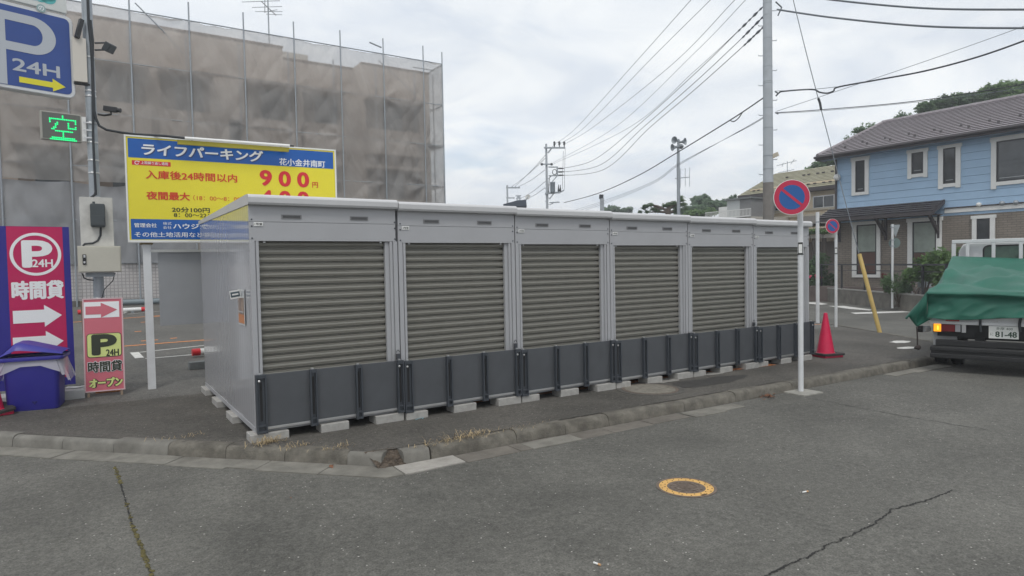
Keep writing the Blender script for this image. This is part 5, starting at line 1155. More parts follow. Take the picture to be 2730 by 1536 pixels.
# loudspeaker mast
LD = 34.; LP = at_d(1809, 575, LD); t = thing('speaker_mast', 'tall steel mast with four loudspeaker horns above the gnarled pine', 'mast', V((LP.x, LP.y, -.3)))
FS_ = Fr(V((LP.x, LP.y, 0)), V((rt.x, rt.y, 0))); fs = lambda x, y, d=0: FS_.p(*FS_.uv(*cF(x, y)), d)
b = MB(); b.tube([V((LP.x, LP.y, -.3)), fs(1723, 350), fs(1724, 105)], [.09, .085, .06], 12); b.build('shaft', M_steel, t, smooth=60)
for x, y, d, s in ((1700, 120, (-.75, -.6, 0), 1), (1755, 133, (.75, -.6, 0), 1), (1690, 182, (-.95, -.25, -.1), 1), (1745, 170, (.2, .95, 0), .7)):
    b = MB(); d = (V((rt.x, rt.y, 0))*d[0] + V((fw.x, fw.y, 0))*(-d[1])*-1 + V((0, 0, d[2]))).normalized() if True else None
    c_ = fs(x, y, .1); b.lathe(c_, [(.04, -.2), (.05, -.1), (.07, .0), (.13*s, .11), (.19*s, .16), (.185*s, .165), (.07, .02)], 18, axis=d, cap=False); b.lathe(c_, [(.001, -.26), (.06, -.25), (.06, -.1), (.001, -.09)], 12, axis=d); b.build('loudspeaker', mat('horn_grey', (.30, .33, .36), .5), t, smooth=50)
b = MB(); b.bar(fs(1695, 172), fs(1770, 170), .06); b.bar(fs(1695, 122), fs(1750, 130), .05); b.bar(fs(1695, 462), fs(1850, 436, -.5), .04)
for x, y0, y1, d in ((1746, 370, 545, -.1), (1800, 362, 530, -.3), (1849, 350, 525, -.5)): b.bar(fs(x, y0, d), fs(x, y1, d), .022)
b.build('antenna_arm', M_steel, t)
HP = at_d(*cF(1033, 745), 40); t = thing('stub_pole', 'short pole top with a small cap sticking up over the third unit roof', 'pole', V((HP.x, HP.y, -.3)))
b = MB(); b.tube([V((HP.x, HP.y, -.3)), at_d(*cF(1033, 640), 40)], .13, 10); b.build('shaft', M_conc, t); b = MB(); b.bar(at_d(*cF(1010, 625), 40), at_d(*cF(1044, 627), 40), .25); b.build('cap', M_wire, t)
# ================================================================== blue house across the side road
HX = 28.0
def hp(x, y, c=None): p = c(x, y) if c else (x, y); return at_x(p[0], p[1], HX)
fHs = Fr((HX, 0, 0), (0, -1, 0))                                  # u = -y, v = z, normal towards -x
def huv(p): q = at_x(p[0], p[1], HX); return (-q.y, q.z)
yL = hp(2229, 480).y; yR = -5.0
zE = 6.27; zB = hp(2517, 567).z; gzh = -.32
t = thing('blue_house', 'two storey house with light blue boards above brown brick and white window frames', 'house', (HX, yL, gzh))
M_brown = mat('dark_brown_trim', (.05, .042, .045), .55, var=.1, vscale=5)
b = MB(); y = 0; nb = 9; z0, z1 = zB+.16, zE; hB = (z1-z0)/nb      # lapped boards
for k in range(nb): 
    za, zc = z0+k*hB, z0+(k+1)*hB-.008
    b.add([V((HX-.012, yL, za)), V((HX-.012, yR, za)), V((HX, yR, zc)), V((HX, yL, zc)), V((HX+.02, yL, za)), V((HX+.02, yR, za)), V((HX+.02, yR, zc+.008)), V((HX+.02, yL, zc+.008))], [(0, 3, 2, 1), (0, 1, 5, 4), (3, 7, 6, 2)])
b.box(HX+.02, HX+9, yR, yL, z0-.3, z1+.2)
b.build('upper_wall', mat('board_blue', (.34, .49, .66), .6, var=.04, vscale=1.5), t)
b = MB(); b.box(HX+.03, HX+9, yR+.01, yL-.01, gzh-.3, zB-.001); b.build('lower_wall', brickmat('brown_brick', (.245, .21, .175), (.215, .185, .155), (.145, .125, .108), .28, .09, .011, 'YZ', .85, .35), t)
zbl = huv((2505, 574))[1]; yA0 = hp(2519, 560).y                   # white belt right of the awning
b = MB(); b.box(HX-.035, HX+.02, yR, yA0, zB-.03, zB+.14); b.build('belt', M_white, t); b = MB(); b.box(HX-.07, HX+.02, yR, yA0, zB+.141, zB+.19); b.build('belt_cap', M_brown, t)
# roof: hipped at the left
OV = .62; ze = zE+.08; yo = yL+OV; xo = HX-OV; RX, RZ = 32.5, 8.35; yr = 10.62
def course_roof(b, p0, p1, p2, p3, n, lift=.04):
    """tile courses: p0,p1 eave ends, p2,p3 ridge ends (above p1,p0)"""
    nn = (p1-p0).cross(p3-p0).normalized(); 
    if nn.z < 0: nn = -nn
    for k in range(n):
        a, c = k/n, (k+1)/n; e0, e1 = p0.lerp(p3, a), p1.lerp(p2, a); f0, f1 = p0.lerp(p3, c), p1.lerp(p2, c)
        b.add([e0+nn*lift, e1+nn*lift, f1+nn*.004, f0+nn*.004, e0-nn*.01, e1-nn*.01], [(0, 1, 2, 3)]); b.cur = 1; b.add([e0-nn*.01, e1-nn*.01, e1+nn*lift, e0+nn*lift], [(0, 1, 2, 3)]); b.cur = 0  # second slot darkens the risers: overlap shade put into the colour
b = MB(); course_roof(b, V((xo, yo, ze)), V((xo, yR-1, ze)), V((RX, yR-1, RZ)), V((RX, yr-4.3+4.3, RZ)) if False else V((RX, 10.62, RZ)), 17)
M_tile = bpy.data.materials.new('roof_tile'); M_tile.use_nodes = True
def tilemat(m, c1, c2, axis, period):
    nt = m.node_tree; N = nt.nodes; L = nt.links; bs = N['Principled BSDF']; bs.inputs['Roughness'].default_value = .55
    tc = N.new('ShaderNodeTexCoord'); sp = N.new('ShaderNodeSeparateXYZ'); L.new(tc.outputs['Object'], sp.inputs[0])
    mu = N.new('ShaderNodeMath'); mu.operation = 'MULTIPLY'; mu.inputs[1].default_value = 2*math.pi/period; L.new(sp.outputs[axis], mu.inputs[0])
    si = N.new('ShaderNodeMath'); si.operation = 'SINE'; L.new(mu.outputs[0], si.inputs[0])
    bp = N.new('ShaderNodeBump'); bp.inputs['Strength'].default_value = .6; bp.inputs['Distance'].default_value = .03; L.new(si.outputs[0], bp.inputs['Height']); L.new(bp.outputs[0], bs.inputs['Normal'])
    n = N.new('ShaderNodeTexNoise'); n.inputs['Scale'].default_value = 1.6; n.inputs['Detail'].default_value = 8; n.inputs['Roughness'].default_value = .75; L.new(tc.outputs['Object'], n.inputs[0])
    r = N.new('ShaderNodeValToRGB'); e = r.color_ramp.elements; e[0].position = .32; e[0].color = tuple(c1)+(1,); e[1].position = .68; e[1].color = tuple(c2)+(1,); L.new(n.outputs[0], r.inputs[0]); L.new(r.outputs[0], bs.inputs['Base Color'])
tilemat(M_tile, (.205, .18, .192), (.31, .28, .296), 1, .3)
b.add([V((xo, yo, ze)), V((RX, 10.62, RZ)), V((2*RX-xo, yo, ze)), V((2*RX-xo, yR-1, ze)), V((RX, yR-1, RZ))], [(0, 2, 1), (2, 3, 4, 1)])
b.build('roof', [M_tile, mat('tile_edge_shade', (.085, .074, .08), .7)], t)  # dark riser colour stands in for the gap shadow between courses
b = MB(); b.tube([V((RX, yR-1, RZ+.03)), V((RX, 10.62, RZ+.03))], .11, 8); b.tube([V((RX, 10.62, RZ+.03)), V((xo+.05, yo-.05, ze+.06))], .08, 8); b.build('ridge_tile', M_tile, t)
b = MB(); b.box(xo-.02, xo+.06, yR-1, yo+.02, ze-.20, ze-.005); b.box(xo+.06, HX+.2, yo-.06, yo+.02, ze-.20, ze-.005); b.build('fascia', M_brown, t)
b = MB(); b.tube([V((xo-.07, yR-1, ze-.06)), V((xo-.07, yo+.04, ze-.06))], .06, 8); b.build('gutter', M_brown, t, smooth=60)
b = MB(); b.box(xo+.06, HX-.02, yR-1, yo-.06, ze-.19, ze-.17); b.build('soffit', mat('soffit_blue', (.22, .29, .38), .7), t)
b = MB()
for k in range(14):
    for r in range(2): 
        f = .14+.11*r; y_ = yo-1.0-k*1.0-r*.5; x_ = xo+(RX-xo)*f; z_ = ze+(RZ-ze)*f+.05; b = MB(); b.box(x_-.02, x_+.02, y_-.045, y_+.045, z_-.02, z_+.045); b.build('snow_guard', M_brown, t)
def window(o0, o1, i0, i1, panel=None, pale=None):
    """outer and inner picture corners: top left, bottom right"""
    a, c = huv(o0), huv(o1); d, e = huv(i0), huv(i1); u0_, u1_, v1_, v0_ = a[0], c[0], a[1], c[1]; p0_, p1_, q1_, q0_ = d[0], e[0], d[1], e[1]
    b = MB(); h = q1_; w_ = (p0_-u0_)
    b.rect(fHs, u0_, p0_, v0_, q1_, .0, .065); b.rect(fHs, p1_, u1_, v0_, q1_, 0, .065); b.rect(fHs, u0_-.04, u1_+.04, q1_, v1_, 0, .075); b.rect(fHs, p0_, p1_, q0_-min(.14, q0_-v0_) if q0_-v0_ > .02 else q0_-.1, q0_, 0, .06)
    o = b.build('window', M_white, t); s_ = .055
    b = MB()
    for q in ((p0_, p0_+s_, q0_, q1_), (p1_-s_, p1_, q0_, q1_), (p0_+s_, p1_-s_, q1_-s_, q1_), (p0_+s_, p1_-s_, q0_, q0_+s_)): b.rect(fHs, *q, -.02, .04)
    b.build('sash', mat('sash_dark', (.022, .022, .026), .4), o)
    b = MB(); lo = q0_+s_ if panel is None else huv((i0[0], panel))[1]; b.rect(fHs, p0_+s_, p1_-s_, lo, q1_-s_, -.02, .026); b.build('glass', pale or M_glass, o)
    if panel is not None:
        b = MB(); b.rect(fHs, p0_+s_, p1_-s_, q0_+s_, lo-.03, -.02, .028); b.build('lower_panel', mat('panel_brown', (.10, .05, .038), .5), o); b = MB(); b.rect(fHs, p0_+s_, p1_-s_, lo-.03, lo, -.02, .038); b.build('rail', MC['sash_dark'], o)
    else:
        b = MB(); b.rect(fHs, p0_+s_+.04, p1_-s_-.04, q0_+s_+.07, q0_+s_+.095, .026, .032); b.build('inner_rail', mat('rail_pale', (.3, .32, .33), .5), o)
window((2272, 421.7), (2317.5, 518), (2282, 430.5), (2307, 511))
window((2421, 401.7), (2474, 472), (2431.5, 409), (2463, 461.5))
window((2503, 390), (2562, 499), (2516, 397), (2549, 487.5))
window((2644, 368), (2790, 492), (2658, 378), (2775, 474))
M_cur = mat('curtain_glass', (.27, .31, .275), .08, var=.12, vscale=3, spec=.6)
window((2273, 593), (2348, 740), (2285, 600.5), (2338, 732), 672, M_cur)
window((2421, 583.5), (2511, 732), (2434, 592.6), (2497, 725), 673, M_cur)
window((2593, 576), (2653, 690), (2605, 583.7), (2640, 680))
# tiled awning on timber braces
y0_, y1_ = hp(2231.6, 560).y+.35, hp(2520, 545).y; za = hp(2380, 546).z; zt_ = za+.02; xw = HX-1.0
zf_ = at_x(2380, 578, xw).z
b = MB(); course_roof(b, V((xw, y0_, zf_+.13)), V((xw, y1_, zf_+.13)), V((HX-.02, y1_, zt_)), V((HX-.02, y0_, zt_)), 5, .05); b.build('awning_roof', [mat('awning_tile', (.065, .06, .067), .55, var=.2, vscale=4), mat('awning_edge_shade', (.036, .033, .037), .7)], t)
b = MB(); b.box(xw-.02, xw+.05, y1_+.0, y0_, zf_-.02, zf_+.12); 
for yy in (y1_+.001, y0_-.08): b.add([V((xw, yy, zf_)), V((xw, yy, zf_+.15)), V((HX-.02, yy, zt_+.02)), V((HX-.02, yy, zt_-.16)), V((xw, yy+.08, zf_)), V((xw, yy+.08, zf_+.15)), V((HX-.02, yy+.08, zt_+.02)), V((HX-.02, yy+.08, zt_-.16))], [(0, 1, 2, 3), (7, 6, 5, 4), (0, 3, 7, 4), (1, 5, 6, 2), (0, 4, 5, 1)])
b.box(xw+.05, HX-.02, y1_+.09, y0_-.09, zf_-.0, zf_+.03); b.build('awning_frame', M_brown, t)
for px, py in ((2359, 600), (2500, 590), (2236, 610)):
    q = hp(px, py); b = MB(); b.bar(V((xw+.15, q.y-.05, zf_)), V((HX-.03, q.y-.05, zf_-.75)), .10, .12); b.bar(V((HX-.03, q.y-.05, zf_)), V((HX-.03, q.y-.05, zf_-.95)), .09); b.build('awning_brace', M_brown, t)
for px, py in ((2611, 546), (2673, 542), (2710, 540)):
    q = hp(px, py); b = MB(); b.lathe(q, [(.09, 0), (.09, .08), (.06, .13), (.01, .15)], 12, axis=(-1, 0, 0)); b.build('vent_cap', M_steel if px > 2650 else M_white, t, smooth=50)
q = hp(2236.5, 473.5); b = MB(); b.lathe(q + V((-.15, 0, 0)), [(.001, -.16), (.10, -.13), (.16, 0), (.10, .13), (.001, .16)], 16); b.build('globe_lamp', M_white, t, smooth=180)
b = MB(); b.tube([V((HX-.06, yL-.03, zE-.1)), V((HX-.06, yL-.03, zB))], .045, 8); b.build('downpipe', M_brown, t)
# cream house beyond it
QX = 37.0
def qp(px, py, x=QX): return at_x(px, py, x)
fQ = Fr((QX, 0, 0), (0, -1, 0)); quv = lambda px, py: (lambda q: (-q.y, q.z))(at_x(px, py, QX))
cE = crop(1930, 380, 4.26)
t = thing('cream_house', 'cream walled house with an olive tiled roof, left of the blue house', 'house', qp(2100, 700))
yl, yr_ = qp(2000, 560).y, qp(2250, 560).y-3; ztop = qp(2150, 500).z
b = MB(); b.box(QX, QX+8, yr_, yl, -.4, ztop+.3); b.build('wall', mat('cream_wall', (.66, .55, .40), .8, var=.05, vscale=1.2), t)
e0 = at_x(1968, 523, QX-.7); e1 = at_x(2240, 489, QX-.7); e1 = V((e0.x, e1.y-2, e0.z)); rx = QX+3.6; r0_ = at_x(2068, 478, rx); r1_ = V((rx, e1.y, at_x(2229, 440, rx).z))
r0_.z = r1_.z
M_tile2 = bpy.data.materials.new('roof_tile_olive'); M_tile2.use_nodes = True; tilemat(M_tile2, (.22, .205, .13), (.34, .32, .21), 1, .3)
b = MB(); course_roof(b, e0, e1, r1_, r0_, 14, .03); b.add([e0, r0_, V((2*rx-e0.x, e0.y, e0.z)), V((2*rx-e0.x, e1.y, e0.z)), r1_], [(0, 2, 1), (2, 3, 4, 1)]); b.build('roof', [M_tile2, mat('tile_edge_shade_olive', (.12, .11, .075), .7)], t)
b = MB(); b.box(e0.x-.03, e0.x+.05, e1.y, e0.y+.03, e0.z-.22, e0.z-.01); b.box(e0.x+.05, QX, e1.y, e0.y, e0.z-.2, e0.z-.17); b.build('fascia', M_brown, t)
b = MB()
for px, py in ((2043, 459), (2098, 461), (2155, 489), (2172, 489), (2196, 484), (2213, 484), (2143, 462), (2156, 462), (2180, 457), (2195, 457), (2219, 453), (2010, 507), (2022, 507)):
    f_ = .12 if py > 480 else .62; p_ = at_x(px, py, e0.x+(rx-e0.x)*f_); p_.z = e0.z+(r1_.z-e0.z)*f_+.05; b = MB(); b.box(p_.x-.03, p_.x+.03, p_.y-.09, p_.y+.09, p_.z-.02, p_.z+.06); b.build('snow_guard', M_brown, t)
def qwin(a, c, m=M_glass):
    A, B = quv(*a), quv(*c); b = MB(); w_ = .06
    for q in ((A[0], A[0]+w_, B[1], A[1]), (B[0]-w_, B[0], B[1], A[1]), (A[0]+w_, B[0]-w_, A[1]-w_, A[1]), (A[0]+w_, B[0]-w_, B[1], B[1]+w_), ((A[0]+B[0])/2-.03, (A[0]+B[0])/2+.03, B[1]+w_, A[1]-w_)): b.rect(fQ, *q, 0, .05)
    o = b.build('window', M_alu, t); b = MB(); b.rect(fQ, A[0]+w_, B[0]-w_, B[1]+w_, A[1]-w_, 0, .02); b.build('glass', m, o)
qwin((2168, 524), (2226, 552)); qwin((2050, 532), (2084, 562))
A, B = quv(2066, 562), quv(2228, 558); b = MB(); b.rect(fQ, A[0], B[0], quv(2150, 563)[1], quv(2150, 558)[1], 0, .15); b.rect(fQ, quv(2000, 575)[0], B[0], quv(2150, 577)[1], quv(2150, 572)[1], 0, .2); b.build('ledge', mat('ledge_cream', (.5, .45, .36), .7), t)
A, B = quv(2155, 580), quv(2232, 595); b = MB(); b.rect(fQ, A[0], B[0]+1, B[1], A[1], .02, 1.2); b.build('balcony', mat('balcony_grey', (.25, .235, .22), .8), t)
A, B = quv(2155, 605), quv(2225, 640); b = MB(); b.rect(fQ, A[0]-1, B[0]+1, quv(2180, 637)[1], quv(2180, 628)[1], 1.0, 1.15); b.build('carport_beam', mat('beam_pale', (.5, .47, .43), .6), t)
b = MB(); b.rect(fQ, A[0]-1, B[0]+1, -.3, quv(2180, 645)[1], .01, .03); b.build('carport_shade', M_apd, t)  # flat dark sheet painted as the shaded carport interior
b = MB()
for px in (2157, 2196, 2222): u = quv(px, 700)[0]; b.rect(fQ, u-.1, u+.1, -.3, quv(2180, 637)[1], .9, 1.1)
b.build('carport_post', mat('post_brown', (.12, .10, .085), .7), t)
A, B = quv(2150, 601), quv(2215, 611); b = MB(); f_ = Fr((QX-1.3, 0, 0), (0, -1, 0)); b.add([f_.p(A[0]-1.5, B[1], .6), f_.p(B[0]+1, B[1], .6), f_.p(B[0]+1, A[1], -1.2), f_.p(A[0]-1.5, A[1], -1.2)], [(0, 1, 2, 3), (3, 2, 1, 0)]); b.build('carport_roof', mat('carport_cream', (.5, .43, .32), .7), t)
p_ = at_x(2099, 432, QX+3.6); tA = thing('roof_aerial', 'small thin television aerial on the cream house roof', 'aerial', (QX+3.6, p_.y, r1_.z))
b = MB(); b.tube([V((p_.x, p_.y, r1_.z-.2)), V((p_.x, p_.y, at_x(2099, 430, p_.x).z))], .025, 6); b.build('mast', M_steel, tA)
b = MB(); PX_ = p_.x
for a, c in (((2071, 442), (2124, 428)), ((2074, 461), (2117, 452)), ((2085, 444), (2088, 434)), ((2108, 438), (2118, 424))): b.tube([at_x(*a, PX_), at_x(*c, PX_)], .02, 6)
b.build('antenna', M_steel, tA)
# white cabinet and railing on a flat roof, behind the units
KX = 33.0; kq = lambda px, py: at_x(px, py, KX)
t = thing('flat_roof_house', 'flat roofed house with a white railing seen just over the fifth unit', 'house', kq(1940, 640))
b = MB(); a, c = kq(1880, 577), kq(2001, 577); b.box(KX, KX+6, c.y, a.y, -.4, a.z-.25); b.build('wall', mat('flat_wall', (.5, .47, .42), .8), t)
b = MB(); zt1, zb1 = kq(1940, 561).z, kq(1940, 578).z; b.box(KX, KX+.05, c.y, a.y, zt1-.04, zt1); b.box(KX, KX+.05, c.y, a.y, zb1-.15, zb1-.02)
n = 34
for i in range(n+1): y = a.y+(c.y-a.y)*i/n; b.box(KX+.01, KX+.03, y-.012, y+.012, zb1-.02, zt1-.04)
b.build('railing', M_white, t)
t = thing('storage_shed', 'pale metal storage shed standing on the flat roof left of the cream house', 'shed', kq(1970, 575))
a, c = at_x(1938, 532, KX+.6), at_x(2001, 528, KX+.6); zt1 = at_x(1970, 532, KX+.6).z; m_ = at_x(1972, 530, KX+.6).y; b = MB(); b.box(KX+.6, KX+3, m_, a.y, zb1-.3, zt1); b.build('door_panel', mat('shed_pale', (.46, .48, .48), .5), t, bevel=.01)
b = MB(); b.box(KX+.602, KX+3, c.y, m_-.001, zb1-.3, zt1); b.build('body', mat('shed_grey', (.2, .2, .2), .6), t)
b = MB(); b.box(KX+.45, KX+3.1, c.y-.1, a.y+.15, zt1+.001, zt1+.09); b.build('roof', mat('shed_roof', (.16, .17, .17), .6), t)
a, c = at_x(1916, 556, KX+2.5), at_x(1938, 551, KX+2.5); b = MB(); b.box(KX+2.5, KX+4, c.y, a.y, zb1-.2, c.z); tag(b.build('roof_box', M_white), 'low white box on the flat roof left of the metal shed', 'box')
# low wall and dark railing along the side road
F0, F1 = at_z(2120, 789.5, -.31), at_z(2480, 832, -.31)
t = thing('garden_fence', 'dark metal railing on a low concrete wall along the side road', 'fence', F0)
d = (F1-F0); d.z = 0; Lf = d.length; d.normalize(); fF = Fr(F0, d); F1b = F1 + d*9
hw = .52; b = MB(); b.rect(fF, -6, Lf+9, -.3, hw, -.14, 0); b.build('wall', mat('fence_wall', (.16, .148, .128), .9, var=.3, vscale=2.5, bump=.5, bscale=30), t); b = MB(); b.rect(fF, -6, Lf+9, hw+.001, hw+.05, -.16, .02); b.build('coping', mat('coping_pale', (.3, .29, .27), .85, var=.15), t)
u = -5.0; b0 = MB(); hr = 1.62
while u < Lf+8:
    b = MB(); b.rect(fF, u-.035, u+.035, hw+.051, hr-.03, -.11, -.05); b.build('post', M_black, t); u += 1.95
b = MB(); b.rect(fF, -6, Lf+9, hr-.03, hr+.03, -.12, -.04); b.build('top_rail', M_black, t)
b = MB(); b.rect(fF, -6, Lf+9, hr-.26, hr-.23, -.09, -.07); b.build('mid_rail', mat('rail_thin', (.05, .05, .05), .6), t)
# raised bed between fence and house
b = MB(); b.rect(Fr((HX-.9, 0, gzh), (0, -1, 0)), -yL-3, -yR, -.2, .62, -.8, 0); tag(b.build('planter_wall', mat('planter', (.12, .095, .085), .9, var=.25, vscale=2)), 'low dark brown planter wall at the foot of the blue house', 'wall')
# ================================================================== bicycle behind the fence
BX = at_z(2380, 770, .25); BX = fF.p(fF.uv(2385, 730)[0], .16, -.75)
t = thing('bicycle', 'parked bicycle behind the dark railing, mostly hidden by the shrub', 'bicycle', BX); fb = Fr(BX, d)
for u in (-.52, .52):
    b = MB(); b.tube([fb.p(u+.32*math.cos(a), .33+.32*math.sin(a), 0) for a in [2*math.pi*i/28 for i in range(29)]], .018, 8); o = b.build('wheel', M_black, t, smooth=60)
    b = MB()
    for i in range(10): a = math.pi*i/10; b.tube([fb.p(u+.3*math.cos(a), .33+.3*math.sin(a)), fb.p(u-.3*math.cos(a), .33-.3*math.sin(a))], .002, 4)
    b.build('spoke', M_alu, o)
b = MB()
for p_, q in (((-.52, .33), (-.15, .3)), ((-.15, .3), (-.25, .75)), ((-.15, .3), (.33, .72)), ((-.25, .68), (.33, .8)), ((-.52, .33), (-.25, .7)), ((.33, .85), (.52, .33))): b.tube([fb.p(*p_), fb.p(*q)], .017, 8)
b.build('frame', M_alu, t, smooth=60)
b = MB(); b.tube([fb.p(.33, .85), fb.p(.3, 1.0), fb.p(.28, 1.02, .28), fb.p(.12, 1.0, .3)], .014, 8); b.tube([fb.p(.3, 1.0), fb.p(.28, 1.02, -.28), fb.p(.12, 1.0, -.3)], .014, 8); b.build('handlebar', M_alu, t, smooth=60)
b = MB(); b.tube([fb.p(-.42, .86), fb.p(-.3, .88), fb.p(-.12, .85)], [.07, .07, .03], 8); b.build('saddle', M_black, t, smooth=60)
b = MB(); b.rect(fb, .42, .75, .62, .88, -.15, .15); b.build('basket', M_steel, t)
# ================================================================== plants and trees
def leaves(b, blobs, n, s, rnd, flat=.5, shell=.55):
    tot = sum(r[0]*r[1]*r[2] for c, r in blobs)
    for c, r in blobs:
        for i in range(max(3, int(n*r[0]*r[1]*r[2]/tot))):
            while True:
                q = V((rnd.uniform(-1, 1), rnd.uniform(-1, 1), rnd.uniform(-1, 1)))
                if 0 < q.length <= 1: break
            q = q.normalized()*(q.length**shell); k = 1+.5*mnoise.noise(q*3.1 + c*1.7)
            p_ = c + V((q.x*r[0], q.y*r[1], q.z*r[2]))*k
            a = V((rnd.gauss(0, 1), rnd.gauss(0, 1), rnd.gauss(0, 1)*flat)).normalized(); w_ = a.orthogonal().normalized()
            w_ = (w_*math.cos(rnd.uniform(0, 6.28)) + a.cross(w_)*math.sin(rnd.uniform(0, 6.28))).normalized(); l = s*rnd.uniform(.6, 1.35)
            b.add([p_-a*l, p_+w_*l*.5, p_+a*l, p_-w_*l*.5], [(0, 1, 2, 3)])
ML1 = leafmat('leaf_dark', (.06, .115, .06), (.18, .27, .12), 1.0)
ML2 = leafmat('leaf_mid', (.065, .13, .045), (.21, .32, .115), 1.3)
ML3 = leafmat('leaf_distant', (.09, .15, .10), (.20, .28, .17), .5)
M_bark = mat('bark', (.10, .08, .065), .9, var=.35, vscale=12, bump=.6, bscale=30)
def bush(label, pxr, dist, n, s, m, seed, name='shrub', zg=-.3, blobs=7, flowers=None):
    """pxr = (x0, y0, x1, y1) picture box, standing at a given depth"""
    rnd = random.Random(seed); x0, y0, x1, y1 = pxr; c = at_d((x0+x1)/2, (y0+y1)/2, dist); k = dist/F_PX; w_, h = (x1-x0)*k*.5, (y1-y0)*k*.5
    t = thing(name, label, 'shrub', V((c.x, c.y, zg)))
    R = V((rt.x, rt.y, 0)).normalized(); bl = []
    for i in range(blobs):
        u, v = rnd.uniform(-.62, .62), rnd.uniform(-.6, .6); r = rnd.uniform(.34, .5)
        bl.append((c + R*w_*u + V((0, 0, h*v)) + V((fw.x, fw.y, 0))*rnd.uniform(-.5, .5)*w_, (w_*r*.95, w_*r*.95, h*r*.95)))
    b = MB(); leaves(b, bl, n, s, rnd); b.build('foliage', m, t)
    b = MB()
    for i in range(6): q = bl[i % len(bl)][0]; b.tube([V((c.x+rnd.uniform(-.1, .1), c.y+rnd.uniform(-.1, .1), zg-.05)), V((c.x, c.y, zg)).lerp(q, .5) + V((rnd.uniform(-.1, .1), 0, 0)), q], [.03, .02, .008], 6)
    b.build('stem', M_bark, t)
    if flowers:
        b = MB()
        for px, py in flowers:
            for q in range(16): 
                p_ = at_d(px+rnd.gauss(0, 2.2), py+rnd.gauss(0, 2.0), dist-w_*.9); a = V((rnd.gauss(0, 1), rnd.gauss(0, 1), rnd.gauss(0, 1))).normalized()*.05; e = a.orthogonal().normalized()*.035; b.add([p_-a, p_+e, p_+a, p_-e], [(0, 1, 2, 3)])
        b.build('flower', mat('pink_flower', (.62, .05, .14), .6), t)
    return t
bush('round green shrub behind the railing next to the triangular sign back', (2356, 712, 2440, 788), 24.0, 2000, .05, ML1, 4, zg=-.2, blobs=9)
bush('leafy light green shrub climbing in front of the second ground floor window', (2418, 668, 2500, 765), 23.0, 800, .085, ML2, 5, zg=-.2, blobs=8)
bush('tall green shrub rising behind the green lorry tarpaulin', (2475, 645, 2580, 780), 22.4, 1500, .085, ML2, 6, zg=-.2, blobs=9)
bush('dark green shrub with pink flowers behind the railing beside the cream house', (2130, 672, 2226, 775), 31.5, 3000, .07, ML1, 7, zg=-.3, blobs=10, flowers=((2159, 739), (2190, 741), (2176, 738)))
bush('small red leaved shrub right of the leaning yellow guard', (2348, 728, 2375, 745), 24.6, 260, .045, mat('red_leaf', (.16, .035, .03), .6, var=.4, vscale=8), 8, zg=.3, blobs=4)
bush('strip of green hedge under the carport beam of the cream house', (2140, 611, 2235, 628), 36.0, 1200, .09, ML2, 12, zg=-.3, blobs=7)
def tree(name, label, cat, dist, blobs, n, s, m, seed, trunk_px, zg=-.3, group=None):
    rnd = random.Random(seed); t0 = at_d(trunk_px, 600, dist); base = V((t0.x, t0.y, zg)); t = thing(name, label, cat, base, group=group)
    k = dist/F_PX; R = V((rt.x, rt.y, 0)).normalized(); Fw = V((fw.x, fw.y, 0)).normalized(); bl = []
    for px, py, rx, ry in blobs:
        c = at_d(px, py, dist)
        for i in range(5):
            q = V((rnd.gauss(0, .38), rnd.gauss(0, .38), rnd.gauss(0, .34))); r = rnd.uniform(.4, .66)
            bl.append((c + R*q.x*rx*k + Fw*q.y*rx*k + V((0, 0, q.z*ry*k)), (rx*k*r, rx*k*r, ry*k*r)))
    b = MB(); leaves(b, bl, int(n*.75), s, rnd)
    for c, r in bl:                                               # loose sprays that break the outline
        for i in range(7):
            d = V((rnd.gauss(0, 1), rnd.gauss(0, 1), rnd.gauss(.35, .8))).normalized(); q0 = c + V((d.x*r[0], d.y*r[1], d.z*r[2]))*rnd.uniform(.75, 1.0); L_ = rnd.uniform(.35, .95)*max(.5, r[2])*.8
            for j in range(int(n/260)+4):
                f = rnd.random(); p_ = q0 + d*L_*f + V((rnd.gauss(0, .1), rnd.gauss(0, .1), rnd.gauss(0, .1)))*(1.2-f)
                a = V((rnd.gauss(0, 1), rnd.gauss(0, 1), rnd.gauss(0, .6))).normalized(); w_ = a.orthogonal().normalized(); l = s*rnd.uniform(.5, 1.0)
                b.add([p_-a*l, p_+w_*l*.5, p_+a*l, p_-w_*l*.5], [(0, 1, 2, 3)])
    b.build('crown', m, t)
    top = sum((c for c, r in bl), V((0, 0, 0)))/len(bl); b = MB(); rr_ = max(.1, .02*(top.z-zg)*1.4)
    b.tube([base - V((0, 0, .1)), base.lerp(V((base.x, base.y, top.z)), .5) + R*rr_*.6, V((base.x, base.y, top.z)).lerp(top, .4)], [rr_, rr_*.75, rr_*.45], 9)
    b.build('trunk', M_bark, t, smooth=60)
    b = MB(); fork = base.lerp(V((base.x, base.y, top.z)), .55)
    for c, r in bl[::3]: b.tube([fork, fork.lerp(c, .55) + V((rnd.uniform(-.2, .2), rnd.uniform(-.2, .2), .2)), c], [rr_*.42, rr_*.25, rr_*.06], 6)
    b.build('limb', M_bark, t, smooth=60); return t
G_ = 'trees behind the houses'
tree('broadleaf_tree', 'dark green tree behind the blue house roof, nearest its left hip', 'tree', 46, [(2466, 288, 22, 14), (2500, 282, 26, 16), (2470, 300, 24, 12)], 3600, .17, ML1, 31, 2480, group=G_)
tree('broadleaf_tree', 'middle dark tree over the blue house ridge', 'tree', 46, [(2548, 276, 26, 16), (2580, 262, 26, 18), (2560, 290, 26, 14)], 3800, .17, ML1, 32, 2560, group=G_)
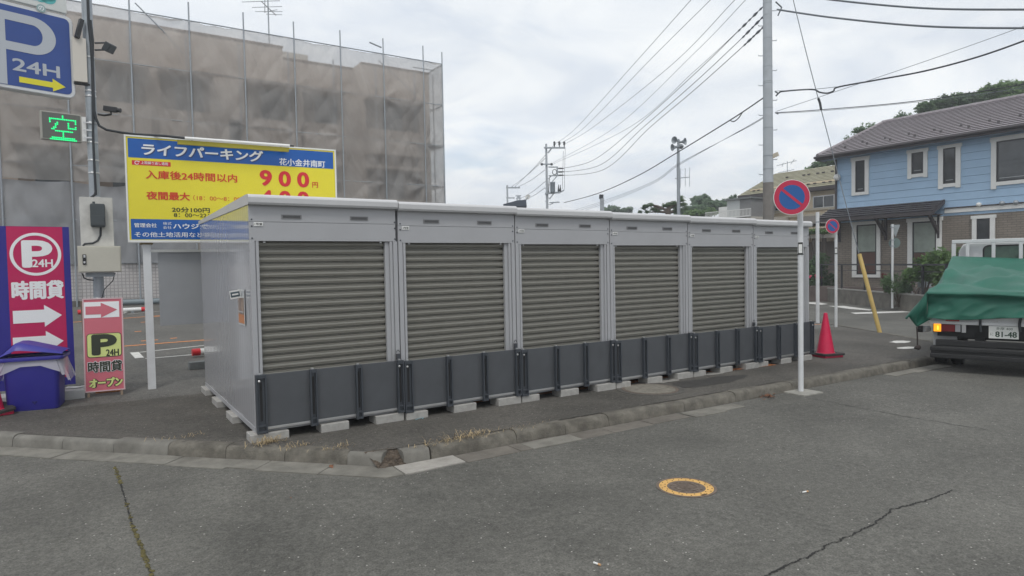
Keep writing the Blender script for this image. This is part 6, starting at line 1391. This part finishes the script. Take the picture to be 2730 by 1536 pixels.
tree('broadleaf_tree', 'tallest light green tree over the blue house ridge at the right edge', 'tree', 46, [(2636, 250, 28, 20), (2664, 240, 26, 24), (2700, 235, 26, 22), (2735, 240, 26, 24), (2680, 262, 44, 14), (2612, 268, 20, 14)], 5600, .17, ML2, 33, 2680, group=G_)
tree('broadleaf_tree', 'small sparse branch tree peeping over the hip of the blue roof', 'tree', 42, [(2300, 352, 24, 7), (2276, 372, 18, 6), (2325, 340, 14, 4), (2415, 312, 16, 4)], 420, .13, ML1, 34, 2300, group=G_)
tree('broadleaf_tree', 'dark tree between the cream roof and the blue house corner', 'tree', 52, [(2212, 432, 22, 10), (2190, 444, 18, 7), (2170, 452, 16, 5), (2226, 420, 12, 8)], 1500, .16, ML1, 35, 2210, group=G_)
tree('broadleaf_tree', 'wide round tree crown left of the white railing over the fourth unit', 'tree', 62, [(1900, 548, 40, 22), (1850, 562, 34, 18), (1935, 552, 26, 18), (1870, 545, 24, 16), (1830, 570, 20, 10)], 5200, .24, ML3, 36, 1890, group=G_)
tree('broadleaf_tree', 'lighter green tree low in front of the wide crown', 'tree', 52, [(1850, 572, 30, 10), (1880, 572, 26, 9)], 1500, .2, ML2, 38, 1860, group=G_)
tree('broadleaf_tree', 'small far tree crown over the fourth unit, left of the pine', 'tree', 95, [(1645, 560, 28, 9), (1620, 563, 16, 6), (1668, 563, 16, 6)], 1600, .3, ML3, 37, 1645, group=G_)
# gnarled pine
PD_ = 40.; t = thing('gnarled_pine', 'gnarled pine with a thick bent limb in front of the loudspeaker mast', 'tree', V((at_d(1780, 600, PD_).x, at_d(1780, 600, PD_).y, -.3)))
pc = lambda x, y, d=PD_: at_d(*cF(x, y), d)
b = MB(); base = at_d(1782, 640, PD_); b.tube([V((base.x, base.y, -.4)), base, pc(1630, 760), pc(1640, 725), pc(1680, 705), pc(1715, 695), pc(1750, 660)], [.22, .19, .17, .15, .11, .08, .03], 8)
for P in (((1640, 750), (1580, 735), (1545, 712)), ((1580, 735), (1530, 712), (1480, 700), (1440, 715)), ((1545, 745), (1500, 718)), ((1650, 765), (1720, 755), (1770, 745)), ((1715, 695), (1755, 690), (1785, 700)), ((1745, 665), (1752, 640), (1748, 622)), ((1640, 755), (1590, 765), (1520, 762), (1430, 770))): 
    k = len(P); b.tube([pc(*q) for q in P], [.11-.09*i/(k-1) for i in range(k)], 6)
b.build('trunk', M_bark, t, smooth=60)
b = MB(); rnd = random.Random(77)
for x, y, r in ((1470, 700, 24), (1430, 712, 24), (1410, 730, 16), (1500, 740, 22), (1540, 752, 22), (1600, 710, 20), (1640, 700, 26), (1680, 690, 30), (1700, 720, 26), (1750, 660, 24), (1748, 632, 14), (1760, 700, 26), (1780, 695, 14), (1440, 765, 18), (1380, 768, 16), (1740, 745, 30), (1790, 735, 20), (1700, 750, 20)):
    c = pc(x, y); k = PD_/F_PX/3.39
    for i in range(int(r*4.2)):
        p_ = c + V((rnd.gauss(0, r*k*.5*3.0*.35), rnd.gauss(0, r*k*.5), rnd.gauss(0, r*k*.36)))
        for q in range(3):
            a = V((rnd.gauss(0, 1), rnd.gauss(0, 1), rnd.gauss(0, .6)+.4)).normalized()*.14; e = a.orthogonal().normalized()*.016; b.add([p_-e*1.6, p_+e*1.6, p_+a], [(0, 1, 2)])
b.build('crown', ML1, t)
# ================================================================== lorry with a green tarpaulin
cT = crop(2380, 640, 4.025)
PL_ = at_d(2478, 860, 10.6); hd_ = V((math.sin(math.radians(71.5)), math.cos(math.radians(71.5)), 0)); rg = V((hd_.y, -hd_.x, 0))
HW = 1.02; TO = PL_ + rg*HW; gt = road_z(TO.x, TO.y); TO.z = gt
fT_ = Fr(TO, rg)                                                  # rear plane; n points back at us
tu = lambda x, y: fT_.uv(*cT(x, y)); T3 = lambda u, y, z: TO + rg*u + hd_*y + V((0, 0, z))
def tb(b, u0, u1, y0, y1, z0, z1):
    vs = [T3(*c) for c in ((u0,y0,z0),(u1,y0,z0),(u1,y1,z0),(u0,y1,z0),(u0,y0,z1),(u1,y0,z1),(u1,y1,z1),(u0,y1,z1))]
    return b.add(vs, ((0,3,2,1),(4,5,6,7),(0,1,5,4),(1,2,6,5),(2,3,7,6),(3,0,4,7)))
t = thing('lorry', 'small white flatbed lorry seen from behind, its left indicator lit', 'lorry', TO)
M_tw = mat('lorry_white', (.6, .61, .62), .35, var=.05, vscale=3, coat=.3, dirt=.15)
M_chas = mat('chassis_black', (.014, .014, .015), .6, var=.2)
M_tyre = mat('tyre', (.014, .014, .014), .85, bump=.4, bscale=60)
zg0 = tu(430, 900)[1]; zgt = tu(335, 556)[1]; uL_ = -HW; BL_ = 3.0
b = MB(); tb(b, -HW, HW, 0, .05, zg0, zgt-.02)
for z in (zg0+.005, zg0+.11, zgt-.12): tb(b, -HW, HW, -.022, 0, z, z+.05)
b.build('tailgate', mat('gate_pale', (.72, .73, .74), .4, var=.04, vscale=4), t, bevel=.006)
b = MB(); tb(b, -HW, -HW+.05, .051, BL_, zg0, zgt-.02); tb(b, HW-.05, HW, .051, BL_, zg0, zgt-.02); b.build('side_gate', M_tw, t, bevel=.006)
b = MB(); tb(b, -HW+.05, HW-.05, .052, BL_, zg0+.01, zg0+.08); b.build('bed_floor', M_tw, t)
b = MB(); 
for u in (-.36, .36): tb(b, u-.06, u+.06, .1, 4.6, zg0-.32, zg0-.1)
tb(b, -HW+.1, HW-.1, .1, .2, zg0-.2, zg0); tb(b, -HW+.35, HW-.35, .25, 2.6, zg0-.25, zg0); b.build('chassis', M_chas, t)
z0, z1 = tu(430, 1255)[1], tu(430, 1062)[1]; zm = tu(430, 1130)[1]; ub0 = tu(412, 1150)[0]
b = MB(); tb(b, ub0, HW+.02, -.05, .05, z0+.02, zm); tb(b, ub0+.06, HW-.06, -.02, .06, zm+.001, z1); tb(b, ub0-.01, HW+.03, -.075, -.051, zm-.075, zm-.01); tb(b, ub0-.01, HW+.03, -.075, -.051, zm-.19, zm-.12); b.build('rear_bumper', M_chas, t, bevel=.015)
za, zb_ = tu(440, 978)[1], tu(440, 897)[1]; la, lb, lc, ld = [tu(x, 930)[0] for x in (440, 520, 668, 728)]
for sgn in (1, -1):
    o = None
    def s2_(u): return u*sgn
    q = lambda a, c: (min(s2_(a), s2_(c)), max(s2_(a), s2_(c)))
    b = MB(); tb(b, *q(la-.012, ld+.01), -.005, .08, za-.012, zb_+.012); o = b.build('tail_light', M_chas, t, bevel=.004)
    b = MB(); tb(b, *q(la, lb), -.03, -.006, za, zb_); b.build('indicator', mat('indicator_lit', (.9, .35, .02), .3, emit=((1., .36, .01), 1.1)) if sgn == 1 else mat('indicator_off', (.5, .16, .02), .2), o, bevel=.006)
    if sgn == 1: b = MB(); tb(b, la+.05, lb-.035, -.034, -.03, za+.03, zb_-.03); b.build('bulb_glow', mat('bulb_lit', (1, .7, .1), .3, emit=((1., .68, .05), 1.6)), o, bevel=.003)
    b = MB(); tb(b, *q(lb+.003, lc), -.028, -.006, za+.005, zb_-.005); b.build('brake_light', mat('lens_red', (.20, .006, .012), .15, coat=.5), o, bevel=.006)
    b = MB(); tb(b, *q(lc+.003, ld), -.026, -.006, za+.005, zb_-.005); b.build('reversing_light', mat('lens_clear', (.42, .42, .44), .15, coat=.5), o, bevel=.006)
    b = MB(); tb(b, *q(-HW+.03, -HW+.36), .25, .27, zm-.02, zg0-.11); b.build('mudflap', M_tw if sgn == 1 else M_chas, t)
b = MB(); tb(b, tu(570, 860)[0], tu(715, 860)[0], -.026, -.0225, tu(600, 868)[1], tu(600, 853)[1]); b.build('reflector_strip', M_red, t)
b = MB(); tb(b, tu(1050, 870)[0], tu(1130, 870)[0], -.035, -.0225, tu(1100, 880)[1], tu(1100, 868)[1]); tb(b, tu(740, 950)[0], tu(785, 950)[0], .02, .04, tu(740, 995)[1], tu(740, 905)[1]); b.build('latch', M_alu, t)
p0_, p1_ = tu(1030, 1052), tu(1354, 932)
b = MB(); b.rect(fT_, p0_[0], p1_[0], p0_[1], p1_[1], .02, .026); o = b.build('number_plate', mat('plate_white', (.74, .75, .72), .4), t, bevel=.002)
fP = fT_
def pl(body, x0, x1, y0, y1, bold): 
    w_, h = p1_[0]-p0_[0], p1_[1]-p0_[1]; b = MB(); b.text(body, fP, p0_[0]+w_*x0, p0_[0]+w_*x1, p0_[1]+h*y0, p0_[1]+h*y1, .0275, bold); b.build('lettering', mat('plate_green', (.012, .05, .025), .5), o)
pl('多摩 400', .25, .80, .70, .93, .0); pl('81-48', .22, .94, .12, .58, .03); pl('に', .06, .16, .24, .46, .0)
b = MB(); tb(b, p0_[0]-.02, p1_[0]+.02, -.015, .02, p1_[1]+.003, p1_[1]+.03); b.build('plate_lamp', M_chas, t)
ax = 1.05; tr_ = .345
for sgn in (-1, 1):
    for uu in (.70, .93):
        b = MB(); b.lathe(T3(sgn*uu, ax, tr_), [(.19, -.085), (.30, -.095), (.335, -.08), (tr_, -.05), (tr_, .05), (.335, .08), (.30, .095), (.19, .085)], 32, axis=rg); w = b.build('wheel', M_tyre, t, smooth=40)
        b = MB(); b.lathe(T3(sgn*uu, ax, tr_), [(.05, .02), (.12, .03), (.185, .07), (.188, -.07), (.12, -.02), (.05, -.02)], 24, axis=rg); b.build('rim', M_steel, w, smooth=40)
    b = MB(); b.lathe(T3(sgn*.82, BL_+1.0, tr_), [(.19, -.085), (.30, -.095), (.335, -.08), (tr_, -.05), (tr_, .05), (.335, .08), (.30, .095), (.19, .085)], 32, axis=rg); w = b.build('wheel', M_tyre, t, smooth=40)
    b = MB(); b.lathe(T3(sgn*.82, BL_+1.0, tr_), [(.05, .02), (.12, .03), (.185, .07), (.188, -.07), (.12, -.02), (.05, -.02)], 24, axis=rg); b.build('rim', M_steel, w, smooth=40)
b = MB(); b.cyl(T3(-.8, ax, tr_), T3(.8, ax, tr_), .06); b.build('axle', M_chas, t)
# cab
CY = BL_+.12; fC_ = Fr(T3(0, CY, 0), rg); cu_ = lambda x, y: fC_.uv(*cT(x, y)); zr_ = cu_(1000, 22)[1]; ucl = cu_(640, 100)[0]; HC = min(.86, -ucl) if -ucl < 1.2 else .86
prof = [(-HC, .55), (-HC-.01, 1.25), (-HC+.035, zr_-.16), (-HC+.10, zr_-.04), (-HC+.20, zr_)]
prof = prof + [(-u, v) for u, v in reversed(prof)]
b = MB(); k = len(prof); secs = [(CY, 1.), (CY+.9, 1.), (CY+1.3, .985), (CY+1.62, .96)]
vs = []
for y_, s_ in secs:
    for u, v in prof: 
        fy = 0 if v < 1.3 else -(v-1.3)*.35*(1 if y_ > CY+1 else 0)
        vs.append(T3(u*s_, y_+fy, v*(s_ if v > 1.3 else 1)))
b.add(vs, [tuple(range(k)), tuple(reversed([3*k+i for i in range(k)]))] + [(i*k+j, i*k+(j+1) % k, (i+1)*k+(j+1) % k, (i+1)*k+j)[::-1] for i in range(3) for j in range(k)])
b.build('cab', M_tw, t, bevel=.03, seg=3, smooth=50)
A, B = cu_(985, 215), cu_(985, 72); wL, wt_, wb_ = A[0], B[1], B[1]-.42
b = MB(); b.prism(rounded(wL-.03, -wL+.03, wb_-.03, wt_+.03, .1), fC_, .001, .012); b.build('window_seal', M_chas, t)
b = MB(); b.prism(rounded(wL, -wL, wb_, wt_, .08), fC_, .012, .016); b.build('rear_window', mat('cab_glass', (.06, .11, .08), .08, var=.4, vscale=3), t)
for sgn in (-1, 1):
    b = MB(); c_ = cu_(895, 165); b.prism(rounded(sgn*abs(c_[0])-.11, sgn*abs(c_[0])+.11, c_[1]-.2, c_[1]+.12, .05), fC_, .0, .012); b.prism(rounded(sgn*abs(c_[0])-.05, sgn*abs(c_[0])+.05, c_[1]-.16, c_[1]+.03, .03), fC_, .012, .02); b.build('rear_panel', M_tw, t, bevel=.005)
    f_ = Fr(T3(sgn*(HC+.0), CY+.85, 0), hd_ if sgn == 1 else -hd_); b = MB(); b.prism([(-.45, 1.3), (.3, 1.3), (.12, zr_-.2), (-.45, zr_-.2)] if sgn == 1 else [(.45, 1.3), (-.3, 1.3), (-.12, zr_-.2), (.45, zr_-.2)], f_, -.04, .012); b.build('side_window', M_glass, t)
    b = MB(); b.tube([T3(sgn*HC, CY+1.3, 1.45), T3(sgn*(HC+.22), CY+1.3, 1.5)], .014, 8); tb(b, sgn*(HC+.22)-.08, sgn*(HC+.22)+.08, CY+1.28, CY+1.33, 1.35, 1.7); b.build('mirror', M_black, t)
fr_ = Fr(T3(0, BL_+.02, 0), rg); gx = lambda x, y: fr_.uv(*cT(x, y)); b = MB(); uu0 = gx(655, 100)[0]; ztp_ = gx(800, 35)[1]
for x in (803, 1082, 1375): u = gx(x, 100)[0]; b.rect(fr_, u-.03, u+.03, zgt-.05, ztp_, -.03, .03)
for u in (uu0, -uu0): b.rect(fr_, u-.035, u+.035, zgt-.05, ztp_, -.03, .03)
b.rect(fr_, uu0-.03, -uu0+.03, ztp_+.001, ztp_+.07, -.035, .035); b.build('cab_guard', M_steel if False else M_tw, t, bevel=.008)
q = fT_.p(*tu(372, 962), .02); b = MB(); b.tube([q + hd_*.2, q - rg*.07 + hd_*.1], .05, 10); b.mat(1).tube([q - rg*.07+hd_*.1, q - rg*.14+hd_*.1], .055, 10); b.build('side_lamp', [M_tw, M_chas], t, smooth=50)
# tarpaulin over the load
M_tarp = mat('tarp_green', (.009, .112, .074), .5, var=.12, vscale=2.2, bump=.25, bscale=240)
fF_ = Fr(T3(0, 2.85, 0), rg); ru, rz_ = fF_.uv(*cT(640, 172)); rz2 = fF_.uv(*cT(1400, 210))[1]; zh = tu(700, 815)[1]; zt_ = zgt+.01
tt = thing('tarpaulin', 'creased dark green tarpaulin covering the load of the white lorry', 'tarpaulin', T3(0, 0, zg0))
def ridge(u, s):
    zr = rz_+(rz2-rz_)*min(1, max(0, (u-ru)/(abs(ru)+.5)))
    side = min(1, max(0, (u+HW+.02)/max(.12, ru+HW+.02))); side = min(side, max(0, (HW+.02-u)/.35))
    return zt_ + (zr-zt_)*side*(s**.9)
def tarp(U, W_):
    u = -HW-.02+(2*HW+.04)*U
    if W_ < .28:                                                  # hanging down behind the tailgate
        w_ = W_/.28; z = zh+(zt_-zh)*w_; y_ = -.115-.05*(1-w_)*(1+.6*math.sin(u*4.1+1))
        fold = .035*math.sin(u*6.3-w_*2.2)*(1-w_) + .03*mnoise.noise(V((u*2.2, w_*1.5, 3)))
        z += .035*math.sin(u*3.3+.6)*(1-w_) - .02*(1-w_)
        fold += .055*math.exp(-((w_-.93+.10*(u+HW)*(.5+.5*math.sin(u*2.2)))/.10)**2) - .075*abs(mnoise.noise(V((u*1.5+w_*1.1, w_*1.9-u*.5, 7.7))))*math.sin(3.1*w_) - .05*abs(mnoise.noise(V((u*3.6-w_*1.6, w_*2.2, 1.7))))*(1-w_*.6)
        return T3(u, y_-fold, z)
    s = (W_-.28)/.72; y_ = -.115+2.985*s; z = ridge(u, s)
    env = math.sin(math.pi*min(1, s*1.02))
    z += .075*env*mnoise.noise(V((u*1.5, s*2.6, 9))) + .05*env*mnoise.noise(V((u*3.5+s*3, s*4.4, 2))) + .05*env*max(0, 1-abs(((u*.5-s*1.1+2.3) % .55)/.275-1)*3) - .13*math.exp(-((s-.80)/.09)**2)*math.exp(-((u-.0)/.42)**2) - .05*math.exp(-((s-.12+.12*u)/.05)**2) + .05*math.exp(-((s-.30-.22*u)/.05)**2) - .07*env*math.exp(-((u-.75-.2*s)/.1)**2)
    z -= env*(.11*abs(mnoise.noise(V((u*1.1+s*1.9, s*1.3-u*.6, 4.2)))) + .07*abs(mnoise.noise(V((u*2.3-s*2.4, s*1.8+u*.8, 8.1)))))
    return T3(u, y_ - (.04*mnoise.noise(V((u*3, s*3, 5))) if s < .9 else 0), z)
b = MB(); b.grid(tarp, 96, 110)
def sidehang(U, W_):                                              # left side, with the corner gathered to a point
    y_ = -.05+2.92*U; z0_ = zt_; dl = .22+.25*math.exp(-(U/.16)**2); w_ = W_
    out_ = .02+(.05+.26*math.exp(-((U-.03)/.12)**2))*w_ + .03*math.sin(U*30)*w_
    return T3(-HW-out_, y_+.02*w_, z0_-dl*w_-.0)
b.grid(lambda u, v: sidehang(1-u, v), 40, 8)
fl0 = fT_.p(*tu(180, 815), .10); fl1 = fT_.p(*tu(262, 930), .06)
A0_, A1_, A2_ = tarp(0, .28), tarp(0, 0), tarp(.035, 0)
def flap(u, v):
    top = A0_.lerp(A1_, u) - hd_*.02; 
    bot = (fl0.lerp(fl1, min(1, u/.55)) if u < .55 else fl1.lerp(A2_ - hd_*.02, (u-.55)/.45))
    return top.lerp(bot, v) - hd_*(.05*math.sin(u*7)*math.sin(v*3.14))
b.grid(flap, 18, 10)
o = b.build('cover', M_tarp, tt, smooth=180)
md = o.modifiers.new('thick', 'SOLIDIFY'); md.thickness = .004
b = MB(); q = fl1; e = fT_.p(*tu(270, 1150), .05); b.tube([q, q.lerp(e, .5) + V((.01, 0, 0)), e], .011, 6); b.lathe(e, [(.01, -.05), (.045, 0), (.03, .04), (.01, .05)], 10, axis=(.5, -.8, .2)); b.build('rope', mat('rope_dark', (.04, .03, .028), .8), tt, smooth=60)
b = MB(); 
for x0, x1 in ((945, 940), (1375, 1360)): b.tube([fT_.p(*tu(x0, 815), .07), fT_.p(*tu(x1, 900), .045), fT_.p(*tu(x1+8, 985), .05)], .018, 6)
b.build('strap', mat('strap_dark', (.035, .04, .045), .7), tt)
# ================================================================== the air: one thin even haze round the whole place
hm = bpy.data.materials.new('haze'); hm.use_nodes = True; nt = hm.node_tree; nt.nodes.clear(); ho = nt.nodes.new('ShaderNodeOutputMaterial'); pv = nt.nodes.new('ShaderNodeVolumePrincipled')
pv.inputs['Color'].default_value = (.93, .96, 1, 1); pv.inputs['Density'].default_value = .0022; pv.inputs['Anisotropy'].default_value = .2; nt.links.new(pv.outputs[0], ho.inputs['Volume'])
b = MB(); b.box(-310, 310, -310, 310, -2.2, 22); struct(b.build('haze', hm), 'stuff')
